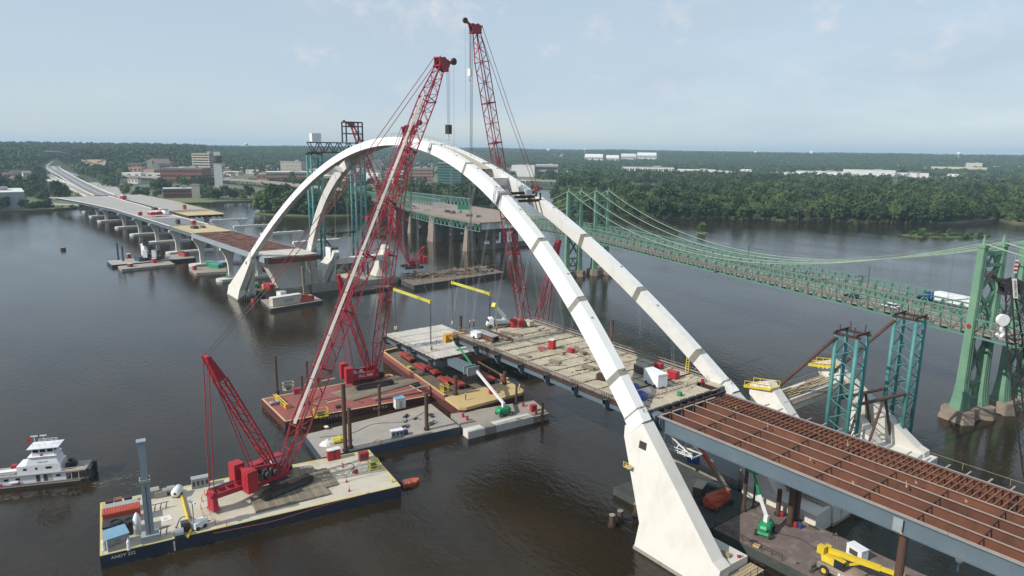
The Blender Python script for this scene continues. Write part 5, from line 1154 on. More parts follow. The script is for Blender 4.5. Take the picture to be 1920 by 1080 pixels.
rb = barge('crane_barge', 'red decked barge with cream stripes carrying the second crane', [W(490, 748, 2), W(534, 791, 2), (148.6, -86.3, 0), (170.5, -86.0, 0)], 2.0, 'barge_red', 'barge_maroon', 'yellow_deck', 0, ew=.45)
ra, rb2 = W(534, 791, 2), Vector((148.6, -86.3, 2)); rd = (rb2 - ra).normalized(); ro = Vector((rd.y, -rd.x, 0)); ro = ro if ro.x < 0 else -ro
for s_, f in (('P O', 1.7), ('P O S E I D O N', 11.5), ('B A 7 0 3', 23.5)):
    q = ra + rd * f + ro * .04; text(rb, s_, (q.x, q.y, 1.15), .95, rd, (0, 0, 1), 'wall_white')
for (u, v, l, a) in ((600, 715, 9, .0), (560, 728, 5, 0), (590, 757, 7, 0), (640, 748, 8, 0), (520, 745, 4, 1.5)):
    q = W(u, v, 2.0); MB().box((q.x, q.y, 2.0), (.5, l, .03), .06 + a).build('deck_stripe', 'yellow_deck', rb)
# sunken hold barge with the transporters
HB = [W(987, 733, 3), W(864, 766, 3), W(718, 661, 3), W(818, 636, 3)]
h0, h1, h2, h3 = [Vector((p.x, p.y, 0)) for p in HB]
hb = thing('hold_barge', 'long red hopper barge with muddy hold and yellow end deck', 'barge', ((h0 + h1 + h2 + h3) / 4)); hb.location.z = 0
MB().prism([h0 + (h1 - h0) * .06, h1 - (h1 - h0) * .06, h1 + (h2 - h1) * .02, h2, h3, h0 + (h3 - h0) * .02], -1, 2.2).build('hull', 'barge_maroon', hb)
e_ = .17
MB().prism([h0.lerp(h3, .02), h0 + (h1 - h0) * .08, h1 - (h1 - h0) * .08, h1.lerp(h2, .02), h1.lerp(h2, e_), h0.lerp(h3, e_)], 2.2, 2.9).build('end_deck', 'yellow_deck', hb)
MB().prism([h1.lerp(h2, e_ + .005).lerp(h0.lerp(h3, e_ + .005), .04), h2.lerp(h3, .04), h3.lerp(h2, .04), h0.lerp(h3, e_ + .005).lerp(h1.lerp(h2, e_ + .005), .04)], 2.2, 2.35).build('hold_floor', 'dirt', hb)
for a, b in ((h1.lerp(h2, e_), h2), (h0.lerp(h3, e_), h3), (h2, h3)): MB().beam((a.x, a.y, 2.7), (b.x, b.y, 2.7), .35, 1.5).build('coaming', 'barge_red', hb); MB().beam((a.x, a.y, 3.48), (b.x, b.y, 3.48), .7, .08).build('coaming_rim', 'yellow_deck', hb)
cfb = barge('float_barge', 'gray concrete pontoon with pale blocks along its edge below the green lift', [W(845, 776, 1.6), W(1000, 750, 1.6), W(1030, 775, 1.6), W(878, 812, 1.6)], 1.6, 'barge_gray', 'concrete_old')
ca, cb = V3(W(878, 812, 1.6)), V3(W(1030, 775, 1.6))
for f0, f1, mt in ((.0, .2, 'concrete'), (.2, .33, 'concrete_old'), (.33, .8, 'concrete')):
    a, b = ca.lerp(cb, f0 + .004), ca.lerp(cb, f1 - .004); inn = Vector((1, -.1, 0)); MB().beam((a.x + 1.2, a.y, .95), (b.x + 1.2, b.y, .95), 2.6, 1.75).build('edge_block', mt, cfb)
bb = barge('work_barge', 'brown steel deck barge carrying the yellow crane under the framework', [(64.6, -93.6), (64.6, -108.9), (16, -109.6), (16, -95.8)], 1.8, 'barge_brown', 'barge_dark')
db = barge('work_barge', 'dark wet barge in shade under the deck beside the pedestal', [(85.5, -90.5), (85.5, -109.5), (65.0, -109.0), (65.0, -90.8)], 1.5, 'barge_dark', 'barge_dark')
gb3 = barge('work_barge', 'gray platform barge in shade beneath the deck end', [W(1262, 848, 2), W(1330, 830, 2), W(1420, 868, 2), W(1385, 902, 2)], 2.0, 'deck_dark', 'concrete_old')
cbg = barge('crane_barge', 'barge behind the main deck carrying the tallest crane', [(148, -119), (148, -150), (180, -150), (180, -119)], 2.0, 'barge_gray', 'barge_dark')
# far barges
far1 = barge('far_barge', 'white decked navy barge with black crane and spuds left of the viaduct piers', [W(200, 489, 1.6), W(210, 497, 1.6), W(367, 483, 1.6), W(350, 475, 1.6)], 1.6, 'deck_concrete', 'barge_navy')
far2 = barge('far_barge', 'small gray barge loaded with red and orange gear in front of the white one', [W(221, 499, 1.3), W(228, 505, 1.3), W(328, 495, 1.3), W(318, 489, 1.3)], 1.3, 'barge_gray', 'concrete_old')
far3 = barge('far_barge', 'gray barge with green lifts among the viaduct piers', [W(354, 502, 1.3), W(368, 512, 1.3), W(425, 509, 1.3), W(425, 497, 1.3)], 1.3, 'barge_gray', 'concrete_old')
far4 = barge('far_barge', 'barge with a long cream container before the far arch pier', [W(488, 562, 1.3), W(507, 579, 1.3), W(605, 563, 1.3), W(582, 551, 1.3)], 1.3, 'barge_gray', 'barge_dark')
far5 = barge('far_barge', 'brown work barge between the far pedestal and the pier wall', [W(478, 542, 1.2), W(500, 556, 1.2), W(548, 546, 1.2), W(545, 528, 1.2), W(500, 530, 1.2)], 1.2, 'barge_brown', 'barge_dark')
far6 = barge('scrap_barge', 'rusty scrap barge heaped with debris beyond the lifted segment', [W(742, 521, 2), W(776, 536, 2), W(946, 511, 2), W(900, 497, 2)], 2.2, 'dirt', 'barge_dark')
far7 = barge('far_barge', 'dark barge at the foot of the far second pier', [W(640, 535, 1.2), W(660, 548, 1.2), W(735, 537, 1.2), W(705, 524, 1.2)], 1.2, 'barge_brown', 'barge_dark')
srnd = random.Random(8)
sc_ = thing('scrap_heap', 'heap of rusty steel scrap lying on the debris barge', 'scrap', (W(850, 512, 2.2)))
for k in range(70):
    f = srnd.random(); u = 760 + 165 * f; q = W(u, 522 - 14 * f + srnd.uniform(-6, 3), 2.2); a = srnd.uniform(0, 6.28); l = srnd.uniform(2, 6); z_ = 2.2 + srnd.uniform(.1, 2.0)
    MB().beam((q.x - math.cos(a) * l / 2, q.y - math.sin(a) * l / 2, z_), (q.x + math.cos(a) * l / 2, q.y + math.sin(a) * l / 2, z_ + srnd.uniform(-.6, .8)), srnd.uniform(.3, 1.1), srnd.uniform(.2, .7)).build('scrap_piece', srnd.choice(('rust', 'rust_dark', 'dirt', 'rust_pile')), sc_)
# piles and spuds
def pile(u, vb, vt, r, label, zb=0.0, mt='rust_pile', nm='steel_pile', grp='steel piles'):
    p = W(u, vb, zb); zt_ = zat(p, vt); t = thing(nm, label, 'pile', (p.x, p.y, zb), grp)
    MB().tube((p.x, p.y, min(zb, 0) - 2), (p.x, p.y, zt_), r, 12).build('pipe', mt, t, smooth=False); MB().tube((p.x, p.y, zb + .02), (p.x, p.y, zb + .5), r + .22, 10).build('collar', 'rust_dark', t)
    return t
for u, vb, vt, r, zb, lab in ((520, 737, 667, .34, 2, 'brown spud pile at the back left of the red barge'), (577, 728, 677, .34, 2, 'brown spud pile behind the front boom on the red barge'), (568, 760, 705, .34, 2, 'dark spud pile left of the front boom on the red barge'), (648, 846, 720, .45, 2.0, 'tall brown pile pair beside the foreground barge, left one'), (657, 840, 765, .42, 2.0, 'shorter brown pile of the pair beside the foreground barge'), (712, 768, 722, .38, 2, 'brown pile between the red and gray barges'), (800, 806, 737, .45, 2, 'brown pile at the right end of the gray barge'), (854, 740, 705, .55, 2.9, 'brown pile standing in the hopper barge'), (946, 720, 697, .5, 2.9, 'brown pile at the far corner of the hopper barge'), (968, 757, 722, .3, 1.6, 'black post behind the green lift'), (1017, 782, 755, .32, 1.6, 'short black post at the end of the concrete pontoon'), (1144, 690, 600, .55, 0, 'dark gray pile standing behind the main deck'), (864, 640, 592, .5, 0, 'dark pile behind the lifted segment corner'), (1394, 960, 868, .32, 1.6, 'rusty pile between the dark barge and the gray platform'), (1480, 985, 905, .5, 1.8, 'rusty pile beside the footing, right of the green lift boom'), (1492, 980, 915, .5, 1.8, 'thick rusty pile against the footing'), (1458, 966, 918, .42, 1.8, 'short rusty pile against the footing'), (1412, 955, 905, .2, 1.5, 'thin leaning rusty post by the dark barge')):
    pile(u, vb, vt, r, lab, zb)
for u, vb, vt, lab in ((1147, 987, 966, 'cut off concrete filled pile in open water, left of three'), (1162, 980, 958, 'cut off pile with square plate in open water'), (1193, 965, 945, 'cut off pile half hidden by the white pedestal'), (118.5, 469, 464, 'lone dark mooring block in the open river at left')):
    t = pile(u, vb, vt, .5 if u > 200 else 1.4, lab, 0, grp='cut piles'); p = W(u, vb, 0); MB().tube((p.x, p.y, zat(p, vt)), (p.x, p.y, zat(p, vt) + .12), .55 if u > 200 else 1.4, 10).build('cap', 'concrete_old', t)
for u, vb, vt in ((222, 487, 456), (231, 489, 462)): pile(u, vb, vt, .5, 'dark spud pile on the white decked far barge' + (', taller one' if u < 225 else ', shorter one'), 1.6, 'steel_navy', grp='far spuds')
for k in range(9):
    q = W(452 + k * 4.2, 566 - k * .8, 0); MB().tube((q.x, q.y, -1), (q.x, q.y, 1.6 + .4 * (k % 3)), .35, 8); t = thing('fender_pile', 'short dark fender pile in the row at the foot of the far pedestal', 'pile', (q.x, q.y, 0), 'fender piles at the far pedestal'); MB().tube((q.x, q.y, -1), (q.x, q.y, 1.8 + .5 * (k % 3)), .35, 8).build('post', 'rust_dark', t)
# ================================================================ CRANES
def crane(label, c, az, head, mast, w=2.5, red='crane_red', walk=False, tail=0.0, house_text=None, hook=None, low=False, lines=2, eq=.2, cwt='red_box', foot=(1.3, 2.4), bays=2.3, house=True, name='crawler_crane'):
    t = thing(name, label, 'crane', c, 'crawler cranes on barges', local=True, rz=az); O = (0, 0, 0); fx, fz = foot; hx, hz = head; mx, mz = mast
    # undercarriage
    for s_ in (-1, 1):
        y0, y1 = s_ * 3.0, s_ * 4.3; pts = [(-5.0, .15), (-4.4, 0), (4.4, 0), (5.0, .15), (5.3, .75), (5.0, 1.35), (4.4, 1.5), (-4.4, 1.5), (-5.0, 1.35), (-5.3, .75)]
        tk = MB().loft([[(a, y0, z) for a, z in pts], [(a, y1, z) for a, z in pts]]).build('crawler_track', 'black_iron', t, O)
        b = MB(); [b.mm((-4.4 + .42 * k, min(y0, y1) - .03, 1.5), (-4.12 + .42 * k, max(y0, y1) + .03, 1.58)) for k in range(22)]; b.build('track_shoes', 'rust_dark', tk, O)
        MB().mm((-3.8, min(y1, y1 + s_ * .12), .35), (3.8, max(y1, y1 + s_ * .12), 1.1)).build('track_frame', 'dark_machine', tk, O)
    MB().mm((-1.6, -3.0, .6), (1.6, 3.0, 1.5)).build('car_body', 'dark_machine', t, O); MB().tube((0, 0, 1.5), (0, 0, 1.9), 1.5, 16).build('slew_ring', 'black_iron', t, O)
    hs = MB().mm((-6.2, -1.6, 1.9), (2.0, 1.6, 2.6)).build('turntable', red, t, O)
    if house:
        for s_ in (-1, 1): MB().mm((-5.6, min(s_ * 1.7, s_ * 2.4), 2.2), (.6, max(s_ * 1.7, s_ * 2.4), 4.2)).build('side_house', red, t, O)
        MB().mm((-4.6, -1.5, 2.6), (-1.4, 1.5, 3.7)).build('winch_drum_bay', 'dark_machine', t, O)
        for x in (-4.0, -2.2): MB().tube((x, -1.3, 3.6), (x, 1.3, 3.6), .55, 12).build('winch_drum', 'rope', t, O)
    else:
        for x in (-4.0, -2.4, -.6): MB().tube((x, -1.4, 3.2), (x, 1.4, 3.2), .6, 12).build('winch_drum', 'dark_machine', t, O)
        MB().mm((-5.8, 1.2, 2.6), (-1.8, 3.0, 4.9)).build('engine_house', red, t, O); MB().mm((-1.6, 1.4, 4.7), (2.4, 3.2, 4.9)).build('house_roof', red, t, O)
    cb_ = MB().loft([[(.8, 2.0, 2.1), (2.9, 2.0, 2.1), (2.9, 3.6, 2.1), (.8, 3.6, 2.1)], [(.8, 2.0, 4.4), (2.4, 2.0, 4.4), (2.4, 3.6, 4.4), (.8, 3.6, 4.4)]]).build('cab', 'white_gloss' if not house else red, t, O)
    MB().hexa([(2.55, 2.1, 3.0), (2.8, 2.1, 3.0), (2.8, 3.5, 3.0), (2.55, 3.5, 3.0), (2.3, 2.1, 4.2), (2.52, 2.1, 4.2), (2.52, 3.5, 4.2), (2.3, 3.5, 4.2)]).build('cab_window', 'glass', cb_, O)
    for s_ in (-1, 1):
        for k in range(9): MB().mm((-7.6, min(s_ * 1.2, s_ * 3.4), 2.1 + .46 * k), (-5.7, max(s_ * 1.2, s_ * 3.4), 2.52 + .46 * k)).build('counterweight_slab', cwt, t, O)
    if tail:
        for s_ in (-1, 1): MB().beam((-5.6, s_ * 1.0, 2.6), (-tail, s_ * 1.0, 2.9), .35, .9).build('tail_beam', red, t, O)
        for k in range(4): MB().beam((-8 - 1.7 * k, -1, 2.9), (-8 - 1.7 * k, 1, 2.9), .25, .5).build('tail_tie', red, t, O)
        MB().loft([[(-tail - .6, -1.3, .2), (-tail + .9, -1.3, .2), (-tail + .9, 1.3, .2), (-tail - .6, 1.3, .2)], [(-tail - .4, -1.1, .6), (-tail + .6, -1.1, .6), (-tail + .6, 1.1, .6), (-tail - .4, 1.1, .6)], [(-tail - .4, -1.1, 3.6), (-tail + .3, -1.1, 3.6), (-tail + .3, 1.1, 3.6), (-tail - .4, 1.1, 3.6)]]).build('tail_foot', red, t, O)
        MB().beam((-5, 2.3, 2.7), (-tail, 1.1, 3.5), .5, .3).build('tail_walkway', 'dark_machine', t, O)
    # boom
    F, H_ = Vector((fx, 0, fz)), Vector((hx, 0, hz)); ax = (H_ - F).normalized(); L_ = (H_ - F).length; side = (0, 1, 0)
    rc, rl = (.15, .075) if not low else (.22, .11); lt, ut = 8.5, 7.5; nS = max(2, round((L_ - lt - ut - 2) / 12.0)); S0, S1 = lt, L_ - ut - 2.0
    b = MB(); lattice(b, F, F + ax * lt, 1.9, .6, w, w, side, 4, rc * 1.15, rl); b.tube(F + Vector((0, -1.2, 0)), F + Vector((0, 1.2, 0)), .3, 8); b.build('boom_foot', red, t, O)
    for k in range(nS):
        a, e = S0 + (S1 - S0) * k / nS, S0 + (S1 - S0) * (k + 1) / nS; b = MB(); r0, r1 = lattice(b, F + ax * (a + .08), F + ax * (e - .08), w, w, w, w, side, max(2, int((e - a) / bays)), rc, rl)
        for rr in (r0, r1):
            for i in range(4): b.tube(rr[i], rr[(i + 1) % 4], rl * 1.3, 4); b.ball(rr[i], rc * 1.7, 6)
        b.build('boom_section', red if k % 3 else 'crane_red_dull' if red == 'crane_red' else red, t, O)
    T0 = F + ax * S1; T1 = F + ax * (L_ - 2.0); b = MB(); lattice(b, T0, T1, w, w, 1.7, 1.3, side, 4, rc, rl); b.build('boom_top', red, t, O)
    nrm = Vector((-ax.z, 0, ax.x))                           # back (upper) side of the boom
    if nrm.z < 0: nrm = -nrm
    b = MB(); pr = [T1 - nrm * .9, T1 + nrm * .9, H_ + nrm * 1.5 - ax * .4, H_ + ax * .5 + nrm * .4, H_ - nrm * 1.6 + ax * .2, H_ - nrm * 1.7 - ax * 1.6]
    b.loft([[q + Vector((0, -.95, 0)) for q in pr], [q + Vector((0, -.75, 0)) for q in pr]]); b.loft([[q + Vector((0, .75, 0)) for q in pr], [q + Vector((0, .95, 0)) for q in pr]])
    for q in (pr[2], pr[4], pr[5], pr[1]): b.tube(q + Vector((0, -1, 0)), q + Vector((0, 1, 0)), .22, 8)
    hd = b.build('boom_head', red, t, O)
    for k in range(4): q = H_ - nrm * 1.1; MB().tube(q + Vector((0, -.6 + .35 * k, 0)), q + Vector((0, -.45 + .35 * k, 0)), .75, 14).build('sheave', 'black_iron', hd, O)
    J = H_ - nrm * 3.0 + ax * 1.7; MB().beam(H_ - nrm * 1.2, J, .5, .6).build('jib_tip', red, hd, O); MB().tube(J + Vector((0, -.25, 0)), J + Vector((0, .25, 0)), .75, 14).build('jib_wheel', 'dark_machine', hd, O)
    if walk:
        n = 8
        for k in range(n):
            a, e = 9 + (L_ - 18) * k / n, 9 + (L_ - 18) * (k + 1) / n - .15; MB().beam(F + ax * a + nrm * (w / 2 + .12), F + ax * e + nrm * (w / 2 + .12), .95, .08, up=nrm).build('boom_walkway', 'boom_walkway', t, O)
    # mast
    Mf, Mt = Vector((fx - 1.2, 0, fz + .2)), Vector((mx, 0, mz)); ma = (Mt - Mf).normalized(); ml = (Mt - Mf).length
    b = MB(); lattice(b, Mf, Mf + ma * (ml * .25), 1.6, .7, 2.2, 1.6, side, 3, .17, .08); lattice(b, Mf + ma * (ml * .25), Mf + ma * (ml * .82), 2.2, 1.6, 2.2, 1.6, side, 7, .17, .08); b.build('mast', red, t, O)
    mn = Vector((-ma.z, 0, ma.x)); q0 = Mf + ma * (ml * .82); b = MB()
    for y_ in (-1.05, .85): pr = [q0 - mn * .8, q0 + mn * .8, Mt + mn * .35, Mt - mn * .35]; b.loft([[q + Vector((0, y_, 0)) for q in pr], [q + Vector((0, y_ + .2, 0)) for q in pr]])
    pr = [q0 - mn * .75, q0 + mn * .75, Mt + mn * .3, Mt - mn * .3]; b.hexa([pr[0] + Vector((0, -.9, 0)), pr[0] + Vector((0, .9, 0)), pr[1] + Vector((0, .9, 0)), pr[1] + Vector((0, -.9, 0)), pr[3] + Vector((0, -.6, 0)), pr[3] + Vector((0, .6, 0)), pr[2] + Vector((0, .6, 0)), pr[2] + Vector((0, -.6, 0))]); b.build('mast_head', red, t, O)
    # suspension
    E = Mt.lerp(H_, eq) - Vector((0, 0, 1.5)); B0 = H_ + nrm * 1.5
    for y_ in (-.9, .9):
        for k in range(lines): MB().tube(Mt + Vector((0, y_ * (.5 + .3 * k), 0)), E + Vector((0, y_ * (.6 + .2 * k), 0)), .045, 4).build('boom_hoist_rope', 'rope', t, O)
        MB().path([E + Vector((0, y_, 0)), E.lerp(B0, .5) + Vector((0, y_, -.8)), B0 + Vector((0, y_, 0))], .075, 5).build('pendant', 'crane_red_dull' if 'red' in red else 'rope', t, O)
        bk = Vector((-tail if tail else -6.5, y_, 3.2)); MB().tube(Mt + Vector((0, y_, 0)), bk, .09, 5).build('backstay', red, t, O); MB().tube(Mt + Vector((0, y_ * .6, 0)), Vector((-4.6, y_, 4.2)), .09, 5).build('backstay', red, t, O)
    MB().ball(E, .5, 8).beam(E + Vector((0, -1.1, 0)), E + Vector((0, 1.1, 0)), .9, .8).build('equalizer', red, t, O)
    if tail: MB().beam((-4.5, -1.4, 4.0), (-6.5, -1.2, 5.4), .5, .5).beam((-4.5, 1.4, 4.0), (-6.5, 1.2, 5.4), .5, .5).beam((-6.5, -1.4, 5.4), (-6.5, 1.4, 5.4), .5).beam((-6.5, 0, 5.4), (0.5, 0, 4.0), .5).build('gantry', red, t, O)
    for y_ in (-.3, .3): MB().tube(H_ + nrm * .4 + Vector((0, y_, 0)), (-2.2, y_, 3.8), .035, 4).build('hoist_rope', 'rope', t, O)
    if hook:
        zt_, nl, kind = hook; q = H_ - nrm * 1.1; c_ = Vector((q.x - .7 * (1 if nrm.x > 0 else -1) * 0, 0, 0))
        hx_ = q.x + (.75 if -nrm.x > 0 else -.75)
        for k in range(nl): MB().tube((hx_, -.5 + k / max(1, nl - 1), q.z), (hx_, -.35 + .7 * k / max(1, nl - 1), zt_ + 2.4), .035, 4).build('hoist_rope', 'rope', t, O)
        hk = MB().loft([[(hx_ - .35, -.7, zt_ + z), (hx_ + .35, -.7, zt_ + z), (hx_ + .35, .7, zt_ + z), (hx_ - .35, .7, zt_ + z)] for z in (.4, 2.4)]).build('hook_block', 'black_iron' if kind == 0 else 'white_paint', t, O)
        MB().path([(hx_, 0, zt_ + .4), (hx_, 0, zt_), (hx_ + .3, 0, zt_ - .5), (hx_, 0, zt_ - .9), (hx_ - .35, 0, zt_ - .55)], .13, 6).build('hook', 'white_paint', hk, O)
        MB().tube(J + Vector((.0, 0, 0)), (J.x, 0, J.z - 24), .03, 4).build('whip_line', 'rope', t, O)
    if house_text: text(t, house_text[0], (-2.0, house_text[1] * 2.43, 3.4), 1.15, (-house_text[1], 0, 0), (0, 0, 1), 'wall_white')
    return t
def crane_at(label, foot_w, d, hp, mp, zg, **k):
    d = V3(d); d.z = 0; d.normalize(); c = V3(foot_w) - d * 1.3; c.z = zg
    hd = ((V3(hp) - c).dot(d), hp[2] - zg); ms = ((V3(mp) - c).dot(d), mp[2] - zg)
    return crane(label, c, math.atan2(d.y, d.x), hd, ms, **k)
A_d = Vector((.222, -.975, 0))
crA = crane_at('big red lattice boom crane on the foreground barge with tall back mast', (122.8, -38.7, 4.9), A_d, (132.6, -81.0, 84.6), (119.9, -26.0, 30.9), ZF + .35, walk=True, tail=12.6, w=2.6, hook=(66.0, 4, 0), house=False, eq=.22)
crB = crane_at('red lattice boom crane on the red barge holding the left spreader beam', (165.4, -78.7, 4.6), (-.12, -.99, 0), (164.0, -89.7, 71.3), (167.0, -69.7, 33.3), 2.3, w=2.5, house_text=('ALL 888', -1), eq=.42)
crC = crane_at('tallest red lattice boom crane behind the main deck', (163.0, -131.0, 4.6), (0.02, 1, 0), (163.2, -110.6, 98.8), (162.9, -142.2, 37.8), 2.05, w=2.7, hook=(83.0, 3, 1), eq=.3)
# far cranes
def far_crane(label, base, d, hpx, mpx, zg, **k):
    d = V3(d).normalized(); n = Vector((-d.y, d.x, 0)); o = V3(base)
    def inpl(u, v): r_ = ray(u, v); t_ = (o - CAM).dot(n) / r_.dot(n); return CAM + r_ * t_
    return crane_at(label, o, d, inpl(*hpx), inpl(*mpx), zg, **k)
crD = far_crane('distant red lattice crane on the scrap barge seen through the arch', W(768, 498, 3.5), -CRh - CFh * .5, (658, 230), (796, 462), 2.2, w=2.4, low=True, eq=.25)
crE = far_crane('small black crane with white house on the far white decked barge', W(290, 482, 2.6), -CRh * .2 + CFh, (272, 452), (296, 470), 1.6, w=1.4, red='black_iron', cwt='white_gloss', eq=.3, low=True)
# black crane at the right edge
eb = W(1948, 985, 3); ebarge = barge('crane_barge', 'barge at the right edge carrying the black crane', [(eb.x - 12, eb.y - 6), (eb.x + 8, eb.y - 6), (eb.x + 8, eb.y + 5), (eb.x - 12, eb.y + 5)], 2.0, 'barge_gray', 'barge_dark')
crF = far_crane('black lattice boom crane with small flag at the right edge', eb, -CRh * 1.0 + CFh * .1, (1897, 528), (2050, 700), 2.0, w=2.4, red='black_iron', cwt='dark_machine', eq=.3)
bpy.context.view_layer.update()
hdw = [o for o in crF.children if o.name.startswith('boom_head')][0]; q = crF.matrix_world @ Vector(sum((Vector(c) for c in hdw.bound_box), Vector()) / 8)
sgn = thing('boom_sign', 'white name board on the tip of the black crane boom', 'sign', q); up_ = Vector((0, 0, 1)) - CRh * .22
f0 = q - CFh * 1.7 - CRh * .5; MB().hexa([f0 - CRh * .35 - up_ * 1.6, f0 + CRh * .35 - up_ * 1.6, f0 + CRh * .35 - up_ * 1.6 + CFh * .08, f0 - CRh * .35 - up_ * 1.6 + CFh * .08, f0 - CRh * .35 + up_ * 1.6, f0 + CRh * .35 + up_ * 1.6, f0 + CRh * .35 + up_ * 1.6 + CFh * .08, f0 - CRh * .35 + up_ * 1.6 + CFh * .08]).build('board', 'wall_white', sgn)
text(sgn, 'AMERICAN', f0 - CFh * .03, .55, -up_, CRh, 'black_iron')
fl = thing('flag', 'small red and white striped flag on top of the black crane', 'flag', q + Vector((0, 0, 2))); MB().tube(q + Vector((0, 0, 1)), q + Vector((0, 0, 5.2)), .05, 5).build('staff', 'steel_light', fl)
for k in range(7): z_ = q.z + 2.2 + .32 * k; MB().hexa([V3((q.x, q.y, z_)), V3((q.x, q.y, z_)) + CRh * .7, V3((q.x, q.y, z_)) + CRh * .7 + CFh * .05, V3((q.x, q.y, z_)) + CFh * .05, V3((q.x, q.y, z_ + .3)), V3((q.x, q.y, z_ + .3)) + CRh * .6, V3((q.x, q.y, z_ + .3)) + CRh * .6 + CFh * .05, V3((q.x, q.y, z_ + .3)) + CFh * .05]).build('stripe', 'red_box' if k % 2 else 'wall_white', fl)
hp_ = Wx(1880, 600, q.x - 1.0); hkb = thing('hook_block', 'large white hook block hanging beside the black crane boom', 'hook', hp_)
for e in (-.3, .3): MB().tube(hp_ + CRh * e, V3((hp_.x, hp_.y, q.z)) + CRh * (e + .6), .04, 4).build('hoist_rope', 'rope', hkb)
MB().tube(hp_ - CFh * .3, hp_ + CFh * .3, .95, 16).build('sheave_block', 'white_paint', hkb); MB().path([hp_ - Vector((0, 0, .9)), hp_ - Vector((0, 0, 1.7)), hp_ + CRh * .5 - Vector((0, 0, 2.2)), hp_ - Vector((0, 0, 2.9)), hp_ - CRh * .6 - Vector((0, 0, 2.3))], .25, 7).build('hook', 'white_paint', hkb)
# timber crane mats
def mats(label, c4, z, n, mt='timber'):
    c4 = [V3(p) for p in c4]; cc = sum(c4, Vector()) / 4; t = thing('timber_mat', label, 'timber mat', (cc.x, cc.y, z), 'timber crane mats')
    for k in range(n):
        a, b = c4[0].lerp(c4[1], (k + .5) / n), c4[3].lerp(c4[2], (k + .5) / n); MB().beam((a.x, a.y, z + .17 + .02 * (k % 3)), (b.x, b.y, z + .17 + .02 * (k % 3)), (c4[1] - c4[0]).length / n * .9, .33).build('timber', mt, t)
    return t
mats('near row of timber mats under the big red crane', [W(480, 963, ZF), W(620, 928, ZF), W(596, 898, ZF), W(468, 936, ZF)], ZF, 30)
mats('far row of timber mats under the big red crane', [W(545, 905, ZF), W(598, 897, ZF), W(582, 875, ZF), W(545, 880, ZF)], ZF, 12)
mats('loose timber mat right of the crane mats', [W(608, 917, ZF), W(634, 910, ZF), W(612, 880, ZF), W(588, 884, ZF)], ZF, 8)
mats('timber mats under the crane on the red barge', [W(620, 738, 2), W(662, 753, 2), W(790, 716, 2), W(742, 706, 2)], 2.0, 16)
# ================================================================ TOWBOAT
ba, bb_ = W(-60, 938, 0), W(152, 915, 0); bd = (bb_ - ba); bd.z = 0; bd.normalize(); brz = math.atan2(bd.y, bd.x)
bow = W(176, 893, 0); boat = thing('towboat', 'white river towboat with tall wheelhouse heading right past the barges', 'towboat', bow, local=True, rz=brz); O = (0, 0, 0)
def bx(nm, x0, x1, y0, y1, z0, z1, mt, p=boat): return MB().mm((x0, y0, z0), (x1, y1, z1)).build(nm, mt, p, O)
Wd2 = 3.8
MB().loft([[(-30, -Wd2, -1), (-30, Wd2, -1), (-30, Wd2, 1.1), (-30, -Wd2, 1.1)], [(-2.5, -Wd2, -1), (-2.5, Wd2, -1), (-2.5, Wd2, 1.2), (-2.5, -Wd2, 1.2)], [(0, -Wd2 * .92, .0), (0, Wd2 * .92, .0), (0, Wd2 * .92, 1.6), (0, -Wd2 * .92, 1.6)]]).build('hull', 'black_iron', boat, O)
bx('main_deck', -29.9, -.3, -Wd2 + .1, Wd2 - .1, 1.22, 1.3, 'barge_brown'); bx('rub_rail', -30, -2.5, -Wd2 - .12, -Wd2, .8, 1.15, 'flange_pale')
for y in (-2.6, 2.6): MB().mm((-.9, y - .6, .2), (.35, y + .6, 4.0)).build('push_knee', 'black_iron', boat, O)
MB().mm((-.5, -2.0, 3.2), (-.1, 2.0, 3.7)).mm((-.5, -2.0, 1.8), (-.1, 2.0, 2.1)).build('knee_tie', 'black_iron', boat, O)
bh1 = bx('lower_house', -28, -6.6, -3.0, 3.0, 1.3, 3.9, 'white_gloss')
for x, w_ in ((-26, 1.2), (-23, 1.2), (-20, 1.2), (-9.2, 1.2)): bx('window', x, x + w_, -3.04, -2.98, 2.5, 3.2, 'glass', bh1)
for x in (-14.6, -12.6): bx('door', x, x + 1.1, -3.05, -2.97, 1.5, 3.6, 'dark_machine', bh1)
bx('door', -11.3, -10.3, -3.05, -2.97, 1.5, 3.6, 'stone_cream', bh1)
dk = bx('upper_deck', -28.5, -1.0, -3.6, 3.6, 3.9, 4.05, 'barge_gray'); MB().mm((-6.4, -3.6, 3.75), (-2.5, -3.2, 4.1)).build('deck_edge', 'yellow_deck', dk, O)
for x in (-5, -3): MB().tube((x, -3.3, 1.3), (x, -3.3, 3.9), .08, 6).build('stanchion', 'white_gloss', boat, O)
bh2 = bx('middle_house', -19.5, -7.8, -2.8, 2.8, 4.05, 6.6, 'white_gloss')
for x, w_ in ((-17.8, .9), (-14.6, .6), (-11.8, 1.6)): bx('window', x, x + w_, -2.84, -2.78, 5.2, 5.9, 'glass', bh2)
bh3 = MB().loft([[(-17, -2.8, 6.6), (-8.2, -2.8, 6.6), (-8.2, 2.8, 6.6), (-17, 2.8, 6.6)], [(-16, -2.3, 9.0), (-9, -2.3, 9.0), (-9, 2.3, 9.0), (-16, 2.3, 9.0)]]).build('tower_house', 'white_gloss', boat, O); text(boat, 'TWIN CITY', (-12.5, -2.72, 7.4), .55, (1, 0, 0), (0, .2, 1), 'steel_navy')
bx('balcony', -16.4, -8.6, -2.8, 2.8, 9.0, 9.12, 'white_gloss'); wh = bx('wheelhouse', -15.2, -9.2, -2.2, 2.2, 9.12, 11.6, 'white_gloss')
for x in (-14.9, -13.0, -11.0): bx('window', x, x + 1.5, -2.24, -2.18, 10.3, 11.2, 'glass', wh)
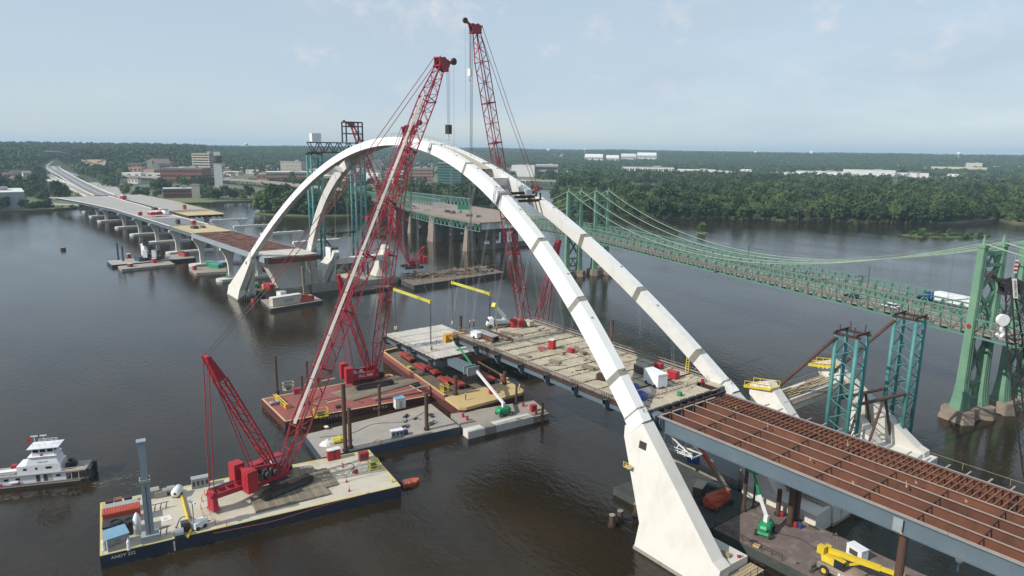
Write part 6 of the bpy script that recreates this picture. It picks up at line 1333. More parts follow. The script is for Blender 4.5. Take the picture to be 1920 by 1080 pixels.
for y in (-1.9, -.6, .8): bx('window', -9.22, -9.16, y, y + 1.1, 10.3, 11.2, 'glass', wh)
MB().tube((-12.4, -2.86, 9.75), (-12.4, -2.92, 9.75), .42, 14).build('life_ring', 'orange_red', wh, O)
bx('wheelhouse_roof', -16.2, -7.8, -2.9, 2.9, 11.6, 11.75, 'white_gloss'); rail(boat, [(-14.5, -2.4, 11.75), (-9.5, -2.4, 11.75), (-9.5, 2.4, 11.75), (-14.5, 2.4, 11.75)], 1.0, 1.6, 'white_gloss', .05)
for x, y, h in ((-14.4, -1.0, 3.2), (-12.2, -.4, 3.0)): MB().tube((x, y, 11.7), (x, y, 11.7 + h), .08, 5).mm((x - .9, y - .15, 11.7 + h), (x + .9, y + .15, 11.95 + h)).build('radar_mast', 'white_gloss', boat, O)
MB().tube((-15.4, 0, 11.7), (-15.9, 0, 14.6), .04, 5).quad((-15.6, 0, 13.0), (-16.6, .05, 12.8), (-16.9, .05, 13.9), (-15.8, 0, 14.2)).build('flag', 'red_box', boat, O)
rail(boat, [(-28, -3.5, 4.05), (-20, -3.5, 4.05)], 1.0, 2, 'white_gloss', .05); rail(boat, [(-8, -3.5, 4.05), (-1.5, -3.5, 4.05)], 1.0, 2, 'white_gloss', .05)
sk = MB().loft([[(-24.6, -2.2, 4.3), (-20.4, -2.2, 4.3), (-20.4, -.8, 4.3), (-24.6, -.8, 4.3)], [(-25.0, -2.5, 5.1), (-19.2, -2.5, 5.3), (-19.2, -.5, 5.3), (-25.0, -.5, 5.1)]]).build('skiff', 'white_gloss', boat, O); bx('deck_locker', -22.2, -20.8, .6, 2.0, 4.05, 5.8, 'red_box'); bx('deck_locker', -27.6, -26.6, .2, 1.6, 4.05, 5.4, 'yellow_lime')
for k, (x, y) in enumerate(((-6.3, -1.2), (-5.6, .6), (-4.9, -.8), (-6.4, 1.8))): MB().tube((x, y, 5.0), (x + .25, y + .8, 5.0), .85, 14).build('winch_drum', 'black_iron', boat, O)
MB().mm((-7.2, -2.0, 4.05), (-4.6, 2.4, 4.5)).build('winch_base', 'dark_machine', boat, O)
for x in (-28, -24, -19.5): bx('bollard', x, x + .5, -3.6, -3.2, 1.3, 2.0, 'red_box')
MB().tube((-21.5, -3.3, 2.0), (-19.2, -3.3, 2.1), .35, 10).build('fender_roll', 'white_gloss', boat, O)

boat.scale = (.64, .64, .66)
# ================================================================ SMALL GEAR
FRZ = math.atan2(nr.y, nr.x)
def gear(nm, label, cat, u, v, z, size, mt, rz=None, lid=None, wheels_=0, group=None, slots=0):
    p = W(u, v, z); t = thing(nm, label, cat, p, group, local=True, rz=FRZ if rz is None else rz); sx, sy, sz = size; base = .35 if wheels_ else .12
    MB().mm((-sx / 2, -sy / 2, base), (sx / 2, sy / 2, sz * .93)).build('body', mt, t, O)
    MB().mm((-sx / 2 - .05, -sy / 2 - .05, sz * .93), (sx / 2 + .05, sy / 2 + .05, sz)).build('lid', lid or mt, t, O)
    if wheels_:
        for x in ([-sx * .3, sx * .3] if wheels_ == 4 else [-.1]):
            for s_ in (-1, 1): MB().tube((x, s_ * (sy / 2 - .2), .36), (x, s_ * (sy / 2 + .05), .36), .36, 10).build('wheel', 'rubber', t, O)
        MB().beam((sx / 2, 0, .5), (sx / 2 + 1.0, 0, .45), .12).build('tow_bar', 'black_iron', t, O)
    else:
        for s_ in (-1, 1): MB().mm((-sx / 2, s_ * sy * .35 - .08, 0), (sx / 2, s_ * sy * .35 + .08, .12)).build('skid', 'dark_machine', t, O)
    for k in range(slots): MB().mm((-sx / 2 + sx * (k + .2) / slots, -sy / 2 - .03, sz * .3), (-sx / 2 + sx * (k + .75) / slots, -sy / 2, sz * .75)).build('panel', 'dark_machine', t, O)
    return t
def toilet(label, u, v, z, rz=None):
    t = gear('portable_toilet', label, 'toilet', u, v, z, (1.25, 1.25, 2.3), 'red_box', rz, 'wall_white', group='red portable toilets'); MB().mm((-.45, -.66, .25), (.45, -.6, 2.0)).build('door', 'red_box', t, O); MB().tube((.4, .4, 2.2), (.4, .4, 2.6), .07, 6).build('vent', 'wall_white', t, O); return t
def cage(label, u, v, z, sx, sy, sz, mt='yellow_paint', rz=None):
    p = W(u, v, z); t = thing('lifting_cage', label, 'cage', p, 'yellow cages', local=True, rz=FRZ if rz is None else rz)
    for a in (-1, 1):
        for b_ in (-1, 1): MB().beam((a * sx / 2, b_ * sy / 2, 0), (a * sx / 2, b_ * sy / 2, sz), .16).build('post', mt, t, O)
    for zz in (.1, sz * .5, sz):
        b = MB(); [b.beam((a * sx / 2, -sy / 2, zz), (a * sx / 2, sy / 2, zz), .13) for a in (-1, 1)]; [b.beam((-sx / 2, a * sy / 2, zz), (sx / 2, a * sy / 2, zz), .13) for a in (-1, 1)]; b.build('rail_ring', mt, t, O)
    MB().mm((-sx / 2, -sy / 2, .1), (sx / 2, sy / 2, .22)).build('floor', mt, t, O); MB().box((0, 0, .22), (sx * .5, sy * .55, sz * .45)).build('motor', 'dark_machine', t, O); return t
# foreground barge
p = W(283, 1013, ZF); zt_ = zat(p, 829); zm = zat(p, 897); sp = thing('spud_tower', 'tall gray square spud column at the left end of the foreground barge', 'spud tower', p, local=True, rz=FRZ)
MB().mm((-.62, -.62, 0), (.62, .62, zm - ZF)).build('lower_column', 'steel_light', sp, O); MB().mm((-.5, -.5, zm - ZF), (.5, .5, zt_ - ZF)).build('upper_column', 'steel_light', sp, O); MB().mm((-.8, -.8, zm - ZF - .5), (.8, .8, zm - ZF)).build('guide_collar', 'gray_box', sp, O); MB().mm((-.68, -.68, zt_ - ZF), (.68, .68, zt_ - ZF + .3)).build('top_cap', 'steel_light', sp, O)
MB().mm((-1.3, -1.0, 0), (1.3, 1.0, 1.3)).build('base_well', 'gray_box', sp, O); MB().mm((-.06, -.66, .5), (.06, -.62, zm - ZF - 1)).build('groove', 'dark_machine', sp, O)
q0, q1 = W(203, 1037, ZF), W(244, 1023, ZF); sh = thing('site_shed', 'gray lettered storage shed with light blue roof on the foreground barge', 'shed', (q0 + q1) / 2, local=True, rz=math.atan2((q1 - q0).y, (q1 - q0).x)); L_ = (q1 - q0).length; hS = zat(q0, 1013) - ZF
MB().mm((-L_ / 2, 0, 0), (L_ / 2, 2.6, hS)).build('wall', 'gray_box', sh, O)
MB().hexa([(-L_ / 2 - .1, -.12, hS), (L_ / 2 + .1, -.12, hS), (L_ / 2 + .1, 2.7, hS + .35), (-L_ / 2 - .1, 2.7, hS + .35), (-L_ / 2 - .1, -.12, hS + .1), (L_ / 2 + .1, -.12, hS + .1), (L_ / 2 + .1, 2.7, hS + .45), (-L_ / 2 - .1, 2.7, hS + .45)]).build('roof', 'blue_pale', sh, O)
b = MB(); [b.mm((-L_ / 2 + L_ * k / 16 - .03, -.03, .1), (-L_ / 2 + L_ * k / 16 + .03, 0, hS - .1)) for k in range(1, 16)]; b.build('wall_ribs', 'gray_box', sh, O)
text(sh, 'LUNDA', (0, -.05, hS * .48), .8, (1, 0, 0), (0, 0, 1), 'red_box'); text(sh, 'LLC', (0, -.05, hS * .75), .45, (1, 0, 0), (0, 0, 1), 'black_iron')
gear('skip_container', 'black open container heaped with hoses and tyres on the foreground barge', 'container', 229, 1000, ZF, (5.2, 2.6, 2.4), 'black_iron', slots=0); tc_ = thing('hose_coils', 'black hose coils lying on the open container', 'hoses', W(229, 1000, ZF + 2.4))
for u, v in ((217, 978), (244, 975), (230, 983)):
    q = W(u, v, ZF + 2.5); b = MB(); pts = [(q.x + .8 * math.cos(a * .5236), q.y + .8 * math.sin(a * .5236), q.z) for a in range(13)]; b.path(pts, .12, 5); b.build('coil', 'rubber', tc_)
ct = gear('ribbed_container', 'orange red ribbed shipping container at the left end of the foreground barge', 'container', 230, 978, ZF, (5.6, 2.3, 2.5), 'orange_red')
for k in range(14): MB().mm((-2.7 + .4 * k, -1.1, 2.5), (-2.5 + .4 * k, 1.1, 2.58)).build('roof_rib', 'orange_red', ct, O)
gear('skip_container', 'gray dumpster with pipes behind the orange container', 'container', 228, 960, ZF, (5.2, 2.2, 1.5), 'gray_box'); tk_ = thing('pointed_tank', 'white cone topped tank beside the gray spud column', 'tank', W(259, 1000, ZF)); q = tk_.location; MB().lathe(q, [(.62, 0), (.62, 2.6), (.4, 3.3), (.08, 3.8)], 12).build('shell', 'white_gloss', tk_, smooth=True); MB().lathe(q, [(.7, 0), (.7, .15)], 12).build('base_ring', 'gray_box', tk_)
for u, v, lab in ((195, 1032, 'tall white bottle tank at the left corner of the foreground barge'), (242, 1031, 'small white cylinder beside the lettered shed')):
    q = W(u, v, ZF); t = thing('gas_cylinder', lab, 'cylinder', q); MB().lathe(q, [(.28, 0), (.28, 1.5), (.12, 1.8), (.06, 2.0)], 10).build('shell', 'white_gloss', t); MB().lathe(q, [(.32, 0), (.32, .1)], 10).build('foot', 'gray_box', t)
def tank(label, u, v, z, r, l, mt, rz):
    p = W(u, v, z); t = thing('storage_tank', label, 'tank', p, local=True, rz=rz); MB().loft([[(x, r_ * math.cos(a * .5236), r + .25 + r_ * math.sin(a * .5236)) for a in range(12)] for x, r_ in ((-l / 2 - .2, r * .5), (-l / 2, r), (l / 2, r), (l / 2 + .2, r * .5))]).build('shell', mt, t, O, smooth=True)
    for x in (-l * .3, l * .3): MB().mm((x - .12, -r * .8, 0), (x + .12, r * .8, .5)).build('saddle', 'dark_machine', t, O)
    MB().tube((-l / 2 - .3, 0, r + .25), (-l / 2 - .2, 0, r + .25), r * .3, 8).build('hatch', 'black_iron', t, O); return t
tank('white horizontal tank near the back edge of the foreground barge', 333, 930, ZF, .8, 2.0, 'white_gloss', FRZ + 1.2)
for u, v, lab in ((321, 925, 'gray domed winch cover by the white tank'), (337, 1007, 'gray domed winch cover at the near edge of the foreground barge')):
    t = gear('winch_cover', lab, 'winch', u, v, ZF, (1.5, 1.3, .7), 'dark_machine'); MB().loft([[(x, .62 * math.cos(a * .524), .7 + .85 * math.sin(a * .524)) for a in range(7)] for x in (-.65, .65)]).build('dome', 'gray_box', t, O)
a, b_ = W(342, 935, ZF), W(358, 996, ZF); t = thing('yellow_pipe', 'long yellow pipe lying across the foreground barge deck', 'pipe', a); MB().tube((a.x, a.y, ZF + .25), (b_.x, b_.y, ZF + .25), .24, 10).build('pipe', 'yellow_paint', t); MB().tube((b_.x, b_.y, ZF + .25), (b_.x - 2, b_.y + .9, ZF + .25), .2, 8).build('elbow', 'yellow_paint', t); MB().tube((a.x, a.y, ZF + .25), (a.x + .1, a.y + .05, ZF + .25), .36, 10).build('flange', 'yellow_paint', t)
lt = gear('light_tower', 'white trailer light tower near the edge of the foreground barge', 'light tower', 374, 990, ZF, (2.2, 1.3, 1.4), 'white_gloss', FRZ + .5, None, 4); MB().tube((-.9, 0, 1.3), (-.9, 0, 5.2), .09, 6).build('mast', 'gray_box', lt, O); MB().beam((-.9, -.8, 5.2), (-.9, .8, 5.2), .35, .3).build('lamp_bar', 'white_gloss', lt, O)
gear('generator', 'gray generator cabinet with open black doors at the back of the foreground barge', 'generator', 376, 912, ZF, (3.0, 1.4, 2.0), 'gray_box', None, None, 0, None, 4)
t = thing('steel_plate', 'square white sheet lying on the foreground barge deck', 'sheet', W(312, 972, ZF), local=True, rz=FRZ + .2); MB().mm((-.8, -.9, 0), (.8, .9, .06)).build('sheet', 'wall_white', t, O); MB().mm((-.5, -.4, .06), (.1, .2, .1)).build('patch', 'barge_cream', t, O)
gear('crate', 'gray wooden crate left of the other near the back edge of the foreground barge', 'crate', 284, 932, ZF, (2.6, 1.6, 1.5), 'stone_gray', None, 'concrete_old'); gear('crate', 'smaller gray crate near the white tank on the foreground barge', 'crate', 302, 930, ZF, (2.0, 1.5, 1.1), 'stone_gray', None, 'concrete_old')
for u, v, mt, lab in ((206, 948, 'rust_dark', 'dark rusty drum at the back left corner of the foreground barge'), (222, 944, 'brick', 'reddish drum at the back edge of the foreground barge'), (241, 940, 'black_iron', 'black bin at the back edge of the foreground barge'), (350, 995, 'rust_dark', 'rusty gear stack by the yellow pipe'), (347, 988, 'dark_machine', 'dark pump by the yellow pipe')):
    gear('gear_box', lab, 'equipment', u, v, ZF, (1.2, 1.1, 1.0), mt)
for u, v, lab in ((300, 955, 'low black steel trestle on the foreground barge deck'), (300, 1003, 'black bent bar rack beside the spud column')):
    q = W(u, v, ZF); t = thing('bar_rack', lab, 'rack', q, local=True, rz=FRZ); b = MB(); [b.beam((x, -.5, 0), (x + .3, 0, 1.1), .09) for x in (-.9, 0, .9)]; [b.beam((x, .5, 0), (x + .3, 0, 1.1), .09) for x in (-.9, 0, .9)]; b.build('legs', 'black_iron', t, O); MB().beam((-1.2, 0, 1.1), (1.5, 0, 1.2), .1).build('bar', 'rust_dark', t, O)
toilet('left red portable toilet on the foreground barge', 620, 862, ZF); toilet('right red portable toilet on the foreground barge', 632, 859, ZF); gear('tool_cabinet', 'red steel tool cabinet near the right end of the foreground barge', 'cabinet', 682, 862, ZF, (1.9, 1.2, 1.7), 'red_box', None, None, 0, None, 2)
cage('yellow wire cage at the right corner of the foreground barge', 701, 878, ZF, 1.9, 1.5, 1.7, 'yellow_lime')
for k, (u, v) in enumerate(((643, 876), (663, 886), (650, 904), (655, 921))):
    q = W(u, v, ZF); t = thing('traffic_cone', 'small red cone with a pole on the foreground barge deck', 'cone', q, 'red cones on the foreground barge'); MB().lathe(q, [(.22, 0), (.05, .6), (.03, 1.3)], 8).build('cone', 'red_box', t); MB().box((q.x, q.y, q.z), (.5, .5, .05)).build('foot', 'red_box', t)
q = W(668, 888, ZF); t = thing('hose_reel', 'small red hose reel standing among the cones', 'reel', q); MB().tube((q.x - .1, q.y, ZF + .5), (q.x + .1, q.y, ZF + .5), .45, 12).build('reel', 'red_box', t); MB().box(q, (.5, .5, .3)).build('stand', 'red_box', t)
def skiff(label, u, v, l, mt, rz):
    q = W(u, v, 0); t = thing('work_boat', label, 'boat', q, 'small work boats', local=True, rz=rz); MB().loft([[(-l / 2, -.9, -.2), (-l / 2, .9, -.2), (-l / 2, 1.0, .7), (-l / 2, -1.0, .7)], [(l * .25, -.9, -.2), (l * .25, .9, -.2), (l * .25, 1.0, .75), (l * .25, -1.0, .75)], [(l / 2, -.3, .2), (l / 2, .3, .2), (l / 2, .3, .9), (l / 2, -.3, .9)]]).build('hull', mt, t, O)
    for x in (-l * .3, 0): MB().mm((x - .2, -.9, .75), (x + .2, .9, .85)).build('thwart', 'barge_brown', t, O)
    MB().box((-l / 2 - .25, 0, .2), (.4, .4, .9)).build('outboard', 'black_iron', t, O); return t
skiff('small orange work boat moored at the right end of the foreground barge', 769, 908, 3.6, 'orange_red', FRZ); skiff('orange work boat squeezed between the red and gray barges', 695, 765, 6.0, 'orange_red', FRZ)
t = thing('rope_barrier', 'low orange rope barrier in an arc round the tail of the big red crane', 'barrier', W(385, 960, ZF)); pr = None
for u, v in ((384, 928), (379, 940), (377, 955), (381, 968), (390, 978), (404, 985), (425, 986)):
    q = W(u, v, ZF); MB().tube(q, q + Vector((0, 0, .95)), .05, 5).build('stake', 'orange_red', t); MB().tube((q.x, q.y, ZF), (q.x, q.y, ZF + .08), .25, 8).build('stake_foot', 'yellow_deck', t)
    if pr is not None: MB().tube(pr + Vector((0, 0, .9)), q + Vector((0, 0, .9)), .03, 4).build('rope', 'orange_red', t)
    pr = q
# gray barge
gear('compressor', 'pale compressor box near the edge of the gray barge', 'compressor', 744, 818, 2, (2.8, 1.4, 1.6), 'gray_box', None, 'white_gloss', 0, None, 3); gear('gear_box', 'small blue bin beside the compressor on the gray barge', 'bin', 761, 814, 2, (.8, .8, 1.0), 'blue_tarp')
t = thing('yellow_floats', 'pair of yellow float cylinders on the gray barge', 'floats', W(637, 828, 2), local=True, rz=FRZ)
for y in (-.6, .6): MB().tube((-1.6, y, .5), (1.6, y, .5), .48, 12).build('float', 'yellow_lime', t, O)
MB().mm((-.2, -1.1, .9), (.2, 1.1, 1.05)).build('strap', 'yellow_paint', t, O)
t = thing('tarp_heap', 'crumpled white tarpaulin on the gray barge', 'tarp', W(615, 832, 2)); q = t.location; MB().loft([[(q.x + r_ * math.cos(a) * (1 + .15 * math.sin(3 * a)), q.y + r_ * 1.3 * math.sin(a), 2 + z) for a in [i * .524 for i in range(12)]] for r_, z in ((1.5, .02), (1.0, .5), (.4, .75), (.1, .8))]).build('sheet', 'wall_white', t); MB().box((q.x + .3, q.y, 2.6), (.5, .4, .35), .4).build('fold', 'wall_white', t)
drnd = random.Random(9)
for k in range(16):
    u, v = 772 + drnd.uniform(-20, 42), 790 + drnd.uniform(-14, 12) - (0); q = W(u, v, 2); a = drnd.uniform(0, 3); t = thing('loose_gear', 'dark piece of loose gear in the clutter on the gray barge', 'gear', q, 'loose gear on the gray barge', local=True, rz=a); s_ = drnd.uniform(.4, 1.2); MB().mm((-s_, -.25, 0), (s_, .25, drnd.uniform(.2, .5))).build('block', drnd.choice(('black_iron', 'dark_machine', 'rust_dark', 'gray_box')), t, O); MB().mm((-s_ * .5, -.35, .15), (s_ * .2, .35, .3)).build('strap', 'dark_machine', t, O)
q = W(749, 765, 2); t = gear('site_shed', 'small white cabin with blue roof between the red and gray barges', 'cabin', 749, 764, 2.0, (2.6, 2.2, 2.7), 'wall_white', None, 'blue_pale'); MB().mm((-.4, -1.14, .3), (.4, -1.08, 2.1)).build('door', 'gray_box', t, O)
t = thing('toolbox_stand', 'small table with red bin on the gray barge', 'table', W(612, 805, 2)); q = t.location; MB().box((q.x, q.y, 2.6), (1.2, .8, .1)).build('top', 'wall_white', t); MB().box((q.x, q.y, 2), (.3, .3, .6)).build('leg', 'red_box', t)
# red barge
cage('white framed cage at the back of the red barge', 541, 731, 2, 2.6, 2.0, 2.0, 'stone_cream'); gear('tool_cabinet', 'red cabinet beside the cage on the red barge', 'cabinet', 557, 738, 2, (1.6, 1.3, 1.5), 'red_box'); cage('yellow pump skid at the near edge of the red barge', 602, 780, 2, 3.2, 2.2, 1.7, 'yellow_paint')
t = thing('yellow_boom', 'yellow lattice beam lying on the red barge', 'beam', W(528, 752, 2)); a, b_ = W(515, 742, 2.4), W(538, 763, 2.4); bm = MB(); lattice(bm, a, b_, .9, .7, .9, .7, (0, 0, 1), 6, .1, .06); bm.build('lattice', 'yellow_paint', t); MB().box((b_.x, b_.y, 2), (.9, .9, 1.2)).build('end_foot', 'orange_yellow', t)
for u, v, lab in ((511, 760, 'gray engine on the red barge, left one'), (523, 757, 'gray engine on the red barge, right one')): tank(lab, u, v, 2, .4, 1.1, 'gray_box', FRZ)
gear('gear_box', 'dark crate on the red barge near the pile pair', 'crate', 634, 765, 2, (1.2, 1.0, .8), 'dark_machine'); a, b_ = W(700, 748, 2.6), W(804, 722, 3.8); t = thing('gangway', 'narrow gray gangway from the red barge to the hopper barge', 'gangway', a); MB().beam(a, b_, 1.0, .15).build('walk', 'timber', t); rail(t, [a + Vector((.5, 0, 0)), b_ + Vector((.5, 0, 0))], .9, 2, 'gray_box', .04)
# transporters in the hopper barge
def spmt(label, u, v, rz, n):
    q = W(u, v, 2.35); t = thing('transporter', label, 'transporter', q, 'red self propelled transporters', local=True, rz=rz); L_ = 1.4 * n
    MB().mm((-L_ / 2, -1.2, 1.0), (L_ / 2, 1.2, 1.5)).build('bed', 'spmt_red', t, O)
    for k in range(n):
        x = -L_ / 2 + 1.4 * (k + .5); MB().mm((x - .35, -1.0, 1.5), (x + .35, 1.0, 1.62)).build('bolster', 'orange_red', t, O)
        for s_ in (-1, 1): MB().tube((x, s_ * .55 - .3, .4), (x, s_ * .55 + .3, .4), .4, 10).build('wheel', 'rubber', t, O); MB().beam((x, s_ * .55, .4), (x + .3, s_ * .55, 1.0), .2).build('suspension_arm', 'spmt_red', t, O)
    return t
hrz = math.atan2((h2 - h1).y, (h2 - h1).x)
spmt('red transporter farthest along the left row in the hopper barge', 765, 675, hrz, 6); spmt('red transporter in the middle of the left row in the hopper barge', 810, 700, hrz, 6); spmt('red transporter nearest the yellow end deck, left row', 858, 725, hrz, 4); spmt('red transporter in the right row under the lifted segment', 862, 692, hrz, 5); spmt('red transporter in the right row beside the yellow end deck', 912, 714, hrz, 5)
for (u0, v0, u1, v1, lab) in ((779, 682, 800, 693, 'red spacer beam between the left row transporters'), (824, 707, 843, 717, 'red spacer beam near the yellow skid')):
    a, b_ = W(u0, v0, 3.3), W(u1, v1, 3.3); t = thing('spacer_beam', lab, 'beam', a); MB().beam(a, b_, 1.2, .8).build('beam', 'spmt_red', t); MB().beam(a - Vector((0, 0, .6)), b_ - Vector((0, 0, .6)), .5, .7).build('stool', 'rust_dark', t)
gear('power_pack', 'small yellow power pack on the mud of the hopper barge', 'power pack', 768, 694, 2.35, (1.4, 1.0, 1.1), 'yellow_lime', hrz); cage('yellow steel frame beside the near transporter', 834, 733, 2.4, 2.2, 1.6, 1.8, 'yellow_paint', hrz); gear('tool_cabinet', 'red cabinet on the yellow end deck of the hopper barge', 'cabinet', 922, 738, 2.9, (1.4, 1.0, 1.5), 'red_box')
t = thing('steel_beam', 'long brown timber skid lying in the hopper barge', 'beam', W(860, 715, 2.5)); a, b_ = W(840, 704, 2.6), W(905, 737, 2.6); MB().beam(a, b_, .5, .45).build('skid', 'rust_dark', t); MB().beam(a + Vector((.8, 0, 0)), b_ + Vector((.8, 0, 0)), .4, .4).build('rail', 'timber', t)
# boom lifts
def boom_lift(label, u, v, z, rz, tip, lower='white_gloss', upper='lift_green', basket='orange_yellow', elbow=None):
    p = W(u, v, z); t = thing('boom_lift', label, 'boom lift', p, 'green boom lifts', local=False); ca, sa = math.cos(rz), math.sin(rz)
    def L(x, y, zz): return (p.x + x * ca - y * sa, p.y + x * sa + y * ca, p.z + zz)
    MB().hexa([L(-1.7, -1.0, .5), L(1.7, -1.0, .5), L(1.7, 1.0, .5), L(-1.7, 1.0, .5), L(-1.5, -.9, 1.0), L(1.5, -.9, 1.0), L(1.5, .9, 1.0), L(-1.5, .9, 1.0)]).build('chassis', upper, t)
    for x in (-1.35, 1.35):
        for y in (-1.15, 1.15): w_ = MB().tube(L(x, y - .2, .5), L(x, y + .2, .5), .52, 12).build('wheel', 'rubber', t); MB().tube(L(x, y - .23, .5), L(x, y + .23, .5), .25, 10).build('rim', 'gray_box', w_)
    MB().loft([[L(a * sx, b * sy, zz) for a, b in ((-1, -1), (.5, -1), (1, -.5), (1, .5), (.5, 1), (-1, 1), (-1.3, .5), (-1.3, -.5))] for sx, sy, zz in ((1.7, 1.0, 1.05), (1.75, 1.05, 1.6), (1.5, .9, 2.0), (1.1, .6, 2.15))]).build('turret', upper, t)
    b0 = V3(L(-.2, 0, 1.9)); tp = V3(tip)
    if elbow: e = V3(elbow)
    else: e = b0.lerp(tp, .55)
    mb = MB().beam(L(-.2, 0, 1.4), b0 + Vector((0, 0, 1.4)), .7, .7); mb.build('boom_base', lower, t)
    MB().beam(b0 + Vector((0, 0, 1.2)), e, .5, .6).build('boom_inner', lower, t); MB().beam(e, tp, .36, .42).build('boom_outer', upper if elbow is None else lower, t)
    bk = MB(); c = tp; [bk.beam(c + Vector((a, b, 0)), c + Vector((a, b, 1.1)), .1) for a in (-.9, .9) for b in (-.5, .5)]
    [bk.beam(c + Vector((-.9, b, zz)), c + Vector((.9, b, zz)), .1) for b in (-.5, .5) for zz in (.55, 1.1)]; [bk.beam(c + Vector((a, -.5, zz)), c + Vector((a, .5, zz)), .1) for a in (-.9, .9) for zz in (.55, 1.1)]; bk.mm((c.x - .95, c.y - .55, c.z - .1), (c.x + .95, c.y + .55, c.z)); bk.build('basket', basket, t); return t
tip = W(848, 634, 15.5); boom_lift('green boom lift on the concrete pontoon reaching up to the lifted segment', 945, 778, 1.6, FRZ, tip)
wp = thing('orange_work_cage', 'bright orange work cage held at the lifted segment corner', 'work cage', W(846, 640, 14.0)); q = wp.location; MB().box((q.x, q.y + 1.2, q.z), (1.6, 2.0, 2.2)).build('box', 'orange_yellow', wp); MB().box((q.x, q.y - 2.0, q.z + .4), (1.4, 4.2, 1.6)).build('tray', 'orange_yellow', wp); rail(wp, [(q.x - .7, q.y - 4, q.z + 2), (q.x - .7, q.y, q.z + 2)], 1, 1, 'orange_yellow', .06)
tip = Wx(1413, 884, 60.6); boom_lift('green boom lift with white boom on the brown barge under the girder', 1434, 1000, 1.8, 1.9, tip, elbow=None, basket='lift_green')
gear('tool_cabinet', 'red cabinet at the right end of the concrete pontoon', 'cabinet', 1000, 771, 1.6, (1.5, 1.1, 1.7), 'red_box')
for u, v, lab in ((981, 762, 'red drum beside the cabinet on the pontoon'), (1005, 777, 'red barrel right of the cabinet on the pontoon'), (868, 782, 'small red pump on the left of the pontoon'), (876, 788, 'red and white bin on the left of the pontoon')):
    q = W(u, v, 1.6); t = thing('drum', lab, 'drum', q); MB().lathe(q, [(.32, 0), (.35, .3), (.32, .35), (.35, .65), (.32, .95)], 10).build('shell', 'red_box', t); MB().lathe((q.x, q.y, q.z + .95), [(.3, 0), (.1, .06)], 10).build('lid', 'red_box', t)
# ---------------------------------------------------------------- on the main deck
ZD = 21.2
wt = W(938, 613, ZD); tr = thing('truck_crane', 'white truck with folding boom at the far edge of the main deck', 'truck', wt, local=True, rz=1.2)
MB().mm((-3.6, -1.1, .6), (2.0, 1.1, 1.1)).build('chassis', 'dark_machine', tr, O); MB().loft([[(2.0, -1.1, .6), (3.6, -1.1, .6), (3.6, 1.1, .6), (2.0, 1.1, .6)], [(2.0, -1.1, 2.6), (3.0, -1.1, 2.6), (3.0, 1.1, 2.6), (2.0, 1.1, 2.6)]]).build('cab', 'white_gloss', tr, O); MB().mm((3.12, -.9, 1.7), (3.35, .9, 2.3)).build('windshield', 'glass', tr, O); MB().mm((-3.4, -1.0, 1.1), (1.6, 1.0, 1.9)).build('bed', 'gray_box', tr, O)
for x in (-2.6, 2.8):
    for s_ in (-1, 1): MB().tube((x, s_ * .8, .5), (x, s_ * 1.15, .5), .5, 10).build('wheel', 'rubber', tr, O)
MB().beam((-1, 0, 1.9), (-1, 0, 3.0), .8).build('boom_post', 'white_gloss', tr, O); MB().beam((-1, 0, 2.8), (2.4, 3.6, 6.4), .7, .8).build('boom', 'white_gloss', tr, O); MB().beam((2.2, 3.4, 6.2), (2.9, 4.1, 6.9), 1.0, 1.1).build('boom_tip', 'yellow_lime', tr, O)
for u, lab in ((962, 'left of two red tanks at the far edge of the deck'), (975, 'right of two red tanks at the far edge of the deck')):
    q = W(u, 613, ZD); t = thing('upright_tank', lab, 'tank', q, 'two red tanks'); MB().lathe(q, [(.95, 0), (1.0, .1), (1.0, 1.9), (.7, 2.2), (.2, 2.3)], 14).build('shell', 'red_box', t); MB().lathe(q, [(1.05, .9), (1.05, 1.0)], 14).build('hoop', 'crane_red_dull', t)
gear('generator', 'cream generator trailer right of the red tanks', 'generator', 991, 612, ZD, (2.4, 1.6, 1.6), 'stone_cream', .1, None, 2); gear('generator', 'small white trailer tank left of the steel beams', 'trailer', 893, 634, ZD, (2.4, 1.6, 1.6), 'white_gloss', .1, None, 2)
t = thing('beam_bundle', 'bundle of rusty steel beams with pale tops on the main deck', 'steel beams', W(910, 632, ZD))
for k in range(4): a, b_ = W(884 + 6 * k, 622, ZD + .8), W(926 + 3 * k, 637 - 1 * k, ZD + .8); a = a - Vector((0, .0, 0)); MB().ibeam((a.x, a.y, ZD + .75), (b_.x, b_.y, ZD + .75), .5, 1.2).build('beam', 'rust', t); MB().beam((a.x, a.y, ZD + 1.38), (b_.x, b_.y, ZD + 1.38), .5, .05).build('top_flange', 'gray_box', t)
a, b_ = W(914, 622, ZD), W(962, 640, ZD); t = thing('steel_beam', 'single rusty beam lying beside the beam bundle', 'steel beam', a); MB().ibeam((a.x, a.y, ZD + .35), (b_.x, b_.y, ZD + .35), .4, .6).build('beam', 'rust', t); MB().box((a.x, a.y, ZD), (.6, .6, .1)).build('dunnage', 'timber', t)
toilet('red portable toilet in the middle of the main deck', 1035, 654, ZD, .3)
t = thing('scrap_heap', 'heap of red scaffold clips beside the toilet on the main deck', 'scrap', W(1020, 656, ZD))
for k in range(14): q = W(1022 + drnd.uniform(-12, 8), 657 + drnd.uniform(-6, 4), ZD); MB().beam(q, q + Vector((drnd.uniform(-.8, .8), drnd.uniform(-.8, .8), drnd.uniform(.2, .9))), .12).build('clip', drnd.choice(('red_box', 'rust_dark', 'dark_machine')), t)
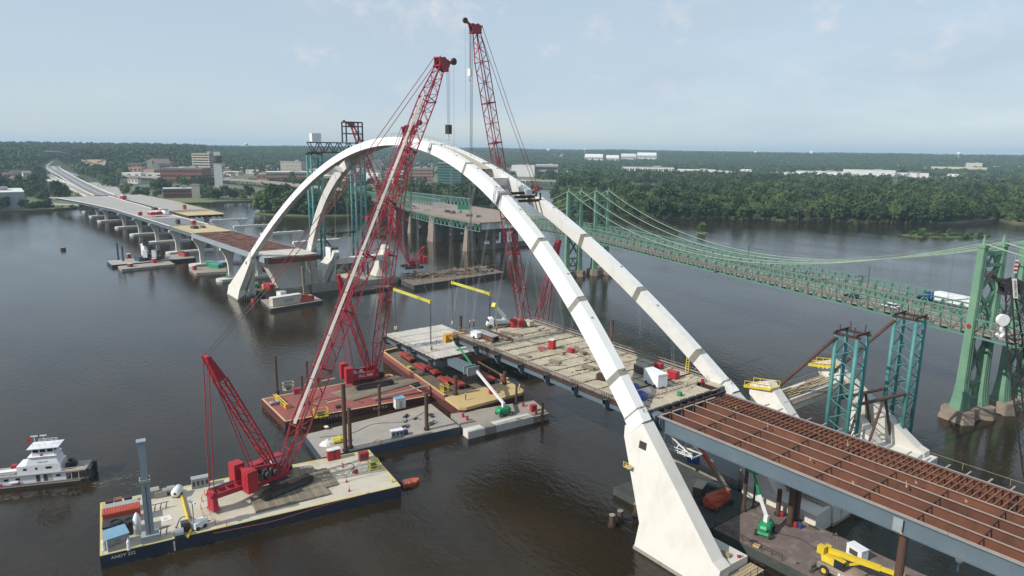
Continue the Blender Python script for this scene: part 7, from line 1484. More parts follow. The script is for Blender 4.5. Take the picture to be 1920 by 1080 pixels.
def lumber(label, u, v, l, n, rz, mt='timber_pale', z=ZD):
    q = W(u, v, z); t = thing('lumber_stack', label, 'lumber', q, 'lumber stacks', local=True, rz=rz)
    for k in range(n): MB().mm((-l / 2 + .1 * (k % 3), -.5 + .26 * (k % 4), .12 + .2 * (k // 4)), (l / 2 - .1 * (k % 2), -.27 + .26 * (k % 4), .3 + .2 * (k // 4))).build('board', mt, t, O)
    for x in (-l * .3, l * .3): MB().mm((x - .08, -.6, 0), (x + .08, .6, .12)).build('dunnage', 'timber', t, O)
lumber('pale lumber stack right of the scaffold clips', 1048, 664, 2.4, 12, .4); lumber('brown lumber stack behind the left arch leg', 1088, 660, 5, 12, -.3, 'timber'); lumber('lumber stack in the middle of the deck left of the arch leg', 1104, 692, 3.4, 12, 0.1, 'timber'); lumber('low plank pile left of the toilet', 1040, 680, 3, 6, .2, 'timber'); lumber('gray plank pile near the left deck edge', 985, 668, 3.2, 4, .1, 'timber'); lumber('plank pile at the far part of the deck', 958, 628, 6, 6, .5, 'timber'); lumber('tan lumber pile near the beam bundle', 948, 634, 5, 4, -.5, 'timber')
gear('tool_cabinet', 'red job box among the lumber on the main deck', 'box', 1070, 661, ZD, (1.4, 1.0, 1.0), 'red_box', .2); gear('rebar_cage', 'brown rebar bundle beside the left arch leg on the deck', 'rebar', 1128, 712, ZD, (1.8, 1.6, 1.2), 'rust_dark', .4)
gt_ = gear('generator', 'large white generator trailer on black wheels near the deck end', 'generator', 1228, 722, ZD, (4.6, 2.2, 2.9), 'white_gloss', -.2 + math.pi, None, 4); MB().mm((-2.35, -.8, .9), (-2.3, .8, 2.3)).build('grille', 'dark_machine', gt_, O)
gear('gear_box', 'dark gray covered crate behind the white generator', 'crate', 1205, 700, ZD, (3.6, 1.8, 1.7), 'dark_machine', -.1, 'stone_gray')
for u, v, s_, lab in ((1190, 727, 1.0, 'small blue tarpaulin heap beside the arch leg'), (1201, 746, 1.5, 'larger blue tarpaulin heap beside the arch leg'), (1213, 735, .9, 'white sheet heap between the blue tarpaulins and the generator')):
    q = W(u, v, ZD); t = thing('tarp_heap', lab, 'tarp', q); MB().loft([[(q.x + r_ * s_ * math.cos(a) * (1 + .2 * math.sin(3 * a + z)), q.y + r_ * s_ * 1.1 * math.sin(a) * (1 + .15 * math.cos(4 * a)), ZD + z * s_) for a in [i * .524 for i in range(12)]] for r_, z in ((1.0, .02), (.85, .4), (.5, .75), (.12, .95))]).build('sheet', 'blue_tarp' if 'blue' in lab[:18] else 'wall_white', t); MB().box((q.x + .5 * s_, q.y, ZD + .2), (.5 * s_, .5 * s_, .5 * s_), .5).build('fold', 'blue_tarp' if 'blue' in lab[:18] else 'wall_white', t)
gear('tool_cabinet', 'red welding box with blue unit at the right deck edge', 'box', 1262, 709, ZD, (2.0, 1.5, 1.5), 'red_box', .1); gear('tool_cabinet', 'red box farther along the right deck edge', 'box', 1235, 690, ZD, (1.6, 1.2, 1.1), 'red_box', .1); gear('gear_box', 'small green bin near the deck end', 'bin', 1274, 742, ZD, (.7, .6, .8), 'lift_green', .1); q = W(1317, 717, ZD); t = thing('drum', 'small red drum on the deck by the right arch leg', 'drum', q); MB().lathe(q, [(.3, 0), (.3, .9)], 10).build('shell', 'red_box', t); MB().lathe((q.x, q.y, q.z + .9), [(.3, 0), (.1, .05)], 10).build('lid', 'wall_white', t)
q = W(1283, 702, ZD); t = thing('stair_ladder', 'yellow ladder leaning beside the right arch leg', 'ladder', q); b0, b1 = V3(q) + Vector((0, -1.2, -1)), V3(q) + Vector((.2, -1.6, 3.6)); MB().beam(b0, b1, .12).beam(b0 + Vector((.7, 0, 0)), b1 + Vector((.7, 0, 0)), .12).build('rails', 'yellow_paint', t)
for k in range(9): r_ = b0.lerp(b1, (k + .5) / 9); MB().beam(r_, r_ + Vector((.7, 0, 0)), .08).build('rung', 'yellow_paint', t)
# loose planks and panels on both decks
for k in range(26):
    x, y = drnd.uniform(78, 134), drnd.uniform(-109, -88.5); t = thing('loose_board', 'loose board lying on the main deck panels', 'board', (x, y, ZD), 'loose boards on the main deck', local=True, rz=drnd.uniform(0, 3)); l = drnd.uniform(.8, 2.6); MB().mm((-l, -.18, .02), (l, .18, .1)).build('board', drnd.choice(('timber', 'timber_pale', 'rust_dark', 'deck_panel')), t, O); MB().mm((-.1, -.3, .1), (.1, .3, .18)).build('cleat', 'timber', t, O)
# ---------------------------------------------------------------- spreader beams
def spreader(label, a, b_, top, l0, l1):
    a, b_ = V3(a), V3(b_); t = thing('spreader_beam', label, 'spreader beam', (a + b_) / 2, 'yellow spreader beams'); MB().beam(a, b_, .5, .7).build('beam', 'yellow_lime', t)
    for q, l in ((a, l0), (b_, l1)):
        MB().mm((q.x - .35, q.y - .35, q.z - .5), (q.x + .35, q.y + .35, q.z + .5)).build('end_lug', 'yellow_paint', t)
        for e in (-.25, .25): MB().tube((q.x + e, q.y, q.z), (q.x + e * .6, q.y, l), .085, 5).build('sling', 'rope', t)
        MB().tube((q.x, q.y, q.z + .4), top, .06, 5).build('top_sling', 'rope', t); MB().box((q.x, q.y, l - .1), (.6, .6, 1.0)).build('clevis', 'stone_cream', t)
    tp = V3(top)
    MB().box((tp.x, tp.y, tp.z - .6), (.5, .4, 1.4)).build('hook_block', 'black_iron', t); return t
def vert(u, vb, zb, vt): p = W(u, vb, zb); return Vector((p.x, p.y, zat(p, vt)))
sL = (vert(742, 619, 11.3, 543), vert(808, 656, 11.3, 566)); sR = (vert(849, 609, 11.3, 530), vert(918, 628, 11.3, 551))
mL, mR = (sL[0] + sL[1]) / 2, (sR[0] + sR[1]) / 2
spreader('left yellow spreader beam hanging over the lifted segment', sL[0], sL[1], mL + Vector((0, 0, 13)), 11.6, 11.6); spreader('right yellow spreader beam hanging above the main deck corner', sR[0], sR[1], mR + Vector((0, 0, 13)), 11.6, 11.6)
for (hx_, hy_, hz_), m_ in (((164.0, -90.5, 70.0), mL), ((163.2, -109.2, 97.5), mR)):
    t = thing('load_rope', 'lift ropes running from the ' + ('red barge crane' if hz_ < 80 else 'tallest crane') + ' down to its spreader beam', 'rope', m_ + Vector((0, 0, 14)))
    for e in (-.7, -.25, .25, .7): MB().tube((hx_ + e, hy_, hz_), (m_.x + e * .6, m_.y, m_.z + 13), .045, 4).build('rope', 'rope', t)
# ---------------------------------------------------------------- brown barge: rough terrain crane, welder shed
Q0 = W(1575, 1083, 1.8); yc = thing('mobile_crane', 'yellow telescopic crane with gray carrier on the brown barge', 'crane', Q0, local=True, rz=math.atan2((W(1612, 1090, 1.8) - W(1548, 1058, 1.8)).y, (W(1612, 1090, 1.8) - W(1548, 1058, 1.8)).x))
MB().loft([[(-3.2, -1.2, .7), (3.6, -1.2, .7), (3.6, 1.2, .7), (-3.2, 1.2, .7)], [(-3.2, -1.25, 1.5), (3.9, -1.25, 1.3), (3.9, 1.25, 1.3), (-3.2, 1.25, 1.5)], [(-3.0, -1.1, 1.75), (3.4, -1.0, 1.9), (3.4, 1.0, 1.9), (-3.0, 1.1, 1.75)]]).build('carrier', 'concrete_tan', yc, O); MB().mm((1.4, -1.0, 1.8), (3.5, 1.0, 2.25)).build('engine_hood', 'concrete_tan', yc, O)
for x in (-1.9, 1.9):
    for s_ in (-1, 1): w_ = MB().tube((x, s_ * .9, .75), (x, s_ * 1.5, .75), .78, 16).build('tyre', 'rubber', yc, O); MB().tube((x, s_ * 1.3, .75), (x, s_ * 1.55, .75), .4, 12).build('rim', 'yellow_paint', w_, O)
for x in (-3.4, 4.0):
    MB().beam((x, -2.2, .8), (x, 2.2, .8), .35, .4).build('outrigger_beam', 'dark_machine', yc, O)
    for s_ in (-1, 1): MB().tube((x, s_ * 2.2, 0), (x, s_ * 2.2, 1.0), .14, 8).tube((x, s_ * 2.2, 0), (x, s_ * 2.2, .1), .4, 10).build('outrigger_foot', 'dark_machine', yc, O)
MB().tube((-.6, 0, 1.7), (-.6, 0, 2.0), .9, 14).build('slew_ring', 'black_iron', yc, O)
MB().hexa([(-2.6, -1.1, 2.0), (.6, -1.1, 2.0), (.6, 1.1, 2.0), (-2.6, 1.1, 2.0), (-2.9, -.9, 3.0), (-.4, -.9, 3.0), (-.4, .9, 3.0), (-2.9, .9, 3.0)]).build('turret', 'yellow_paint', yc, O); MB().box((-3.0, -.5, 2.9), (1.1, 1.0, 1.2)).box((-2.6, .7, 2.9), (.9, .8, 1.0)).build('winch', 'yellow_paint', yc, O)
MB().mm((-.6, -1.3, 2.0), (.9, -.6, 3.4)).build('cab', 'glass', yc, O); MB().mm((-.65, -1.33, 3.4), (.95, -.55, 3.52)).build('cab_roof', 'yellow_paint', yc, O)
MB().beam((-2.2, .15, 3.5), (5.2, 1.0, 4.0), .65, .75).build('boom_outer', 'yellow_paint', yc, O); MB().beam((5.2, 1.0, 4.0), (8.4, 1.35, 4.2), .5, .58).build('boom_inner', 'yellow_paint', yc, O); MB().beam((.3, .2, 2.2), (2.4, .6, 3.5), .3).build('lift_cylinder', 'yellow_paint', yc, O); MB().box((8.8, 1.4, 3.7), (.8, .7, .9)).build('boom_head', 'dark_machine', yc, O); bm = MB(); lattice(bm, (3.5, 1.4, 3.3), (9.2, 1.9, 3.4), .5, .5, .4, .4, (0, 0, 1), 6, .06, .04); bm.build('stowed_jib', 'dark_machine', yc, O); MB().ball((9.3, 1.5, 3.0), .3, 8).build('hook_ball', 'black_iron', yc, O)
for x in (.2, .8): MB().mm((x, -1.32, 1.0), (x + .4, -1.26, 1.4)).build('plate', 'wall_white', yc, O)
gear('welder_shed', 'white open sided welder shed on the brown barge behind the yellow crane', 'shed', 1606, 1045, 1.8, (2.8, 1.6, 2.0), 'white_gloss', math.pi * .93, None, 0, None, 1)
gear('gear_box', 'small yellow pallet on the brown barge', 'pallet', 1418, 1026, 1.8, (1.0, .8, .4), 'yellow_deck', .3)
for u, v, mt, lab in ((1466, 968, 'red_box', 'red drum beside the footing on the brown barge'), (1491, 988, 'red_box', 'red gas bottle rack near the rusty piles'), (1500, 990, 'blue_tarp', 'blue bin near the rusty piles')):
    q = W(u, v, 1.8); t = thing('drum', lab, 'drum', q); MB().lathe(q, [(.35, 0), (.38, .3), (.35, .9)], 10).build('shell', mt, t); MB().lathe((q.x, q.y, q.z + .9), [(.35, 0), (.1, .05)], 10).build('lid', 'dark_machine', t)
rail(bb, [(64.4, -94.0, 1.8), (52, -94.6, 1.8)], 1.1, 1.6, 'rust_dark', .06)
for k in range(18):
    q = Vector((drnd.uniform(25, 63), drnd.choice((-108.3, -95.6)) + drnd.uniform(-.4, .4), 1.8)); t = thing('loose_gear', 'scrap of timber or hose at the edge of the brown barge', 'gear', q, 'scraps at the brown barge edges', local=True, rz=drnd.uniform(0, 3)); l = drnd.uniform(.4, 1.2); MB().mm((-l, -.12, .0), (l, .12, .15)).build('block', drnd.choice(('timber', 'rust_dark', 'stone_cream')), t, O); MB().mm((-.2, -.2, .1), (.2, .2, .3)).build('knot', 'dark_machine', t, O)
# orange telescopic crane on the dark barge
q = W(1338, 950, 1.5); oc = thing('mobile_crane', 'orange telescopic crane in the shade on the dark barge', 'crane', q); b0 = V3(q) + Vector((-1.2, -2.4, 2.8)); tp = Wx(1311, 838, q.x + 6.5); md = b0.lerp(tp, .52)
MB().box((q.x, q.y - 1, q.z + .6), (2.6, 6.0, .9), .2).build('carrier', 'orange_red', oc); MB().tube((q.x + .2, q.y + 2.2, q.z + 1.6), (q.x - .4, q.y - 1.6, q.z + 1.9), .95, 12).build('counterweight', 'orange_red', oc); MB().beam((q.x + .8, q.y + 1, q.z + 1.6), b0, 1.2, 1.3).build('turret', 'orange_red', oc)
MB().beam(b0, md, .75, .85).build('boom_lower', 'concrete_tan', oc); MB().beam(md, tp, .6, .65).build('boom_upper', 'orange_red', oc)
for dx in (-1.5, 1.5):
    for dy in (-3, 1.4): MB().tube((q.x + dx, q.y + dy, 2.1), (q.x + dx * 1.2, q.y + dy, 2.1), .6, 12).build('wheel', 'rubber', oc)
gear('generator', 'white roofed generator beside the orange crane', 'generator', 1312, 925, 1.5, (3.4, 1.8, 2.0), 'dark_machine', FRZ + .5, 'stone_cream'); tank('pale green machine body behind the generator on the dark barge', 1340, 918, 1.5, .6, 2.4, 'steel_light', .5)
gear('compressor', 'blue compressor on the gray platform under the deck', 'compressor', 1300, 867, 2, (2.4, 1.4, 1.6), 'blue_tarp', .5, 'black_iron')
for u, v, lab in ((1345, 1052, 'red safety drum on the ledge at the foot of the white pedestal'), (1385, 1046, 'red lamp at the end of the ledge railing'), (1338, 1058, 'red barrel at the tip of the white pedestal ledge')):
    q = W(u, v, 3.8); t = thing('drum', lab, 'drum', q); MB().lathe(q, [(.25, 0), (.28, .25), (.25, .7)], 10).build('shell', 'red_box', t); MB().lathe((q.x, q.y, q.z + .7), [(.25, 0), (.08, .05)], 10).build('lid', 'wall_white', t)
t = thing('ledge_scaffold', 'timber scaffold with railing around the foot of the white pedestal', 'scaffold', (54.5, -86.5, 2.6))
for k in range(5): MB().mm((51.6 + .5 * k, -89.0, 2.5), (52.05 + .5 * k, -81.5, 2.6)).build('plank', 'timber_pale', t)
for k in range(4): MB().beam((51.4, -82.5 - 2 * k, 2.35), (54.6, -82.5 - 2 * k, 2.35), .18).build('bearer', 'timber', t)
rail(t, [(51.6, -81.6, 2.6), (51.6, -89, 2.6), (55, -89, 2.6)], 1.1, 1.5, 'rust_dark', .05); lumber('timber offcuts on the ledge at the foot of the white pedestal', 1360, 1042, 1.6, 8, .3, 'timber_pale', 3.9)
t = thing('pedestal_platform', 'small yellow railed platform on the side of the white pedestal', 'platform', (74.5, -82.9, 12.4)); MB().mm((73.9, -83.0, 12.4), (75.3, -81.9, 12.5)).build('floor', 'yellow_deck', t); rail(t, [(73.9, -81.9, 12.5), (75.3, -81.9, 12.5)], .9, .7, 'yellow_paint', .05)
# ---------------------------------------------------------------- far work
def far_box(nm, label, cat, u, v, z, size, mt, rz=0.0, lid=None): return gear(nm, label, cat, u, v, z, size, mt, rz, lid)
a, b_ = W(512, 576, 1.3), W(566, 567, 1.3); fl_ = (b_ - a).length; c = (a + b_) / 2; t = thing('long_container', 'long cream container on the barge before the far arch pier', 'container', c, local=True, rz=math.atan2((b_ - a).y, (b_ - a).x)); MB().mm((-fl_ / 2, 0, .15), (fl_ / 2, 3.0, 3.6)).build('body', 'stone_cream', t, O); MB().mm((-fl_ / 2 - .1, -.1, 3.6), (fl_ / 2 + .1, 3.1, 3.75)).build('roof', 'wall_white', t, O); MB().mm((-1.5, -.04, 1.2), (3, 0, 2.4)).build('faded_panel', 'gray_box', t, O)
q = W(572, 565, 1.3); t = thing('mobile_crane', 'small orange crane with upright beige boom beside the cream container', 'crane', q); MB().box((q.x, q.y, 1.6), (3, 5, 1.4)).build('carrier', 'orange_red', t); MB().box((q.x, q.y, 3.0), (2.2, 2.6, 1.4)).build('turret', 'orange_red', t); MB().beam((q.x, q.y, 3.5), (q.x + 1, q.y, zat(q, 500)), .9).build('boom', 'timber', t); MB().box((q.x, q.y - 3, 1.6), (2, 1.4, 1.8)).build('cab', 'red_box', t)
for u, v, z, lab, tu, tv in ((476, 540, 1.2, 'green boom lift on the barge at the far pedestal', 468, 526), (430, 520, 1.3, 'green boom lift beside the nearest viaduct pier', 434, 478), (645, 545, 1.2, 'green boom lift on the barge at the far second pier', 654, 527)):
    p = W(u, v, z); tp = Wx(tu, tv, p.x + 1); boom_lift(lab, u, v, z, .3, tp, basket='gray_box', upper='lift_green', elbow=p.lerp(tp, .5) + Vector((0, 0, 1.5)))
for k, (u, v) in enumerate(((398, 497), (404, 502), (412, 499))): far_box('green_machine', ['long green lift machine on the barge among the viaduct piers, left', 'green lift machine on the barge among the viaduct piers, near', 'green lift machine on the barge among the viaduct piers, right'][k], 'lift', u, v, 1.3, (7, 2.6, 2.2), 'lift_green', .5, 'blue_pale')
for u, v, z, size, mt, lid, lab in ((497, 510, 1, (5, 3, 3), 'spmt_red', 'dark_machine', 'red machine afloat behind the far pedestal'), (242, 484, 1.6, (1.8, 1.8, 2.6), 'red_box', 'wall_white', 'red cabinet on the white far barge'), (262, 489, 1.6, (6, 3, 2.6), 'steel_navy', 'steel_navy', 'navy container on the white far barge'), (275, 479, 1.6, (4, 4, 7), 'white_gloss', 'wall_white', 'tall white house on the far barge'), (345, 480, 1.6, (7, 3, 2.4), 'spmt_red', 'dark_machine', 'red machine cluster at the right end of the white far barge'), (290, 493, 1.3, (1.8, 1.8, 2.6), 'red_box', 'wall_white', 'red cabinet on the small gray far barge'), (244, 500, 1.3, (3, 2, 1.8), 'rust', 'stone_cream', 'orange machine on the small gray far barge'), (365, 506, 1.3, (1.6, 1.6, 2.4), 'red_box', 'wall_white', 'red toilet on the barge among the piers'), (505, 545, 1.2, (5, 4, 3), 'orange_yellow', 'wall_white', 'orange and white drill rig on the brown far barge'), (528, 556, 1.3, (3, 3, 2.4), 'white_gloss', 'white_gloss', 'white tank on the far barge beside the cream container'), (477, 568, 0, (2, 2, 2), 'spmt_red', 'rust_dark', 'red buoy like block in the water at the far pedestal'), (555, 523, 3, (4, 3, 3), 'dark_machine', 'rust_dark', 'dark formwork stack at the far pier footing'), (640, 505, 3, (14, 3, 4), 'black_iron', 'wall_white', 'black and white pile driving frame at the far piers'), (655, 523, 3, (9, 3, 2), 'stone_cream', 'yellow_deck', 'cream barge cabin at the far piers')):
    far_box('site_machine' if size[0] > 3 else 'site_box', lab, 'equipment', u, v, z, size, mt, .3, lid)
# ================================================================ PEOPLE
def person_mesh():
    j = {'pel': (0, 0, .95), 'chest': (0, 0, 1.35), 'neck': (0, 0, 1.5), 'head': (0, 0.02, 1.66)}
    vs = [(0, 0, .95), (0, 0, 1.15), (0, 0, 1.36), (0, 0, 1.5), (0, .02, 1.6), (0, .02, 1.74), (.1, 0, .9), (.12, .02, .5), (.13, -.02, .09), (.13, .12, .04), (-.1, 0, .9), (-.12, .03, .5), (-.14, 0, .09), (-.14, .14, .04), (.2, 0, 1.4), (.27, .02, 1.12), (.26, .16, .92), (-.2, 0, 1.4), (-.27, .04, 1.12), (-.2, .2, .98)]
    es = [(0, 1), (1, 2), (2, 3), (3, 4), (4, 5), (0, 6), (6, 7), (7, 8), (8, 9), (0, 10), (10, 11), (11, 12), (12, 13), (2, 14), (14, 15), (15, 16), (2, 17), (17, 18), (18, 19)]
    rd_ = [.16, .15, .17, .06, .1, .09, .1, .07, .05, .045, .1, .07, .05, .045, .07, .052, .04, .07, .052, .04]
    me = bpy.data.meshes.new('body'); me.from_pydata(vs, es, []); o = bpy.data.objects.new('body', me); COL.objects.link(o); md = o.modifiers.new('s', 'SKIN')
    for i, r_ in enumerate(rd_): me.skin_vertices[0].data[i].radius = (r_, r_ * .8)
    me.skin_vertices[0].data[0].use_root = True; o.modifiers.new('d', 'SUBSURF').levels = 1; bpy.context.view_layer.update(); m2 = bpy.data.meshes.new_from_object(o.evaluated_get(bpy.context.evaluated_depsgraph_get())); bpy.data.objects.remove(o)
    m2.name = 'body'; m2.materials.clear(); [m2.materials.append(M(n)) for n in ('cloth_dark', 'skin')]
    for f in m2.polygons:
        c = f.center; f.material_index = 1 if c.z > 1.5 or (abs(c.x) > .2 and c.z < 1.05) else 0
    return m2
pmesh = person_mesh()
def vest_mesh(mt):
    b = MB().loft([[(.2 * s_ * math.cos(a), .155 * s_ * math.sin(a), z) for a in [i * .6283 for i in range(10)]] for s_, z in ((.95, .98), (1.0, 1.15), (1.08, 1.36), (.7, 1.47))]); me = bpy.data.meshes.new('vest'); me.from_pydata(b.v, [], b.f); me.materials.append(M(mt)); return me
vm = {k: vest_mesh(k) for k in ('vest_orange', 'vest_lime')}
hb_ = MB().lathe((0, .02, 1.7), [(.16, 0), (.14, .02), (.13, .08), (.05, .14)], 10); hm_ = {}
for k in ('white_gloss', 'yellow_lime'): me = bpy.data.meshes.new('helmet'); me.from_pydata(hb_.v, [], hb_.f); me.materials.append(M(k)); hm_[k] = me
def person(label, u, v, z, rz, vest='vest_orange', hat='white_gloss', w=None):
    p = W(u, v, z); t = thing('person', label, 'person', p, None, local=True, rz=rz)
    for n, me in (('body', pmesh), ('vest', vm[vest]), ('helmet', hm_[hat])): o = bpy.data.objects.new(n, me); COL.objects.link(o); o.parent = t
    t.scale = (1.04, 1.04, 1.04); return t
person('worker in orange vest at the far edge of the main deck, left of a pair', 881, 614, ZD, .4); person('worker in orange vest at the far edge of the main deck, right of a pair', 888, 613, ZD, 2.0); person('worker in lime vest beside the white truck on the deck', 915, 619, ZD, 1, 'vest_lime'); person('worker standing by the steel beams on the deck', 931, 622, ZD, 3, 'vest_orange', 'yellow_lime'); person('worker behind the two red tanks', 966, 608, ZD, 1.4, 'vest_lime')
person('worker guiding the far left sling on the lifted segment', 744, 623, 11.3, .2, 'vest_lime'); person('worker guiding the near left sling on the lifted segment', 809, 658, 11.3, 1.2, 'vest_lime', 'yellow_lime'); person('worker in orange vest on the yellow end deck of the hopper barge', 873, 750, 2.9, 2.2); person('worker at the right corner of the yellow end deck', 974, 733, 2.9, .5, 'vest_lime'); person('worker in orange near the red cabinet on the hopper barge', 933, 742, 2.9, 1.0)
person('worker on the lifted segment near the orange cage', 818, 648, 11.3, 2.6, 'vest_orange')
b = MB()
rope_t = thing('tag_line', 'thin tag line between the foreground crane mast and the barge', 'rope', (120, -26, 5)); MB().tube((120, -26.2, 30), (118.2, -24.5, 5.5), .03, 4).build('line', 'rope', rope_t)

# hoses and cables trailing over the decks
hrnd = random.Random(21)
def hose(label, z, pts, r, mt):
    q = smooth_path([W(u, v, z + r) for u, v in pts], 5); t = thing('hose', label, 'hose', q[0]); MB().path(q, r, 5).build('line', mt, t); MB().tube(q[-1], q[-1] + Vector((0, 0, .25)), r * 2, 8).build('coupling', 'dark_machine', t)
hose('black hose trailing from the toilets across the foreground barge', ZF, [(640, 868), (648, 872), (655, 868), (664, 874), (660, 880)], .06, 'rubber'); hose('black hose snaking past the light tower', ZF, [(380, 985), (368, 975), (352, 968), (338, 972), (330, 990)], .05, 'rubber'); hose('orange cable along the foreground barge edge', ZF, [(400, 1000), (450, 990), (520, 975), (600, 950), (690, 925)], .035, 'orange_red'); hose('dark cable across the gray barge', 2.0, [(600, 820), (660, 812), (700, 795), (760, 790), (800, 770)], .05, 'rubber'); hose('red hose looped on the gray barge edge', 2.0, [(700, 830), (708, 824), (716, 828), (712, 834)], .05, 'red_box'); hose('dark cable across the red barge', 2.0, [(560, 745), (600, 750), (640, 745), (680, 755)], .05, 'rubber'); hose('dark hose over the brown barge', 1.8, [(1420, 985), (1460, 1000), (1500, 1010), (1530, 1030)], .05, 'rubber'); hose('pale rope over the main deck', ZD, [(960, 640), (1010, 652), (1060, 672), (1120, 690)], .04, 'stone_cream'); hose('dark air hose over the main deck', ZD, [(1180, 720), (1150, 700), (1100, 672), (1040, 650), (990, 640)], .05, 'rubber')
# foam and drifting flecks round the boat and barges
fo = MB(); frn = random.Random(31)
def flecks(a, b_, n, spread, size):
    a, b_ = V3(a), V3(b_)
    for k in range(n):
        q = a.lerp(b_, frn.random()) + Vector((frn.gauss(0, spread), frn.gauss(0, spread), .03)); s_ = size * frn.uniform(.3, 1.0); th_ = frn.uniform(-.4, .4) + math.atan2((b_ - a).y, (b_ - a).x); d = Vector((math.cos(th_), math.sin(th_), 0)) * s_; e = Vector((-d.y, d.x, 0)) * .18
        fo.quad(q - d, q - e, q + d, q + e)
flecks(W(178, 908), W(262, 890), 60, .5, .55); flecks(W(180, 912), W(300, 906), 40, .8, .5); flecks(W(0, 938), W(150, 922), 60, .4, .4); flecks(W(487, 755), W(532, 800), 40, .7, .45); flecks(W(470, 748), W(520, 815), 24, 1.2, .4); flecks(W(1190, 1030), W(1300, 1090), 40, .35, .25); flecks(W(195, 1068), W(745, 935), 70, .25, .22)
for k in range(60): q = W(frn.uniform(20, 1900), frn.uniform(480, 1000)); flecks(q, q + Vector((1, .2, 0)), 1, .2, .2)
fo = fo.build('foam', 'foam'); fo['kind'] = 'stuff'; fo['label'] = 'thin flecks of foam drifting round the hulls'
# ================================================================ TREES (after the things they must keep clear of)
trnd = random.Random(11)
def crown_mesh(name, nc, nl, size, hgt, wid, mt, seed, low=0.25):
    r = random.Random(seed); b = MB()
    for c in range(nc):
        a = r.uniform(0, 6.283); f = (c + .5) / nc; zc = hgt * (low + (1 - low) * (0.12 + 0.8 * f)); rad = wid / 2 * math.sqrt(max(.08, 1 - ((zc / hgt - .55) / .52) ** 2)) * r.uniform(.25, .72)
        cx, cy = rad * math.cos(a), rad * math.sin(a); cr = wid * r.uniform(.17, .27)
        for k in range(nl):
            n = Vector((r.gauss(0, 1), r.gauss(0, 1), r.gauss(.25, .9))).normalized(); p = Vector((cx, cy, zc)) + Vector((n.x * cr, n.y * cr, n.z * cr * .75)) * r.uniform(.75, 1.08)
            n2 = (n + Vector((r.uniform(-.6, .6), r.uniform(-.6, .6), r.uniform(-.4, .6)))).normalized(); t = n2.cross(Vector((r.uniform(-1, 1), r.uniform(-1, 1), r.uniform(-1, 1)))).normalized(); q = n2.cross(t); s = size * r.uniform(.6, 1.25)
            b.quad(p + t * s, p + q * s * .8, p - t * s * .9, p - q * s * .7)
    me = bpy.data.meshes.new(name); me.from_pydata(b.v, [], b.f); me.materials.append(M(mt)); me.update(); return me
def trunk_mesh(name, h, r0, mt='bark'):
    b = MB(); b.tube((0, 0, -1), (0, 0, h * .55), r0, 7, r0 * .55)
    for k in range(5):
        a = k * 1.26 + .4; z = h * (.28 + .06 * k); b.tube((0, 0, z), (math.cos(a) * h * .2, math.sin(a) * h * .2, z + h * .26), r0 * .4, 5, r0 * .12)
    me = bpy.data.meshes.new(name); me.from_pydata(b.v, [], b.f); me.materials.append(M(mt)); me.update(); return me
KINDS = [('broad_tree', 15, 15, 'leaves', 'broad dark green', .22), ('tall_tree', 19, 12, 'leaves', 'tall dark green', .25), ('light_tree', 14, 12, 'leaves_light', 'light green', .2), ('round_tree', 12, 12, 'leaves', 'round green', .18), ('willow_tree', 11, 11, 'leaves_light', 'pale bushy', .05)]
TM = [(n, crown_mesh('crown', 20, 26, .95, h, w, mt, i + 3, lo), trunk_mesh('trunk', h, .45), lab) for i, (n, h, w, mt, lab, lo) in enumerate(KINDS)]
DRY = (crown_mesh('crown', 12, 12, .55, 14, 11, 'leaves_dry', 77, .2), trunk_mesh('trunk', 15, .5))
BUSH = [crown_mesh('crown', 9, 22, .5, 4.0, 6.5, 'leaves', 50, 0), crown_mesh('crown', 8, 22, .45, 3.0, 6.0, 'leaves_light', 51, 0)]
BTR = trunk_mesh('trunk', 2.5, .16)
ntree = [0]
def tree(k, x, y, z, sc, label, group, meshes=None, nm=None):
    n, cm, tm, lab = TM[k] if meshes is None else (nm, meshes[0], meshes[1], '')
    t = thing(n, (lab + ' tree ' + label if lab else label), 'tree' if nm != 'shrub' else 'shrub', (x, y, z), group); t.rotation_euler = (0, 0, trnd.uniform(0, 6.28)); t.scale = (sc * trnd.uniform(.9, 1.12), sc * trnd.uniform(.9, 1.12), sc * trnd.uniform(.88, 1.15))
    for q, me in (('trunk', tm), ('crown', cm)):
        o = bpy.data.objects.new(q, me); COL.objects.link(o); o.parent = t
    KEEP.append((x, y, 4.0 * sc)); ntree[0] += 1
    return t
def row(px, n, jit, lab, grp, sc=(0.8, 1.2), z=1.5, depth=18, kinds=(0, 0, 1, 2, 3)):
    pts = [W(u, v, z) for u, v in px]; seg = [(b - a).length for a, b in zip(pts[:-1], pts[1:])]; tot = sum(seg)
    for i in range(n):
        s = tot * (i + trnd.uniform(.1, .9)) / n; k = 0
        while k < len(seg) - 1 and s > seg[k]: s -= seg[k]; k += 1
        p = pts[k].lerp(pts[k + 1], min(1, s / seg[k])); d = Vector((p.x, p.y, 0)).normalized(); p = p + d * trnd.uniform(3, depth)
        if kept(p.x, p.y): p = p + d * 8
        tree(trnd.choice(kinds), p.x, p.y, z - .2, trnd.uniform(*sc), lab, grp)
row([(1048, 401), (1130, 401), (1190, 406), (1250, 409), (1400, 412), (1600, 416), (1760, 419)], 78, 6, 'in the front row of the wooded right shore', 'trees in the front row of the right shore', (0.8, 1.25), depth=16)
row([(1048, 397), (1130, 397), (1250, 404), (1400, 406), (1600, 410), (1760, 412), (1880, 408)], 64, 6, 'just behind the front row of the right shore', 'trees behind the front row of the right shore', (1.0, 1.4), depth=34)
row([(1040, 385), (1046, 370), (1064, 347)], 12, 6, 'on the channel bank right of the arch', 'trees on the channel bank', (1.0, 1.5), depth=20)
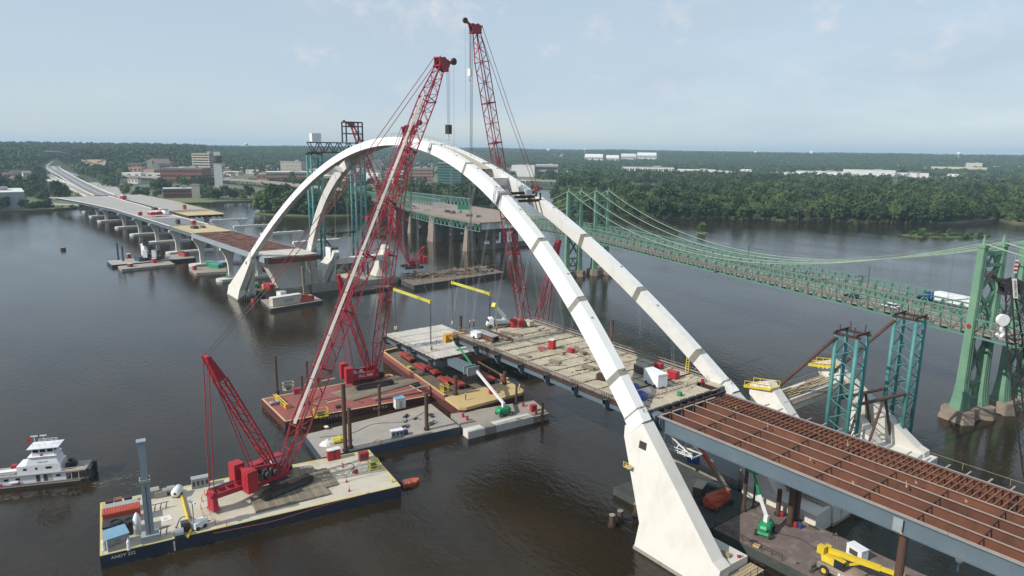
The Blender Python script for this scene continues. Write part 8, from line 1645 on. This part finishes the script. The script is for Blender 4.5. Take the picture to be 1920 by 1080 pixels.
row([(482, 400), (530, 402), (583, 403.5), (650, 403), (700, 401), (770, 393)], 34, 6, 'on the island behind the arch legs', 'trees on the island', (0.95, 1.5), z=1, depth=30)
row([(770, 393), (850, 388), (905, 385), (934, 383)], 24, 6, 'on the island behind the old bridge', 'trees on the island behind the old bridge', (0.9, 1.4), z=1, depth=26)
row([(1884, 412), (1990, 418), (2060, 424)], 8, 6, 'on the shore at the right edge', 'trees on the shore at the right edge', (.7, 1.1), depth=20)
row([(-30, 398), (0, 395.5), (20, 395)], 4, 6, 'at the water edge on the far left', 'trees at the water edge on the far left', (.6, .9), depth=10)
row([(38, 394), (60, 393), (95, 391)], 9, 5, 'in the clump on the left bank below the ramps', 'trees in the clump on the left bank', (.55, .8), depth=14, kinds=(0, 3, 4))
row([(378, 373), (395, 375), (440, 376), (474, 376)], 18, 5, 'along the town quay', 'trees along the town quay', (.75, 1.0), depth=30)
row([(285, 362), (300, 361), (320, 358)], 8, 5, 'beside the low brick building', 'trees beside the low brick building', (.9, 1.2), depth=22)
row([(335, 351), (370, 352), (400, 354)], 9, 5, 'between the brick block and the low building', 'trees between the brick buildings', (.8, 1.1), depth=30)
tree(2, *W(1316, 437, 0)[:2], 0, .62, 'on a tiny islet in the river', 'lone islet tree'); tree(3, *W(1268, 434, 0)[:2], 0, .42, 'small and dark, standing in the river shallows', 'lone islet tree')
for u, v in ((1555, 413.5), (1496, 412.5), (1548, 412), (1512, 414)):
    p = W(u, v, 1.5); tree(0, p.x, p.y, 1.2, 1.15, 'bare grayish half dead tree in the right shore woods', 'bare trees', DRY, 'bare_tree')
isl = MB().prism([tuple(W(u, v, 0))[:2] for u, v in ((1690, 441), (1730, 445), (1800, 446), (1850, 444), (1862, 441), (1800, 439), (1735, 438))], -1, .5).build('island', 'grass'); isl['kind'] = 'structure'
isl2 = MB().prism([tuple(W(u, v, 0))[:2] for u, v in ((1304, 437), (1322, 439), (1330, 437.5), (1316, 435))], -1, .5).build('island', 'grass'); isl2['kind'] = 'structure'
def shrubs(px, n, lab, grp, sc=(.7, 1.2), z=.3):
    pts = [W(u, v, z) for u, v in px]
    for i in range(n):
        f = (i + trnd.random()) / n * (len(pts) - 1); k = min(int(f), len(pts) - 2); p = pts[k].lerp(pts[k + 1], f - k) + Vector((trnd.uniform(-4, 4), trnd.uniform(-4, 4), 0)); s = trnd.uniform(*sc)
        tree(0, p.x, p.y, z - .2, s, lab, grp, (trnd.choice(BUSH), BTR), 'shrub')
shrubs([(1695, 442), (1740, 443), (1800, 444), (1855, 442)], 22, 'green shrub on the low river islet at right', 'shrubs on the right islet', (.6, 1.3))
tree(4, *W(1728, 441, .3)[:2], .3, .55, 'largest tree on the low river islet at right', 'islet tree')
shrubs([(1150, 437), (1200, 437), (1255, 436)], 12, 'dark scrub on the shoal line in the river', 'scrub on the river shoal', (.35, .7), -.2)
shrubs([(600, 437), (650, 441), (700, 444), (740, 446)], 18, 'dark shrub on the shoal behind the arch legs', 'scrub behind the arch', (.5, .9), -.1)
shrubs([(60, 390), (110, 389.5), (160, 387)], 12, 'green bush on the left river bank', 'bushes on the left bank', (.5, .9), 1.3)
shrubs([(1090, 403), (1250, 409), (1400, 412), (1600, 416.5), (1760, 419)], 46, 'low green bush at the foot of the right shore woods', 'bushes at the foot of the right woods', (.6, 1.3), 1.2)
# the woods behind, one mass
def woods(name, label, pts, src, smin, smax, seed):
    me = bpy.data.meshes.new(name); me.from_pydata([tuple(p) for p in pts], [], []); o = bpy.data.objects.new(name, me); COL.objects.link(o)
    g = bpy.data.node_groups.new(name, 'GeometryNodeTree')
    g.interface.new_socket('Geometry', in_out='INPUT', socket_type='NodeSocketGeometry'); g.interface.new_socket('Geometry', in_out='OUTPUT', socket_type='NodeSocketGeometry')
    N = g.nodes.new; L = g.links.new; gi = N('NodeGroupInput'); go = N('NodeGroupOutput'); ip = N('GeometryNodeInstanceOnPoints'); jg = N('GeometryNodeJoinGeometry')
    for s in src:
        oi = N('GeometryNodeObjectInfo'); oi.inputs['Object'].default_value = s; oi.inputs['As Instance'].default_value = True; oi.transform_space = 'ORIGINAL'; L(oi.outputs['Geometry'], jg.inputs[0])
    L(gi.outputs[0], ip.inputs['Points']); L(jg.outputs[0], ip.inputs['Instance']); ip.inputs['Pick Instance'].default_value = True
    rs = N('FunctionNodeRandomValue'); rs.data_type = 'FLOAT'; rs.inputs[2].default_value = smin; rs.inputs[3].default_value = smax; rs.inputs['Seed'].default_value = seed
    rr = N('FunctionNodeRandomValue'); rr.data_type = 'FLOAT_VECTOR'; rr.inputs[0].default_value = (0, 0, 0); rr.inputs[1].default_value = (0, 0, 6.28); rr.inputs['Seed'].default_value = seed + 1
    ri = N('FunctionNodeRandomValue'); ri.data_type = 'INT'; ri.inputs[4].default_value = 0; ri.inputs[5].default_value = len(src) - 1; ri.inputs['Seed'].default_value = seed + 2
    L(rs.outputs[1], ip.inputs['Scale']); L(rr.outputs[0], ip.inputs['Rotation']); L(ri.outputs[2], ip.inputs['Instance Index'])
    L(ip.outputs[0], go.inputs[0]); md = o.modifiers.new('woods', 'NODES'); md.node_group = g
    o['kind'] = 'stuff'; o['label'] = label; o['category'] = 'woods'; return o
srcs = {}
for ob in SC.objects:
    if ob.name.startswith('crown') and ob.data in [t_[1] for t_ in TM] and ob.data.name not in srcs: srcs[ob.data.name] = ob
SRC = list(srcs.values())
# two small far trees whose simple crowns also fill the distant slopes
fm = [crown_mesh('crown', 7, 13, 2.2, 15, 15, 'leaves', 90, .05), crown_mesh('crown', 6, 13, 2.0, 13, 13, 'leaves', 91, .05), crown_mesh('crown', 6, 13, 2.0, 12, 13, 'leaves_light', 92, .05)]
FAR = []
for i, me in enumerate(fm):
    p = W(1340 + 60 * i, 336, 2); t = tree(0, p.x, p.y, 2, 1.0, ['tree', 'second tree', 'third tree'][i] + ' from the left standing alone before the white sheds', 'trees before the white sheds', (me, TM[0][2]), 'field_tree'); FAR.append([c for c in t.children if c.name.startswith('crown')][0])
near, far = [], []
RP = RIGHT + [pol(60, 3000), pol(4.8, 3000)]; MP = MAIN + [pol(4.8, 3000), pol(-60, 3000)]
CLEAR = [[W(u, v, 2) for u, v in ((1150, 343), (1295, 346), (1305, 354), (1225, 361), (1180, 357))]]
d = 640.0
while d < 2500:
    step = 8.5 + (d - 640) / 300
    naz = int(R(86) * d / step)
    for i in range(naz):
        az = -43 + 86 * (i + trnd.random()) / naz; dd = d + trnd.uniform(-.5, .5) * step; p = pol(az, dd)
        if inpoly(p, RP):
            if any(inpoly(p, c) for c in CLEAR) or (1780 < dd < 2380 and az > 9) : continue
            if mnoise.noise(Vector((p.x / 120, p.y / 120, 4))) > .40: continue
        elif inpoly(p, ISLE): pass
        elif inpoly(p, MP):
            h = th(p.x, p.y)
            if h < 6:
                k = mnoise.noise(Vector((p.x / 110, p.y / 110, 9)))
                if k < (.22 if az > -28 else .05) or trnd.random() < .4: continue
                if az < -20 and dd < 1000 and dd < 940: continue
        else: continue
        if kept(p.x, p.y) or (az < -22 and road_near(p.x, p.y)[0] < 32): continue
        h = th(p.x, p.y); (near if dd < 1500 else far).append((p.x, p.y, h - .3))
    d += step * .86
while d < 7200:
    step = 15 + (d - 2500) / 260; naz = int(R(84) * d / step)
    for i in range(naz):
        az = -42 + 84 * (i + trnd.random()) / naz; dd = d + trnd.uniform(-.5, .5) * step; p = pol(az, dd)
        if kept(p.x, p.y) or (az < -22 and road_near(p.x, p.y)[0] < 34) or mnoise.noise(Vector((p.x / 160, p.y / 160, 2))) > .5: continue
        far.append((p.x, p.y, th(p.x, p.y) - .5))
    d += step * .9
tall = [p for p in near if mnoise.noise(Vector((p[0] / 70, p[1] / 70, 6))) > .12]; low_ = [p for p in near if mnoise.noise(Vector((p[0] / 70, p[1] / 70, 6))) <= .12]
woods('woods', 'dense green woods filling the far shore behind the front trees', low_, SRC, .5, .95, 3)
woods('tall_woods', 'taller clumps of trees rising out of the far shore woods', tall, SRC, .9, 1.4, 13)
woods('far_woods', 'hazy dark woods covering the distant bluffs to the horizon', far, FAR, .75, 1.35, 8)
# ================================================================ HAZE
hz = MB().hexa([CFh * a + CRh * b + Vector((0, 0, z)) for z in (-3, 128) for a, b in ((-1700, -15500), (-1700, 15500), (15000, 15500), (15000, -15500))])
hm = bpy.data.materials.new('haze'); hm.use_nodes = True; t = hm.node_tree; t.nodes.clear()
o_ = t.nodes.new('ShaderNodeOutputMaterial'); pv = t.nodes.new('ShaderNodeVolumePrincipled'); pv.inputs['Color'].default_value = (0.62, 0.83, 1.0, 1); pv.inputs['Density'].default_value = 0.0001; pv.inputs['Anisotropy'].default_value = 0.1
t.links.new(pv.outputs[0], o_.inputs['Volume'])
h_ = hz.build('haze', hm); h_['kind'] = 'stuff'; h_['label'] = 'thin summer haze over the river'
for ob in SC.objects:
    if '_local' in ob: del ob['_local']
print('TREES', ntree[0], 'near', len(near), 'far', len(far), 'objects', len(SC.objects))
